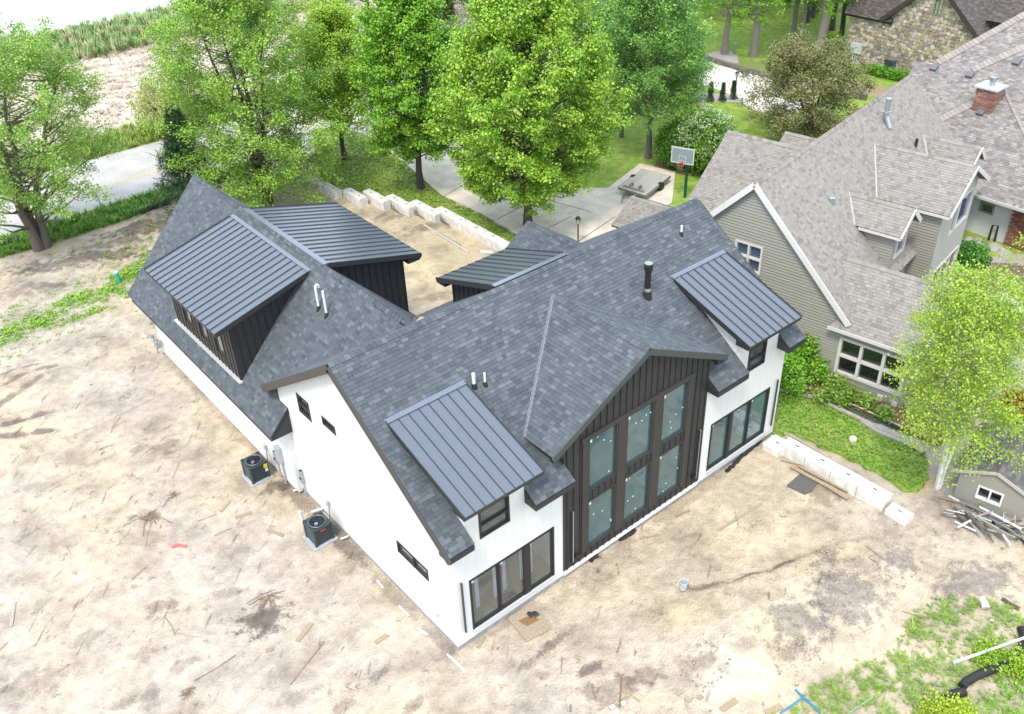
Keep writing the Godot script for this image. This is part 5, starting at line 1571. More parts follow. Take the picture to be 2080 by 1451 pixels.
func rock_cluster(n: int, spread: float, size: float, seed_: int) -> ArrayMesh:
	var r := RandomNumberGenerator.new()
	r.seed = seed_
	var mb := MB.new()
	for k in n:
		var ce := Vector3(r.randfn(0, 1), 0, r.randfn(0, 1)) * spread * 0.6
		var s := size * r.randf_range(0.35, 1.2)
		var sq := Vector3(r.randf_range(0.8, 1.5), r.randf_range(0.4, 0.8), r.randf_range(0.8, 1.4))
		var rings := []
		for j in 4:
			var ring := []
			for i in 6:
				var a := TAU * (i + 0.5 * (j % 2)) / 6.0
				var ph := -0.4 + j * 0.62
				ring.append(ce + Vector3(cos(a) * cos(ph), sin(ph), sin(a) * cos(ph)) * sq * s * r.randf_range(0.75, 1.2))
			rings.append(ring)
		var g := G(r.randf_range(0.75, 1.2))
		for j in 3:
			for i in 6:
				var A: Vector3 = rings[j][i]; var B: Vector3 = rings[j][(i + 1) % 6]; var D: Vector3 = rings[j + 1][(i + 1) % 6]; var E: Vector3 = rings[j + 1][i]
				for T in [[A, B, D], [A, D, E]]:
					var nn: Vector3 = (T[1] - T[0]).cross(T[2] - T[0]).normalized()
					if nn.dot((T[0] + T[1] + T[2]) / 3.0 - ce) < 0: nn = -nn
					mb.flat(T[0], T[1], T[2], nn, g)
	return mb.mesh(mats["soil"])
func plants() -> void:
	var maple := leaf_clump(22, 0.33, 0.125, 1, 0.95)
	var small := leaf_clump(20, 0.31, 0.125, 2, 0.75)
	var birchl := leaf_clump(18, 0.28, 0.085, 3, 0.75)
	var strap := leaf_clump(12, 0.32, 0.22, 4, 0.4)
	needle = leaf_clump(26, 0.26, 0.2, 5, 0.16)
	var g0 := Color(0.125, 0.31, 0.02)
	var g1 := Color(0.28, 0.50, 0.04)
	var g2 := Color(0.40, 0.57, 0.06)
	var CR := CB.x
	CR = Vector3(CR.x, 0, CR.z).normalized()
	var G1 := "maples along the drive"
	tree("maple_tree", "open maple with forked leaning trunk by the grass verge of road", "tree", "", gp(85, 505), 12.4, 2.8, 4.8, CR * 2.4, 0.36, 105, 26, small, Color(0.20, 0.35, 0.055), Color(0.34, 0.51, 0.09), 101, 1, 3, 1.0, Color(0.24, 0.20, 0.17))
	tree("maple_tree", "tall upright maple with many grey stems behind the garage roof", "tree", "", gp(545, 415), 15.0, 0.9, 4.9, Vector3.ZERO, 0.24, 205, 28, small, Color(0.19, 0.35, 0.04), Color(0.34, 0.53, 0.07), 102, 1, 5, 1.0, Color(0.25, 0.21, 0.19))
	tree("young_maple", "small yellow-green maple standing on lawn inside the drive bend", "tree", G1, gp(700, 325), 10.2, 2.9, 3.0, CR * 0.2, 0.17, 120, 28, small, Color(0.26, 0.43, 0.02), g2, 103, 0, 1, 0.85)
	tree("maple_tree", "dense round green maple with bark ring at the lawn edge", "tree", G1, gp(855, 385), 13.0, 2.9, 3.4, Vector3.ZERO, 0.22, 180, 28, maple, g0, g1, 104, 0, 1, 0.72)
	tree("maple_tree", "largest full green maple with twin stem beside the concrete drive", "tree", G1, gp(1072, 462), 14.3, 2.5, 4.8, CR * 0.5, 0.24, 290, 30, maple, Color(0.145, 0.33, 0.02), g2, 105, 0, 1, 0.75, Color(0.20, 0.17, 0.15))
	tree("poplar_tree", "slender grey-barked tree on lawn behind the flat trailer", "tree", "", gp(1316, 322), 12.2, 3.6, 3.3, Vector3.ZERO, 0.21, 120, 24, small, Color(0.13, 0.28, 0.05), Color(0.23, 0.43, 0.075), 106, 1, 1, 0.9, Color(0.36, 0.32, 0.30))
	tree("poplar_tree", "thin grey-barked tree just behind the largest maple", "tree", "", gp(1262, 280), 12.0, 2.6, 2.6, Vector3.ZERO, 0.15, 90, 22, small, Color(0.13, 0.28, 0.05), Color(0.23, 0.43, 0.075), 107, 1, 1, 0.9, Color(0.36, 0.32, 0.30))
	tree("crabapple_tree", "broad bronze-leaved crabapple behind the grey house", "tree", "", gp(1640, 285), 6.4, 1.0, 4.0, CR * -0.9, 0.16, 95, 24, small, Color(0.17, 0.20, 0.06), Color(0.31, 0.27, 0.12), 108, 3, 3, 0.85)
	tree("birch_tree", "lime-green multi-stem birch with white trunks beside small shed", "tree", "", gp(1905, 992), 9.5, 2.9, 1.75, CR * -0.8, 0.085, 105, 24, birchl, Color(0.24, 0.37, 0.03), Color(0.40, 0.53, 0.065), 109, 2, 3, 0.85, Color(0.86, 0.84, 0.79))
	tree("birch_tree", "loose lime-green birch hanging over the paver patio", "tree", "", Vector3(29.6, 0, 6.6), 7.6, 2.6, 2.8, CR * -1.0, 0.08, 50, 14, birchl, Color(0.26, 0.40, 0.03), Color(0.43, 0.56, 0.065), 110, 2, 3, 0.85, Color(0.86, 0.84, 0.79))
	tree("green_tree", "thin green tree leaning over the shed roof", "tree", "", Vector3(22.6, 0, 9.4), 4.2, 1.4, 1.5, CR * -0.3, 0.05, 26, 14, birchl, Color(0.12, 0.27, 0.03), Color(0.22, 0.42, 0.05), 111, 2, 2, 0.6, Color(0.3, 0.26, 0.22))
	# tall trees on the lawn of the stone house
	var G2 := "tall trees on the far lawn"
	var bk := Color(0.50, 0.45, 0.40)
	for q in [[1472, 112, 15.0, 3.4, 3.4, 0.30, 2, "tall tree with hanging willowy leaves on gravel bed", strap], [1530, 115, 14.0, 3.6, 3.6, 0.36, 0, "tall tree with crooked knotted trunk on far lawn", maple], [1608, 97, 16.0, 4.4, 3.0, 0.26, 0, "straight grey trunk tree beside a slimmer one on far lawn", maple], [1624, 107, 15.0, 5.0, 2.4, 0.18, 0, "slim pale trunk tree on far lawn", maple], [1662, 119, 16.0, 4.6, 3.6, 0.42, 0, "thick forked grey trunk tree near the stone wall", maple]]:
		tree("tall_tree", q[7], "tree", G2, gp(q[0], q[1]), q[2], q[3], q[4], Vector3.ZERO, q[5], 60, 16, q[8], g0, Color(0.26, 0.44, 0.04), 120 + int(q[0]), q[6], 1, 1.0, bk)
	rng.seed = 55
	var wd := []
	for k in 13: wd.append([68.0 + k * 3.1 + rng.randf() * 2.0, -33.0 - rng.randf() * 14.0 - k * 0.5])
	for k in 10: wd.append([38.0 + k * 4.0 + rng.randf() * 2.0, -56.0 - rng.randf() * 12.0])
	for q in [[1690, 62], [1650, 36], [1600, 14], [1705, 92], [1560, -8], [1440, -6], [1500, -12], [1400, 40]]:
		var g := gp(q[0], q[1])
		wd.append([g.x, g.z])
	wd.append([41.5, -31.5])
	wd.append([46.0, -35.0])
	wd.append([50.5, -39.0])
	for i in wd.size():
		tree("woodland_tree", "leafy green tree in the woods around the far lawn", "tree", "woodland trees around the far lawn", Vector3(wd[i][0], 0, wd[i][1]), 13.0 + (i * 37 % 5), 1.2 + (i % 3) * 1.2, 3.6, Vector3.ZERO, 0.24, 52, 14, maple, Color(0.07, 0.19, 0.02), Color(0.16, 0.34, 0.035), 300 + i, i % 2, 1, 1.2, Color(0.2, 0.17, 0.15))
	conifer("spruce_tree", "dark green spruce behind the tall upright maple", "", gp(400, 428), 7.2, 3.6, 7, Color(0.03, 0.075, 0.03), Color(0.06, 0.13, 0.045))
	conifer("spruce_tree", "tiny spruce standing alone on the far sand", "", gp(914, 40), 3.5, 0.9, 8, Color(0.12, 0.12, 0.03), Color(0.20, 0.17, 0.05))
	for q in [[1442, 207], [1467, 207], [1488, 203]]:
		conifer("arborvitae", "small columnar evergreen in the pale gravel strip", "evergreens in the gravel strip", gp(q[0], q[1]), 1.55, 0.36, 9 + int(q[0]), Color(0.025, 0.07, 0.035), Color(0.05, 0.12, 0.05))
	bush("lilac_bush", "large dark green bush beside the basketball hoop", "bush", "", gp(1378, 340), 3.2, 1.5, 950, small, Color(0.055, 0.17, 0.015), Color(0.13, 0.31, 0.03), 21)
	bush("viburnum_bush", "large bush covered in white blossom beside the grey house", "bush", "", gp(1432, 350), 4.2, 1.9, 1300, small, Color(0.11, 0.26, 0.02), Color(0.25, 0.43, 0.05), 22, 0.45)
	bush("lilac_bush", "pink-flecked bush behind the striped lawn", "bush", "", gp(1372, 205), 5.2, 2.4, 1200, small, Color(0.07, 0.19, 0.03), Color(0.14, 0.31, 0.05), 23, 0.06)
	bush("shrub", "round bright green shrub at the corner of the stone wall", "bush", "", gp(1690, 112), 1.7, 0.8, 260, small, Color(0.16, 0.34, 0.02), Color(0.28, 0.47, 0.04), 24)
	for k in 6: bush("hosta", "leafy green plant in row along the stone house foundation", "plant", "plants along the stone house", gp(1768 + k * 13, 150 + k * 3), 0.7, 0.6, 90, strap, Color(0.10, 0.28, 0.02), Color(0.22, 0.43, 0.04), 400 + k)
	for q in [[1598, 772, 1.3, 0.6, 200, "bright green leafy shrub at the foot of siding next to new house corner"], [1632, 752, 2.1, 0.5, 170, "tallest leafy shrub climbing the grey siding"], [1652, 770, 1.0, 0.4, 90, "rounded leafy shrub between tall shrub and mulch bed"], [1612, 790, 0.5, 0.45, 90, "low spreading green shrub at the lawn edge"], [1590, 757, 1.6, 0.5, 150, "leafy green shrub deepest in the gap between the houses"]]:
		bush("garden_shrub", q[5], "bush", "shrubs against the grey siding", gp(q[0], q[1], 0.2), q[2], q[3], q[4], small, Color(0.13, 0.33, 0.02), Color(0.26, 0.50, 0.04), 500 + int(q[0]))
	for q in [[1692, 798, 0.7, 0.4, 90], [1708, 818, 0.4, 0.3, 36], [1672, 812, 0.4, 0.3, 40], [1728, 812, 0.5, 0.2, 22], [1748, 822, 0.45, 0.2, 22], [1764, 830, 0.45, 0.2, 22], [1795, 850, 0.4, 0.25, 30]]:
		bush("garden_plant", "low wispy green plant in the red mulch bed", "plant", "plants in the mulch bed", gp(q[0], q[1], 0.2), q[2], q[3], q[4], strap, Color(0.14, 0.26, 0.03), Color(0.28, 0.42, 0.07), 600 + int(q[0]))
	bush("barberry_bush", "orange-red bush at the patio edge behind the birch", "bush", "", gp(2072, 850), 1.1, 0.8, 260, small, Color(0.32, 0.13, 0.03), Color(0.45, 0.25, 0.04), 33)
	bush("patio_plant", "green potted plant beside the patio steps", "plant", "", gp(1968, 540), 1.3, 0.8, 200, small, Color(0.06, 0.22, 0.03), Color(0.14, 0.36, 0.05), 34)
	bush("willow_bush", "pale yellow-green willow bush at the marsh edge", "bush", "", gp(350, 265), 4.2, 2.6, 700, strap, Color(0.34, 0.38, 0.10), Color(0.50, 0.50, 0.18), 35)
	bush("weed_clump", "bright yellow-green shrub over the black sediment tube", "bush", "", gp(1930, 1484), 0.6, 0.85, 520, birchl, Color(0.28, 0.41, 0.02), Color(0.44, 0.54, 0.05), 36)
	bush("weed_clump", "yellow-green shrub beside the white pole end", "bush", "", gp(2010, 1340), 0.3, 0.45, 150, birchl, Color(0.22, 0.38, 0.02), Color(0.34, 0.50, 0.05), 37)
	bush("weed_clump", "yellow-green shrub at the frame edge past the black tube", "bush", "", gp(2080, 1360), 0.4, 0.55, 200, birchl, Color(0.24, 0.40, 0.02), Color(0.36, 0.52, 0.05), 38)
	# ground cover
	var gt := tuft(10, 0.09, 0.10, 6, 0.009)
	var tall := tuft(12, 0.5, 0.30, 7, 0.016)
	var weed := leaf_clump(14, 0.16, 0.10, 8, 0.6)
	var weedg := tuft(14, 0.16, 0.2, 9, 0.012)
	var reed := tuft(16, 1.15, 0.55, 10, 0.03)
	var straw := tuft(10, 0.3, 0.7, 11, 0.03)
	scatter("lawn_grass", "short green lawn grass with dry patches beside the block wall and drive", "grass", [P_LAWNA], 55.0, gt, Color(0.15, 0.30, 0.025), Color(0.40, 0.40, 0.12), 0.06, 0.8, 1.5, 61)
	scatter("lawn_grass", "short green lawn grass between the two houses", "grass", [P_LAWNR], 110.0, gt, Color(0.12, 0.30, 0.02), Color(0.34, 0.40, 0.09), 0.08, 0.7, 1.3, 62)
	scatter("verge_grass", "long bright grass along the near edge of the road", "grass", [PackedVector2Array([Vector2(-20, -43.9), Vector2(14, -43.9), Vector2(14, -42.8), Vector2(4, -40.8), Vector2(-20, -41.6)])], 26.0, tall, Color(0.09, 0.25, 0.015), Color(0.20, 0.38, 0.03), 0.05, 0.5, 1.0, 63)
	scatter("verge_grass", "long mixed grass on the far side of the road", "grass", [rect(-30, -57.5, 60, -53.0)], 12.0, tall, Color(0.15, 0.30, 0.02), Color(0.36, 0.38, 0.09), 0.0, 0.7, 1.5, 64)
	scatter("marsh_reeds", "tall green and straw coloured reeds along the lake shore", "reeds", [rect(-25, -91.0, 75, -79.0)], 4.5, reed, Color(0.13, 0.32, 0.06), Color(0.55, 0.45, 0.28), -0.1, 0.6, 1.25, 65)
	scatter("marsh_straw", "flattened pale dead reeds over the marsh", "reeds", [rect(-25, -81.0, 75, -57.0)], 3.0, straw, Color(0.58, 0.49, 0.38), Color(0.42, 0.34, 0.26), -0.12, 0.6, 1.3, 66)
	var wl := [gpoly([[-40, 690], [60, 640], [130, 600], [200, 590], [280, 545], [300, 560], [262, 605], [190, 640], [80, 680], [-40, 720]]), gpoly([[200, 570], [255, 540], [320, 495], [330, 520], [290, 590], [240, 600]]), gpoly([[90, 520], [200, 490], [320, 450], [330, 470], [230, 540], [100, 570]])]
	scatter("weeds", "bright green weeds spreading over bare soil behind the garage", "weeds", [wl[0], wl[1]], 48.0, weed, Color(0.15, 0.34, 0.02), Color(0.32, 0.52, 0.05), 0.03, 0.7, 1.4, 67, 0.12, true)
	scatter("weeds", "loose single weeds around the green band behind the garage", "weeds", [gpoly([[-40, 650], [150, 565], [330, 470], [330, 560], [215, 650], [-40, 760]])], 9.0, weed, Color(0.15, 0.33, 0.02), Color(0.32, 0.50, 0.05), 0.03, 0.4, 1.1, 78, 0.0, true)
	scatter("weeds", "thin weeds on the dark soil near the leaning maple", "weeds", [wl[2]], 10.0, weed, Color(0.12, 0.27, 0.03), Color(0.26, 0.42, 0.06), 0.03, 0.6, 1.2, 68, 0.5, true)
	var wr := [gpoly([[1590, 1470], [1640, 1400], [1740, 1360], [1820, 1320], [1830, 1290], [1860, 1240], [1900, 1210], [1985, 1220], [2090, 1240], [2090, 1360], [1960, 1400], [1890, 1470]]), gpoly([[1930, 1440], [1970, 1390], [2090, 1330], [2090, 1470]])]
	scatter("weed_grass", "patchy green grass and weeds on the sandy corner by the black tube", "grass", wr, 60.0, weedg, Color(0.13, 0.26, 0.03), Color(0.30, 0.41, 0.08), 0.02, 0.35, 0.95, 69, 0.34, true)
	scatter("weed_grass", "sparse single grass tufts between the patches on the sandy corner", "grass", [wr[0]], 26.0, weedg, Color(0.12, 0.27, 0.02), Color(0.30, 0.42, 0.06), 0.02, 0.3, 0.8, 77, 0.0, true)
	scatter("weeds", "broad-leaved green weeds beyond the black tube", "weeds", [gpoly([[1975, 1425], [2040, 1385], [2090, 1345], [2090, 1470], [1965, 1470]])], 26.0, weed, Color(0.14, 0.34, 0.03), Color(0.27, 0.48, 0.06), 0.05, 0.8, 1.4, 70, 0.0, true)
	scatter("weeds", "scattered seedlings on the sand near the blue pipes", "weeds", [gpoly([[1480, 1451], [1600, 1400], [1750, 1330], [1800, 1330], [1640, 1470], [1500, 1480]])], 5.0, weedg, Color(0.12, 0.28, 0.015), Color(0.26, 0.42, 0.04), 0.02, 0.4, 0.9, 71, 0.4, true)
	# twigs and clods nobody could count
	rng.seed = 72
	var tw := MB.new()
	for k in 5: tw.beam(Vector3(rng.randf_range(-0.2, 0.2), 0.015, rng.randf_range(-0.2, 0.2)), Vector3(rng.randf_range(-0.25, 0.25), 0.03, rng.randf_range(-0.25, 0.25)), 0.007, 0.007, Color.WHITE)
	var twig := tw.mesh(mats["bark"])
	scatter("twig_litter", "small twigs and root scraps scattered over the sand", "debris", [gpoly([[0, 720], [300, 680], [520, 900], [640, 1080], [900, 1340], [700, 1460], [0, 1460]]), gpoly([[1100, 1270], [1600, 990], [1900, 1060], [2060, 1160], [1700, 1350], [1500, 1460], [900, 1460]])], 1.2, twig, Color(0.20, 0.15, 0.11), Color(0.42, 0.33, 0.23), 0.0, 0.3, 1.0, 73, 0.25, true)
	var clod := rock_cluster(1, 0.0, 0.05, 81)
	var lump := rock_cluster(2, 0.1, 0.09, 82)
	scatter("soil_clods", "small clods and pebbles on the bare sand", "soil", [gpoly([[0, 720], [300, 680], [520, 900], [640, 1080], [900, 1340], [700, 1460], [0, 1460]]), gpoly([[1100, 1270], [1600, 990], [1900, 1060], [2060, 1160], [1700, 1350], [1500, 1460], [900, 1460]])], 6.0, clod, Color(0.36, 0.30, 0.24), Color(0.62, 0.53, 0.41), -0.01, 0.2, 0.75, 74, 0.2, true)
	var big := []
	for q in [[1720, 1225], [1610, 1280], [1690, 1150], [1820, 1150], [1615, 1330], [1430, 1352]]: big.append(gpoly([[q[0] - 60, q[1] - 10], [q[0], q[1] - 55], [q[0] + 60, q[1]], [q[0] + 10, q[1] + 60], [q[0] - 40, q[1] + 40]]))
	scatter("soil_clods", "heap of grey-brown topsoil clods dumped on the sand", "soil", big, 45.0, lump, Color(0.52, 0.445, 0.37), Color(0.70, 0.60, 0.50), 0.0, 0.1, 0.6, 75, 0.0, true)
	scatter("pale_gravel", "loose pale stones along the foot of the right block wall", "gravel", [gpoly([[1560, 915], [1600, 905], [1680, 955], [1800, 1020], [1835, 1062], [1790, 1045], [1700, 995], [1620, 950]])], 60.0, clod, Color(0.55, 0.48, 0.40), Color(0.66, 0.60, 0.53), 0.0, 0.4, 1.0, 76, 0.0, true)

# ---------- things on the ground ----------
func tube_thing(nm: String, label: String, cat: String, pts: Array, r: float, col: Color, m: String, sides: int = 10, group: String = "") -> void:
	var mb := MB.new()
	mb.tube(pts, [r], sides, col)
	tag(put(nm, mb, mats[m]), label, cat, group)
func board(nm: String, label: String, cat: String, p: Array, w: float, t: float, col: Color, group: String = "", lift: float = 0.02, m: String = "wood") -> void:
	var a := gp(p[0], p[1])
	var b := gp(p[2], p[3])
	a.y = dh(a.x, a.z) + lift
	b.y = dh(b.x, b.z) + lift
	var mb := MB.new()
	mb.beam(a, b, w, t, col)
	tag(put(nm, mb, mats[m]), label, cat, group)
func block_mesh(sz: Vector3) -> ArrayMesh:
	var mb := MB.new()
	var c := 0.045
	var x := sz.x / 2
	var col := Color(0.80, 0.785, 0.75)
	mb.slab(pv([[-x, 0], [x, 0], [x, sz.y - c], [x - c, sz.y], [-x + c, sz.y], [-x, sz.y - c]]), Vector3.ZERO, Vector3.RIGHT, UP, Vector3.BACK, -sz.z / 2 + 0.012, sz.z / 2 - 0.012, sz.z / 2 - 0.012, 0, 1, col)
	mb.box(Vector3(0, sz.y + 0.004, 0), Vector3(0.05, 0.012, 0.16), G(0.03))
	return mb.mesh(mats["concrete"])
func block(me: Mesh, at: Vector3, turn: float, label: String, group: String) -> void:
	var o := MeshInstance3D.new()
	o.name = numbered("concrete_block")
	o.mesh = me
	add_child(o, true)
	o.position = at
	o.rotation.y = turn
	tag(o, label, "block", group)
func ac_unit(at: Vector3, turn: float, label: String, tagc: int) -> void:
	var t := thing("air_conditioner", label, "air conditioner", at, turn)
	var dk := Color(0.045, 0.062, 0.066)
	var mb := MB.new()
	mb.box(Vector3(0, 0.035, 0), Vector3(1.0, 0.09, 1.0), Color(0.46, 0.49, 0.53))
	put("pad", mb, mats["concrete"], t)
	mb = MB.new()
	for i in 4:
		var b := Basis(UP, i * PI / 2)
		mb.box(b * Vector3(0.36, 0.5, 0.36), Vector3(0.1, 0.84, 0.1), dk, b)
	mb.box(Vector3(0, 0.48, 0), Vector3(0.64, 0.76, 0.64), G(0.012))
	put("cabinet", mb, mats["plastic"], t)
	for side in 4:
		var b := Basis(UP, side * PI / 2)
		for k in 13:
			mb = MB.new()
			mb.box(b * Vector3(0, 0.14 + k * 0.06, 0.365), Vector3(0.66, 0.03, 0.05), dk, b * Basis(Vector3.RIGHT, 0.5))
			put("louver", mb, mats["plastic"], t)
	mb = MB.new()
	mb.slab(pv([[-0.41, -0.35], [-0.35, -0.41], [0.35, -0.41], [0.41, -0.35], [0.41, 0.35], [0.35, 0.41], [-0.35, 0.41], [-0.41, 0.35]]), Vector3(0, 0.9, 0), Vector3.RIGHT, Vector3.BACK, UP, -0.08, 0.0, 0.0, 0, 1, dk)
	mb.lathe(Vector3(0, 0.9, 0), [Vector2(0.36, 0.03), Vector2(0.33, 0.055), Vector2(0.30, 0.03), Vector2(0.30, 0.004)], 24, Color(0.09, 0.12, 0.125))
	put("top_ring", mb, mats["plastic"], t)
	mb = MB.new()
	mb.lathe(Vector3(0, 0.9, 0), [Vector2(0.0, 0.012), Vector2(0.30, 0.008)], 24, Color(0.01, 0.014, 0.03))
	put("fan_well", mb, mats["plastic"], t)
	for k in 3:
		mb = MB.new()
		mb.box(Basis(UP, k * TAU / 3) * Vector3(0.14, 0.925, 0), Vector3(0.22, 0.008, 0.1), Color(0.05, 0.06, 0.08), Basis(UP, k * TAU / 3) * Basis(Vector3.RIGHT, 0.3))
		put("fan_blade", mb, mats["steel"], t)
	mb = MB.new()
	mb.lathe(Vector3(-0.1, 0.925, 0.12), [Vector2(0.0, 0.05), Vector2(0.07, 0.045), Vector2(0.08, 0.0)], 14, Color(0.5, 0.56, 0.62))
	put("motor_cap", mb, mats["steel"], t)
	mb = MB.new()
	if tagc == 0:
		mb.box(Vector3(0.28, 0.72, 0.405), Vector3(0.16, 0.2, 0.012), Color(0.75, 0.6, 0.02))
		put("energy_label", mb, mats["paint"], t)
		mb = MB.new()
		mb.box(Vector3(0.3, 0.5, 0.405), Vector3(0.12, 0.16, 0.012), G(0.7))
		put("rating_label", mb, mats["paint"], t)
	else:
		mb.box(Vector3(0.0, 0.76, 0.405), Vector3(0.22, 0.07, 0.012), Color(0.55, 0.05, 0.05))
		put("badge", mb, mats["paint"], t)
func lamp_post(at: Vector3, hgt: float, label: String) -> void:
	var t := thing("lamp_post", label, "lamp", at)
	var k := G(0.015)
	var mb := MB.new()
	mb.lathe(Vector3.ZERO, [Vector2(0.09, 0.0), Vector2(0.09, 0.25), Vector2(0.045, 0.32), Vector2(0.04, hgt - 0.45)], 10, k)
	put("post", mb, mats["plastic"], t)
	mb = MB.new()
	mb.lathe(Vector3(0, hgt - 0.45, 0), [Vector2(0.05, 0.0), Vector2(0.1, 0.05), Vector2(0.14, 0.32)], 6, Color(0.55, 0.56, 0.5))
	put("lantern_glass", mb, mats["plastic"], t)
	mb = MB.new()
	mb.lathe(Vector3(0, hgt - 0.13, 0), [Vector2(0.19, 0.0), Vector2(0.12, 0.1), Vector2(0.03, 0.16), Vector2(0.0, 0.24)], 6, k)
	for i in 4: mb.beam(Vector3(0, hgt - 0.43, 0) + Basis(UP, i * PI / 2) * Vector3(0.08, 0, 0), Vector3(0, hgt - 0.13, 0) + Basis(UP, i * PI / 2) * Vector3(0.15, 0, 0), 0.02, 0.02, k)
	put("lantern_cap", mb, mats["plastic"], t)
func objects() -> void:
	var mb: MB
	var t: Node3D
	ac_unit(Vector3(-0.98, 0, -12.65), 0.0, "dark green air conditioner with yellow label on pad by garage", 0)
	ac_unit(Vector3(-0.82, 0, -7.75), 0.0, "dark green air conditioner with red badge on pad by gable wall", 1)
	# pipes and scraps by the wall
	tube_thing("white_pipe", "white plastic pipe standing beside the red-badged air conditioner", "pipe", [Vector3(-0.95, 0.0, -8.75), Vector3(-0.98, 0.75, -8.85)], 0.06, G(0.75), "plastic")
	tube_thing("white_pipe", "short white pipe sticking out level from the gable wall", "pipe", [Vector3(0.0, 0.25, -8.9), Vector3(-0.45, 0.22, -9.05)], 0.05, G(0.75), "plastic")
	tube_thing("white_pipe", "small white pipe end below the electric panel", "pipe", [Vector3(0.0, 0.15, -10.6), Vector3(-0.35, 0.12, -10.75)], 0.045, G(0.72), "plastic")
	tube_thing("white_pipe", "small white pipe end past the red-badged air conditioner", "pipe", [Vector3(0.0, 0.15, -7.0), Vector3(-0.3, 0.12, -7.1)], 0.045, G(0.72), "plastic")
	for q in [[766, 1180, 778, 1195], [810, 1232, 830, 1252], [848, 1276, 868, 1290], [908, 1330, 945, 1365]]: board("pipe_scrap", "white strip of pipe half buried along the gable wall", "pipe", q, 0.07, 0.05, G(0.66), "white strips along the gable wall", 0.01, "plastic")
	# lumber
	var pine := Color(0.56, 0.44, 0.29)
	var LG := "lumber offcuts on the sand"
	var LL := "pale lumber offcut lying flat on the sand"
	for q in [[447, 1040, 466, 1020, 0.14], [478, 1052, 510, 1042, 0.16], [545, 1078, 576, 1090, 0.14], [604, 1305, 632, 1268, 0.16], [762, 1308, 786, 1292, 0.16], [540, 1322, 555, 1318, 0.14], [890, 1388, 902, 1386, 0.16], [970, 1318, 985, 1295, 0.1], [1300, 1095, 1340, 1088, 0.08], [1372, 1050, 1400, 1038, 0.1], [1330, 1060, 1350, 1048, 0.12], [1362, 1040, 1388, 1028, 0.08], [1375, 1412, 1383, 1406, 0.14], [1392, 1418, 1402, 1428, 0.12], [1418, 1422, 1426, 1416, 0.14], [1465, 1445, 1495, 1425, 0.2], [1555, 1451, 1588, 1435, 0.2], [1255, 1422, 1268, 1412, 0.2], [1270, 1418, 1280, 1412, 0.08], [1288, 1418, 1300, 1426, 0.06], [1215, 1445, 1225, 1440, 0.06], [345, 1012, 366, 1000, 0.08], [563, 1006, 572, 1010, 0.14]]:
		board("lumber_offcut", LL, "lumber", [q[0], q[1], q[2], q[3]], q[4], 0.04, jit(pine, 0.15), LG)
	board("lumber_board", "weathered white board lying alone at the far side of the sand", "lumber", [22, 1275, 30, 1225], 0.11, 0.03, Color(0.58, 0.53, 0.46))
	board("lumber_board", "thin straight lath lying near the damp patch", "lumber", [590, 1392, 658, 1305], 0.035, 0.03, Color(0.42, 0.31, 0.22))
	board("lumber_board", "thin rusty bar lying across small blocks", "lumber", [1258, 1440, 1263, 1380], 0.04, 0.03, Color(0.30, 0.16, 0.08), "", 0.06)
	board("lumber_board", "long plank edge half buried in the front sand", "lumber", [1458, 1078, 1548, 1025], 0.09, 0.04, Color(0.60, 0.46, 0.34))
	for q in [[1240, 1440], [1248, 1450], [1262, 1432]]: board("white_scrap", "white block scrap beside the rusty bar", "scrap", [q[0], q[1], q[0] + 8, q[1] - 4], 0.12, 0.06, G(0.72), "white scraps beside the rusty bar", 0.03, "plastic")
	for q in [[1606, 952, 1724, 1014, 0.14], [1622, 950, 1722, 1002, 0.1], [1645, 970, 1722, 1018, 0.08]]: board("lumber_board", "long pale plank leaning along the foot of the right block wall", "lumber", [q[0], q[1], q[2], q[3]], q[4], 0.05, jit(pine, 0.1), "planks by the right block wall", 0.08)
	board("lumber_board", "thin stick lying across gravel towards the planks", "lumber", [1585, 938, 1660, 955], 0.04, 0.03, Color(0.48, 0.34, 0.26), "", 0.06)
	# plywood with gloves
	t = thing("plywood_sheet", "stained plywood sheet lying below the left sliding door", "plywood", Vector3.ZERO)
	mb = MB.new()
	var pl := PackedVector2Array()
	for q in [[1030, 1257], [1086, 1228], [1122, 1278], [1070, 1306]]:
		var g := gp(q[0], q[1])
		pl.append(Vector2(g.x, g.z))
	mb.slab(pl, Vector3.ZERO, Vector3.RIGHT, Vector3.BACK, UP, 0.02, 0.06, 0.06, 0, 1, Color(0.58, 0.46, 0.33))
	put("sheet", mb, mats["wood"], t)
	mb = MB.new()
	mb.slab(gpoly([[1052, 1264], [1078, 1252], [1096, 1262], [1070, 1275]]), Vector3.ZERO, Vector3.RIGHT, Vector3.BACK, UP, 0.06, 0.063, 0.063, 0, 1, Color(0.42, 0.24, 0.11))
	put("stain", mb, mats["soil"], t)
	for q in [[1076, 1250], [1086, 1249]]:
		mb = MB.new()
		var g := gp(q[0], q[1])
		mb.lathe(g + UP * 0.06, [Vector2(0.0, 0.06), Vector2(0.07, 0.05), Vector2(0.1, 0.02), Vector2(0.09, 0.0)], 9, Color(0.03, 0.035, 0.045))
		for k in 4: mb.tube([g + Vector3(0.05 * k - 0.07, 0.09, 0.05), g + Vector3(0.06 * k - 0.09, 0.08, 0.18)], [0.018], 6, Color(0.03, 0.035, 0.045))
		tag(put("work_glove", mb, mats["rubber"]), "black work glove lying on the plywood sheet", "glove", "gloves on the plywood")
	# bucket
	t = thing("bucket", "white plastic bucket standing on the front sand", "bucket", gp(1388, 1196))
	mb = MB.new()
	mb.lathe(Vector3.ZERO, [Vector2(0.0, 0.0), Vector2(0.125, 0.0), Vector2(0.15, 0.36), Vector2(0.155, 0.37), Vector2(0.14, 0.37), Vector2(0.12, 0.05), Vector2(0.0, 0.05)], 20, Color(0.62, 0.66, 0.70))
	put("pail", mb, mats["plastic"], t)
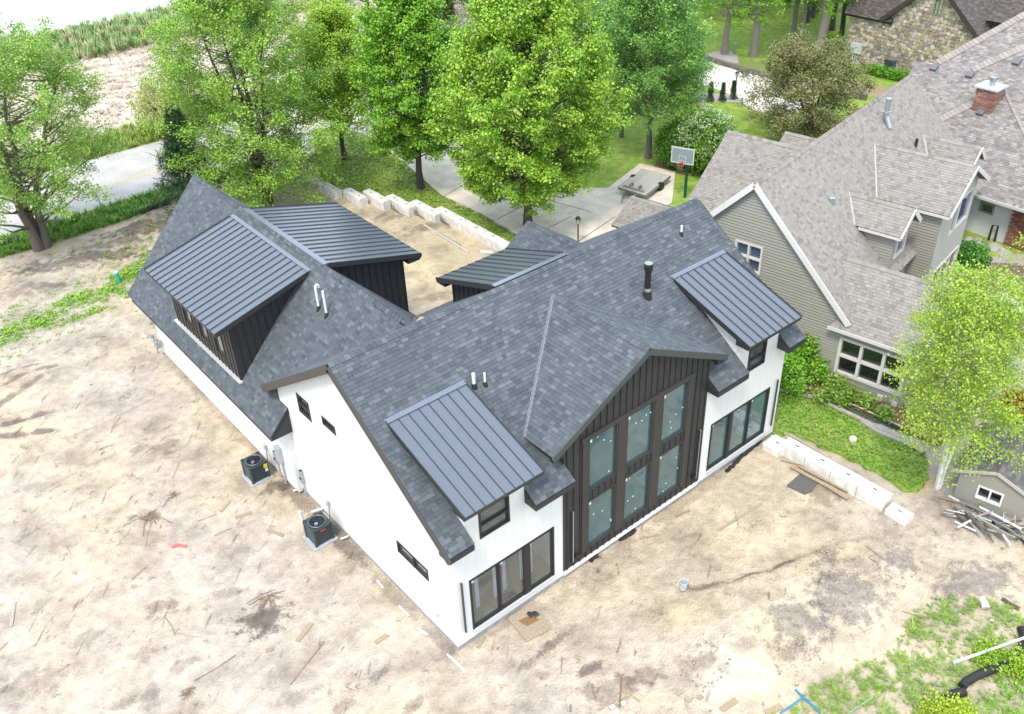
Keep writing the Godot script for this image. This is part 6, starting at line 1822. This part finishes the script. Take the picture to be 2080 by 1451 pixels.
	mb = MB.new()
	mb.lathe(Vector3.ZERO, [Vector2(0.155, 0.29), Vector2(0.162, 0.3), Vector2(0.155, 0.315)], 20, Color(0.55, 0.6, 0.65))
	mb.tube([Vector3(-0.155, 0.3, 0), Vector3(-0.13, 0.2, 0.12), Vector3(0, 0.14, 0.18), Vector3(0.13, 0.2, 0.12), Vector3(0.155, 0.3, 0)], [0.006], 5, G(0.3))
	put("handle", mb, mats["steel"], t)
	# mat on the sand and black membrane at the wall foot
	mb = MB.new()
	mb.slab(gpoly([[1598, 988], [1632, 958], [1668, 972], [1650, 998], [1634, 1006]]), Vector3.ZERO, Vector3.RIGHT, Vector3.BACK, UP, 0.0, 0.045, 0.045, 0, 1, Color(0.13, 0.115, 0.11))
	tag(put("rubber_mat", mb, mats["rubber"]), "dark grey rubber mat lying on sand near the right block wall", "mat")
	rng.seed = 88
	for q in [[1475, 958, 1545, 900, 16], [1258, 1100, 1290, 1080, 6], [1200, 1142, 1215, 1130, 3]]:
		var pth := []
		for i in q[4] + 1:
			var f: float = float(i) / q[4]
			var g := gp(lerpf(q[0], q[2], f), lerpf(q[1], q[3], f) + rng.randf_range(-3, 3))
			pth.append(g + UP * rng.randf_range(0.03, 0.1))
		tube_thing("black_membrane", "crumpled black waterproof membrane along the front wall foot", "membrane", pth, 0.08, G(0.02), "rubber", 6, "membrane scraps along the front wall")
	# right block wall
	var a := gp(1587, 900, 0.6)
	var b := gp(1798, 1018, 0.6)
	a.y = 0; b.y = 0
	var dir := (b - a).normalized()
	var nrm := Vector3(-dir.z, 0, dir.x)
	if nrm.x < 0: nrm = -nrm
	var L := a.distance_to(b) / 4.0
	var bm := block_mesh(Vector3(0.62, 0.72, L))
	for i in 4: block(bm, a + dir * (L * (i + 0.5)) + nrm * 0.31 + Vector3(0, -0.12, 0), atan2(dir.x, dir.z), "pale concrete block in the straight wall by the lawn", "right block wall")
	block(block_mesh(Vector3(0.62, 0.5, 0.9)), b + dir * 0.55 + nrm * 0.25 + Vector3(0, -0.22, 0), atan2(dir.x, dir.z), "low half-buried concrete block past the right wall end", "")
	block(block_mesh(Vector3(0.9, 0.45, 0.8)), gp(1578, 905, 0.2) - UP * 0.3, atan2(dir.x, dir.z), "single concrete block against the house corner footing", "")
	mb = MB.new()
	mb.beam(a + nrm * 0.68 + UP * 0.58 - dir * 0.3, b + nrm * 0.68 + UP * 0.45 - dir * 1.2, 0.04, 0.1, Color(0.60, 0.52, 0.43))
	tag(put("lumber_board", mb, mats["wood"]), "long form board along the lawn side of block wall", "lumber")
	# left block wall, each run set back from the last
	var runs := [[15.55, -36.1, -34.05, 2], [16.2, -34.0, -31.9, 2], [17.05, -32.9, -30.45, 2], [17.7, -31.15, -28.55, 2], [18.35, -29.35, -26.6, 2], [18.9, -27.4, -19.6, 5]]
	for ri in runs.size():
		var r: Array = runs[ri]
		var l: float = (r[2] - r[1]) / r[3]
		var me := block_mesh(Vector3(0.6, 0.85, l))
		for i in r[3]: block(me, Vector3(r[0] + 0.3, -0.25, r[1] + l * (i + 0.5)), 0.02, "pale concrete block in the stepped wall behind the garage", "stepped block wall")
	rng.seed = 14
	for q in [[17.65, -30.4, 1.2], [18.3, -28.8, 1.4], [18.85, -26.6, 1.0]]:
		mb = MB.new()
		var p := []
		for i in 6: p.append(Vector3(q[0] - 0.12 - (i % 2) * 0.05, 0, q[1] + q[2] * i / 5.0))
		for i in 5:
			var hh0 := 0.55 - i * 0.09
			var hh1 := 0.55 - (i + 1) * 0.09
			mb.quad(p[i], p[i + 1], p[i + 1] + UP * hh1, p[i] + UP * hh0, Vector3(-1, 0, 0), Color.WHITE)
		tag(put("silt_netting", mb, mats["net"]), "sagging black silt netting against the stepped block wall", "netting", "netting at the stepped wall")
	board("white_gutter", "long white gutter length lying on sand behind the house", "gutter", [862, 460, 952, 514], 0.12, 0.06, Color(0.62, 0.60, 0.56), "", 0.05, "plastic")
	board("grey_gutter", "grey gutter length lying beside the white one", "gutter", [890, 475, 935, 500], 0.12, 0.06, Color(0.33, 0.34, 0.35), "", 0.05, "plastic")
	tube_thing("white_bag", "small white and blue bag by the stepped wall end", "bag", [gp(978, 512), gp(992, 516) + UP * 0.1, gp(1000, 514)], 0.14, Color(0.6, 0.64, 0.7), "plastic", 8)
	# teal pipe
	t = thing("teal_pipe", "teal plastic riser pipe with white top standing in weeds", "pipe", gp(242, 574))
	mb = MB.new()
	mb.lathe(Vector3.ZERO, [Vector2(0.11, 0.0), Vector2(0.11, 0.55), Vector2(0.13, 0.56), Vector2(0.13, 0.66)], 14, Color(0.03, 0.45, 0.38))
	put("riser", mb, mats["plastic"], t)
	mb = MB.new()
	mb.lathe(Vector3.ZERO, [Vector2(0.135, 0.66), Vector2(0.12, 0.72), Vector2(0.0, 0.73)], 14, G(0.7))
	put("cap", mb, mats["plastic"], t)
	# sediment tubes
	var sp := []
	for q in [[2072, 1283], [2078, 1300], [2074, 1322], [2058, 1345], [2035, 1358], [2010, 1368], [1985, 1378], [1960, 1392], [1952, 1402]]: sp.append(gp(q[0], q[1]) + UP * 0.16)
	tube_thing("sediment_tube", "long black sediment tube snaking through the weeds", "tube", sp, 0.14, Color(0.022, 0.02, 0.02), "rubber", 12)
	sp = []
	for q in [[1958, 1412], [1935, 1416], [1915, 1428], [1900, 1450], [1880, 1475]]: sp.append(gp(q[0], q[1]) + UP * 0.16)
	tube_thing("sediment_tube", "short black sediment tube under the yellow-green shrub", "tube", sp, 0.14, Color(0.022, 0.02, 0.02), "rubber", 12)
	sp = []
	for q in [[268, 430], [290, 433], [310, 425], [345, 412]]: sp.append(gp(q[0], q[1]) + UP * 0.12)
	tube_thing("sediment_tube", "black silt tube lying in the road verge", "tube", sp, 0.2, G(0.03), "rubber", 10)
	sp = []
	for q in [[-20, 505], [15, 496], [40, 490]]: sp.append(gp(q[0], q[1]) + UP * 0.12)
	tube_thing("sediment_tube", "black silt tube lying left of the leaning maple", "tube", sp, 0.2, G(0.03), "rubber", 10)
	# white pole, blue pipes, bag
	board("white_pole", "long white board lying across the black sediment tube", "pole", [1932, 1361, 2090, 1305], 0.08, 0.05, G(0.75), "", 0.36, "plastic")
	tube_thing("blue_pipe", "bright blue pipe lying in weeds at a slant", "pipe", [gp(1615, 1404) + UP * 0.06, gp(1665, 1450) + UP * 0.06], 0.035, Color(0.015, 0.22, 0.46), "plastic")
	tube_thing("blue_pipe", "blue pipe crossing under the slanted blue pipe", "pipe", [gp(1585, 1451) + UP * 0.04, gp(1632, 1420) + UP * 0.09], 0.03, Color(0.02, 0.25, 0.44), "plastic")
	tube_thing("teal_stake", "teal stake lying in weeds near the blue pipes", "stake", [gp(1722, 1452) + UP * 0.05, gp(1772, 1420) + UP * 0.08], 0.025, Color(0.30, 0.42, 0.40), "plastic")
	tube_thing("white_bag", "white plastic bag lying at the edge of weeds", "bag", [gp(1993, 1222) + UP * 0.1, gp(1998, 1232) + UP * 0.16, gp(2001, 1240) + UP * 0.1], 0.13, G(0.68), "plastic", 9)
	tube_thing("white_scrap", "small white cup lying in the weeds", "scrap", [gp(2010, 1262) + UP * 0.05, gp(2018, 1264) + UP * 0.05], 0.05, G(0.7), "plastic", 8)
	tube_thing("rotten_log", "short brown rotten log at the edge of weeds", "log", [gp(2035, 1220) + UP * 0.06, gp(2050, 1230) + UP * 0.07, gp(2070, 1240) + UP * 0.05], 0.08, Color(0.17, 0.13, 0.10), "bark", 8)
	tube_thing("white_scrap", "white pipe offcut on the sand beside the garage corner", "scrap", [gp(290, 684) + UP * 0.06, gp(299, 687) + UP * 0.06], 0.08, G(0.72), "plastic", 8)
	mb = MB.new()
	for q in [[348, 1112, 362, 1108], [360, 1108, 378, 1112]]:
		var g := gp(q[0], q[1]) + UP * 0.03
		var g2 := gp(q[2], q[3]) + UP * 0.05
		mb.beam(g, g2, 0.12, 0.02, Color(0.62, 0.16, 0.13))
	tag(put("red_rag", mb, mats["paint"]), "small red plastic strip lying on the sand", "scrap")
	# roots and sticks
	rng.seed = 19
	var SG_ := "loose sticks on the sand"
	for q in [[250, 1072, 300, 1050], [290, 1090, 305, 1040], [296, 1110, 310, 1060], [300, 1060, 318, 1035], [320, 1050, 350, 1065], [505, 1232, 580, 1202], [512, 1236, 575, 1215], [500, 1228, 560, 1200], [395, 1385, 480, 1332], [330, 1275, 345, 1230], [335, 1255, 355, 1290], [355, 1285, 410, 1295], [100, 1000, 125, 985], [225, 870, 255, 855], [200, 915, 230, 905], [350, 975, 365, 940], [255, 965, 290, 978], [175, 690, 215, 685], [245, 850, 225, 880], [435, 1090, 470, 1075], [400, 1060, 440, 1045], [1755, 1120, 1800, 1155], [1760, 1145, 1785, 1170], [1810, 1125, 1860, 1170], [1830, 1250, 1880, 1260], [1930, 1360, 1960, 1380], [1640, 1165, 1700, 1140]]:
		var g := gp(q[0], q[1])
		var g2 := gp(q[2], q[3])
		g.y = dh(g.x, g.z) + 0.03
		g2.y = dh(g2.x, g2.z) + 0.03
		var md := g.lerp(g2, 0.5) + Vector3(rng.randf_range(-0.1, 0.1), 0.04, rng.randf_range(-0.1, 0.1))
		tube_thing("stick", "dry brown stick or root lying loose on the sand", "stick", [g, md, g2], rng.randf_range(0.006, 0.014), jit(Color(0.40, 0.31, 0.20), 0.3), "bark", 6, SG_)
	for q in [[300, 1055, 26, 0.9], [380, 1408, 14, 0.5], [545, 1218, 16, 0.8], [350, 1008, 12, 0.5]]:
		mb = MB.new()
		var c := gp(q[0], q[1])
		for i in q[2]:
			var an := rng.randf() * TAU
			mb.tube([c + Vector3(rng.randfn(0, 0.12), 0.03, rng.randfn(0, 0.12)), c + Vector3(cos(an) * 0.3, 0.1, sin(an) * 0.3) * q[3], c + Vector3(cos(an + 0.4) * 0.6, 0.03, sin(an + 0.4) * 0.6) * q[3]], [0.014, 0.011, 0.004], 5, jit(Color(0.45, 0.34, 0.21), 0.3))
		tag(put("root_bundle", mb, mats["bark"]), "tangled bundle of dry roots on the sand", "roots", "root bundles on the sand")
	# scrap pile by the shed
	var SC := "scrap metal and pipes heaped by the shed"
	rng.seed = 23
	var P := [[1928, 1008, 1962, 1026, G(0.75)], [1938, 1030, 2005, 1078, Color(0.32, 0.31, 0.30)], [1940, 1060, 1990, 1082, G(0.75)], [1950, 1018, 2040, 1060, Color(0.36, 0.37, 0.38)], [1965, 1040, 2030, 1075, Color(0.40, 0.38, 0.35)], [1940, 1045, 1975, 1068, Color(0.25, 0.21, 0.18)], [1990, 1030, 2075, 1075, Color(0.70, 0.70, 0.70)], [2000, 1020, 2060, 1052, Color(0.66, 0.69, 0.70)], [1975, 1028, 2010, 1060, Color(0.42, 0.28, 0.18)], [1990, 1035, 2000, 1012, Color(0.62, 0.62, 0.6)], [2030, 1066, 2085, 1098, Color(0.30, 0.30, 0.29)], [1955, 1030, 1998, 1064, Color(0.50, 0.50, 0.50)], [1945, 1072, 1972, 1058, Color(0.6, 0.6, 0.6)], [2010, 1052, 2062, 1082, Color(0.44, 0.44, 0.44)], [1905, 1010, 1945, 1020, Color(0.26, 0.22, 0.18)], [1945, 1050, 1990, 1075, Color(0.28, 0.24, 0.2)], [2015, 1076, 2038, 1096, Color(0.12, 0.13, 0.15)]]
	for k in 26:
		var u0 := rng.randf_range(1915, 2065)
		var v0 := 1018 + (u0 - 1915) * 0.36 + rng.randf_range(-6, 26)
		var an := rng.randf_range(-0.3, 1.1)
		var ln := rng.randf_range(18, 60)
		P.append([u0, v0, u0 + cos(an) * ln, v0 + sin(an) * ln, [Color(0.40, 0.40, 0.40), Color(0.62, 0.62, 0.61), Color(0.25, 0.20, 0.16), Color(0.33, 0.33, 0.33), Color(0.16, 0.15, 0.15)][k % 5]])
	for i in P.size():
		var q: Array = P[i]
		var y := 0.05 + (i % 7) * 0.05
		tube_thing("scrap_bar", "long bar or pipe in the scrap heap below the shed window", "scrap", [gp(q[0], q[1], y) , gp(q[2], q[3], y + 0.08)], 0.04 if i % 3 else 0.055, q[4], "steel" if i % 2 else "plastic", 7, SC)
	t = thing("wire_basket", "white wire basket on the scrap heap by the shed", "basket", gp(2048, 1060, 0.3), 0.4)
	for i in 7:
		mb = MB.new()
		mb.tube([Vector3(-0.24 + i * 0.08, 0.18, -0.2), Vector3(-0.24 + i * 0.08, 0, -0.15), Vector3(-0.24 + i * 0.08, 0, 0.15), Vector3(-0.24 + i * 0.08, 0.18, 0.2)], [0.008], 5, G(0.7))
		put("wire", mb, mats["plastic"], t)
	mb = MB.new()
	mb.tube([Vector3(-0.26, 0.18, -0.2), Vector3(0.26, 0.18, -0.2), Vector3(0.26, 0.18, 0.2), Vector3(-0.26, 0.18, 0.2), Vector3(-0.26, 0.18, -0.2)], [0.012], 6, G(0.7))
	put("rim", mb, mats["plastic"], t)
	tube_thing("old_tyre", "small dark wheel in the scrap heap by the shed", "wheel", [gp(2012, 1066, 0.1) + Vector3(0.2, 0, 0), gp(2012, 1066, 0.1) + Vector3(0, 0.14, 0.14), gp(2012, 1066, 0.1) + Vector3(-0.2, 0.1, 0), gp(2012, 1066, 0.1) + Vector3(0, 0, -0.2), gp(2012, 1066, 0.1) + Vector3(0.2, 0, 0)], 0.04, G(0.03), "rubber", 8)
	# hose and edging in the bed
	sp = []
	for q in [[1622, 795], [1660, 803], [1700, 818], [1740, 838], [1780, 855], [1815, 872], [1855, 887]]: sp.append(gp(q[0], q[1], 0.22))
	tube_thing("garden_hose", "dark green garden hose along the lawn edge", "hose", sp, 0.045, Color(0.02, 0.10, 0.08), "rubber", 8)
	tube_thing("white_pole", "long white pole lying in the mulch bed", "pole", [gp(1660, 795, 0.26), gp(1740, 825, 0.26), gp(1835, 868, 0.26)], 0.04, Color(0.68, 0.62, 0.52), "plastic", 7)
	mb = MB.new()
	for i in 5:
		var pts := [[1580, 790], [1650, 806], [1720, 838], [1790, 872], [1845, 895], [1875, 920]]
		mb.beam(gp(pts[i][0], pts[i][1], 0.19), gp(pts[i + 1][0], pts[i + 1][1], 0.19), 0.16, 0.1, Color(0.48, 0.41, 0.35))
	tag(put("lawn_edging", mb, mats["concrete"]), "concrete edging strip between lawn and mulch bed", "edging")
	tube_thing("valve_lid", "round pale valve lid set into the lawn", "lid", [gp(1733, 892, 0.16), gp(1733, 892, 0.2)], 0.16, Color(0.55, 0.53, 0.48), "concrete", 14)
	# trailer
	var tc := gp(1306, 372, 0.62)
	var ta := gp(1255, 385, 0.62)
	t = thing("flat_trailer", "grey plank deck flat trailer parked on the concrete drive", "trailer")
	var c0 := gp(1256, 380, 0.6); var c1 := gp(1305, 343, 0.6); var c2 := gp(1362, 357, 0.6); var c3 := gp(1311, 397, 0.6)
	for i in 14:
		mb = MB.new()
		var f0 := (i + 0.04) / 14.0
		var f1 := (i + 0.96) / 14.0
		var q0 := c0.lerp(c3, f0); var q1 := c1.lerp(c2, f0); var q2 := c1.lerp(c2, f1); var q3 := c0.lerp(c3, f1)
		mb.slab(PackedVector2Array([Vector2(q0.x, q0.z), Vector2(q1.x, q1.z), Vector2(q2.x, q2.z), Vector2(q3.x, q3.z)]), Vector3.ZERO, Vector3.RIGHT, Vector3.BACK, UP, 0.55, 0.6, 0.6, 0, 1, jit(Color(0.68, 0.65, 0.58), 0.08))
		put("deck_plank", mb, mats["wood"], t)
	mb = MB.new()
	for e in [[c0, c1], [c1, c2], [c2, c3], [c3, c0]]: mb.beam(e[0] - UP * 0.08, e[1] - UP * 0.08, 0.08, 0.14, Color(0.33, 0.33, 0.31))
	put("frame", mb, mats["steel"], t)
	mb = MB.new()
	var tip := gp(1264, 405, 0.4)
	mb.beam(c0.lerp(c3, 0.3) - UP * 0.1, tip, 0.08, 0.08, Color(0.45, 0.45, 0.43))
	mb.beam(c0.lerp(c3, 0.7) - UP * 0.1, tip, 0.08, 0.08, Color(0.45, 0.45, 0.43))
	mb.tube([tip + UP * 0.3, Vector3(tip.x, 0.12, tip.z)], [0.035], 8, Color(0.45, 0.45, 0.43))
	put("drawbar", mb, mats["steel"], t)
	var ax := (c3 - c0).normalized()
	for e in [c0.lerp(c1, 0.6), c3.lerp(c2, 0.6)]:
		mb = MB.new()
		var w0: Vector3 = Vector3(e.x, 0.4, e.z)
		mb.tube([w0 - ax * 0.1, w0 + ax * 0.1], [0.28], 16, G(0.02))
		put("wheel", mb, mats["rubber"], t)
	for f in [0.3, 0.62]:
		mb = MB.new()
		var bp := c0.lerp(c3, f).lerp(c1.lerp(c2, f), 0.14)
		for k in 2: mb.tube([bp + Vector3(0, 0.0, 0.09 * k), bp + Vector3(0, 0.2, 0.09 * k), bp + Vector3(0.22, 0.2, 0.09 * k), bp + Vector3(0.22, 0, 0.09 * k)], [0.022], 6, G(0.06))
		put("wheel_chock", mb, mats["steel"], t)
	mb = MB.new()
	mb.beam(c0.lerp(c3, 0.1).lerp(c1.lerp(c2, 0.1), 0.1) + UP * 0.02, c0.lerp(c3, 0.85).lerp(c1.lerp(c2, 0.85), 0.1) + UP * 0.02, 0.22, 0.04, Color(0.42, 0.30, 0.18))
	put("stop_plank", mb, mats["wood"], t)
	# basketball hoop
	var hb := gp(1391, 402)
	t = thing("basketball_hoop", "basketball hoop with glass backboard and green pole by the bush", "hoop", hb)
	var fw := (EYE - hb)
	fw.y = 0
	fw = (fw.normalized() + CB.x * -0.35).normalized()
	var rt := fw.cross(UP).normalized() * -1.0
	mb = MB.new()
	mb.tube([Vector3(0, 0, 0), Vector3(0, 2.7, 0), Vector3(0, 2.9, 0) + fw * 0.5], [0.1], 12, Color(0.01, 0.10, 0.06))
	put("pole", mb, mats["plastic"], t)
	var bo := fw * 0.6 - rt * 0.15
	mb = MB.new()
	mb.slab(rect(-0.72, 2.55, 0.72, 3.55), bo, rt, UP, fw, -0.03, 0.0, 0.0, 0, 1, Color(0.30, 0.38, 0.42))
	put("backboard", mb, mats["plastic"], t)
	mb = MB.new()
	for e in [[-0.74, 2.53, 0.74, 2.6], [-0.74, 3.5, 0.74, 3.57], [-0.74, 2.6, -0.68, 3.5], [0.68, 2.6, 0.74, 3.5], [-0.24, 2.7, 0.24, 2.73], [-0.24, 3.02, 0.24, 3.05], [-0.24, 2.73, -0.21, 3.02], [0.21, 2.73, 0.24, 3.02]]: mb.slab(rect(e[0], e[1], e[2], e[3]), bo, rt, UP, fw, -0.035, 0.006, 0.006, 0, 1, G(0.75))
	put("board_frame", mb, mats["paint"], t)
	mb = MB.new()
	var ring := []
	for i in 17: ring.append(bo + fw * (0.32 + 0.23 * sin(i * TAU / 16)) + rt * 0.23 * cos(i * TAU / 16) + UP * 2.6)
	mb.tube(ring, [0.022], 6, Color(0.62, 0.10, 0.05))
	mb.beam(bo + UP * 2.6, bo + fw * 0.12 + UP * 2.6, 0.16, 0.1, Color(0.62, 0.10, 0.05))
	put("rim", mb, mats["paint"], t)
	for i in 8:
		mb = MB.new()
		mb.tube([ring[i * 2], bo + fw * 0.32 + UP * 2.2 + (ring[i * 2] - bo - fw * 0.32 - UP * 2.6) * 0.5], [0.008], 4, G(0.5))
		put("net_cord", mb, mats["plastic"], t)
	lamp_post(gp(1174, 500), 1.9, "black lantern post at the drive behind the new roof")
	lamp_post(gp(1562, 146), 2.5, "black lantern post above the low stone kerb wall")
	lamp_post(gp(1492, 204), 2.3, "black lantern post beside the three small evergreens")
	# far drive wall and pedestal
	rng.seed = 3
	t = thing("kerb_wall", "low grey stone block wall along the far driveway", "wall")
	var kp := [[1432, 124], [1470, 136], [1510, 148], [1550, 158], [1590, 166], [1640, 178], [1700, 192], [1760, 205]]
	for i in kp.size() - 1:
		var p0 := gp(kp[i][0], kp[i][1])
		var p1 := gp(kp[i + 1][0], kp[i + 1][1])
		var n := int(p0.distance_to(p1) / 0.4)
		for j in n:
			for row in 3:
				mb = MB.new()
				mb.beam(p0.lerp(p1, (j + 0.03) / n) + UP * (0.1 + row * 0.16), p0.lerp(p1, (j + 0.97) / n) + UP * (0.1 + row * 0.16), 0.28 + rng.randf() * 0.04, 0.15, jit(Color(0.24, 0.21, 0.205), 0.2))
				put("stone", mb, mats["stone"], t)
	mb = MB.new()
	mb.box(gp(1491, 112) + UP * 0.45, Vector3(0.25, 0.95, 0.25), Color(0.28, 0.40, 0.22))
	mb.box(gp(1491, 112) + UP * 0.95, Vector3(0.29, 0.08, 0.29), Color(0.30, 0.43, 0.24))
	tag(put("utility_pedestal", mb, mats["plastic"]), "green utility pedestal at the gravel bed edge", "utility box")
	# beside the stone house
	t = thing("condenser_unit", "dark grey condenser unit beside the stone wall", "air conditioner", gp(1808, 146))
	mb = MB.new()
	mb.box(Vector3(0, 0.55, 0), Vector3(0.9, 1.1, 0.9), Color(0.10, 0.135, 0.15))
	put("cabinet", mb, mats["plastic"], t)
	for k in 9:
		mb = MB.new()
		mb.box(Vector3(-0.46, 0.15 + k * 0.11, 0), Vector3(0.03, 0.05, 0.8), Color(0.05, 0.07, 0.08))
		put("louver", mb, mats["plastic"], t)
	mb = MB.new()
	mb.lathe(Vector3(0, 1.1, 0), [Vector2(0.0, 0.02), Vector2(0.36, 0.02), Vector2(0.4, 0.0)], 16, Color(0.16, 0.2, 0.21))
	put("fan_grille", mb, mats["plastic"], t)
	mb = MB.new()
	mb.box(gp(1765, 136) + UP * 0.25, Vector3(0.5, 0.08, 1.4), Color(0.2, 0.16, 0.13))
	for s in [-0.5, 0.5]: mb.box(gp(1765, 136) + Vector3(0, 0.1, s), Vector3(0.4, 0.2, 0.1), Color(0.2, 0.16, 0.13))
	tag(put("garden_bench", mb, mats["wood"]), "low wooden bench against the stone wall", "bench")
	# patio things
	t = thing("patio_table", "grey patio table with black iron legs on the pavers", "table", gp(1962, 588))
	mb = MB.new()
	mb.box(Vector3(0, 0.72, 0), Vector3(0.95, 0.04, 0.95), Color(0.42, 0.42, 0.42), Basis(UP, 0.4))
	put("tabletop", mb, mats["stone"], t)
	for i in 4:
		mb = MB.new()
		var bb := Basis(UP, 0.4 + i * PI / 2)
		mb.tube([bb * Vector3(0.38, 0.7, 0.38), bb * Vector3(0.25, 0.35, 0.25), bb * Vector3(0.4, 0.0, 0.4)], [0.02], 6, G(0.03))
		put("leg", mb, mats["plastic"], t)
	t = thing("fire_pit", "black metal fire pit bowl on the paver patio", "fire pit", gp(1998, 543))
	mb = MB.new()
	mb.lathe(Vector3.ZERO, [Vector2(0.2, 0.0), Vector2(0.14, 0.12), Vector2(0.14, 0.25), Vector2(0.3, 0.38), Vector2(0.36, 0.55), Vector2(0.33, 0.55), Vector2(0.25, 0.4), Vector2(0.0, 0.36)], 16, G(0.025))
	put("bowl", mb, mats["rubber"], t)
	mb = MB.new()
	mb.lathe(Vector3.ZERO, [Vector2(0.0, 0.4), Vector2(0.26, 0.42)], 12, Color(0.2, 0.12, 0.08))
	put("ash", mb, mats["soil"], t)
	for i in 4:
		mb = MB.new()
		var p := gp(1947 + i * 12, 506 + i * 13)
		mb.beam(p + Vector3(-0.9, 0.12, -0.9), p + Vector3(0.9, 0.12, 0.3), 0.4, 0.16, Color(0.40, 0.40, 0.41))
		tag(put("stone_step", mb, mats["stone"]), "long grey stone step beside the patio", "step", "stone steps at the patio")
	t = thing("rubbish_bin", "blue-grey wheeled bin beside the white wall", "bin", Vector3(39.6, 0, -4.9))
	mb = MB.new()
	mb.lathe(Vector3.ZERO, [Vector2(0.0, 0.0), Vector2(0.28, 0.0), Vector2(0.36, 1.0), Vector2(0.4, 1.02)], 4, Color(0.20, 0.30, 0.36))
	put("body", mb, mats["plastic"], t)
	mb = MB.new()
	mb.box(Vector3(0, 1.05, 0), Vector3(0.58, 0.06, 0.58), Color(0.06, 0.08, 0.1), Basis(UP, PI / 4))
	put("lid", mb, mats["plastic"], t)
	t = thing("white_table", "white folding table seen through the birch on the patio", "table", gp(2040, 640))
	mb = MB.new()
	mb.box(Vector3(0, 0.72, 0), Vector3(1.0, 0.06, 1.7), G(0.78), Basis(UP, -0.5))
	put("tabletop", mb, mats["plastic"], t)
	for i in 4:
		mb = MB.new()
		var p := Basis(UP, -0.5) * Vector3(0.4 if i % 2 else -0.4, 0, 0.7 if i < 2 else -0.7)
		mb.tube([p, p + UP * 0.7], [0.025], 6, G(0.5))
		put("leg", mb, mats["steel"], t)
	for q in [[1968, 487, 0.35], [1988, 492, 0.45], [2020, 505, 0.6], [2040, 515, 0.5]]:
		mb = MB.new()
		mb.lathe(gp(q[0], q[1]) - UP * 0.05, [Vector2(0.0, q[2] * 0.7), Vector2(q[2] * 0.6, q[2] * 0.5), Vector2(q[2], 0.0)], 7, Color(0.58, 0.54, 0.48))
		tag(put("boulder", mb, mats["stone"]), "pale round boulder edging the patio path", "boulder", "boulders edging the patio path")

func _ready() -> void:
	rng.seed = 77
	var cam := Camera3D.new()
	cam.name = "camera"
	cam.fov = rad_to_deg(2.0 * atan(725.5 / FOC))
	cam.near = 0.1
	cam.far = 1200.0
	cam.transform = Transform3D(CB, EYE)
	add_child(cam)
	cam.current = true
	var we := WorldEnvironment.new()
	we.name = "environment"
	var env := Environment.new()
	env.background_mode = Environment.BG_SKY
	var sm := ProceduralSkyMaterial.new()
	sm.sky_top_color = Color(0.78, 0.83, 0.90)
	sm.sky_horizon_color = Color(0.88, 0.91, 0.94)
	sm.sky_curve = 0.2
	sm.ground_horizon_color = Color(0.80, 0.82, 0.82)
	sm.ground_bottom_color = Color(0.35, 0.36, 0.33)
	sm.sun_angle_max = 0.0
	var sky := Sky.new()
	sky.sky_material = sm
	env.sky = sky
	env.tonemap_mode = Environment.TONE_MAPPER_LINEAR
	env.tonemap_exposure = 2.9
	env.sdfgi_enabled = true
	env.ssao_enabled = true
	env.ssil_enabled = true
	we.environment = env
	add_child(we)
	var sun := DirectionalLight3D.new()
	sun.name = "sun"
	sun.light_energy = 0.38
	sun.light_angular_distance = 14.0
	sun.light_color = Color(1.0, 0.965, 0.91)
	sun.shadow_enabled = true
	sun.rotation_degrees = Vector3(-58, -62, 0)
	add_child(sun)
	make_materials()
	build()
func build() -> void:
	setting()
	new_house()
	grey_house()
	brown_house()
	stone_house()
	garden_shed()
	plants()
	objects()
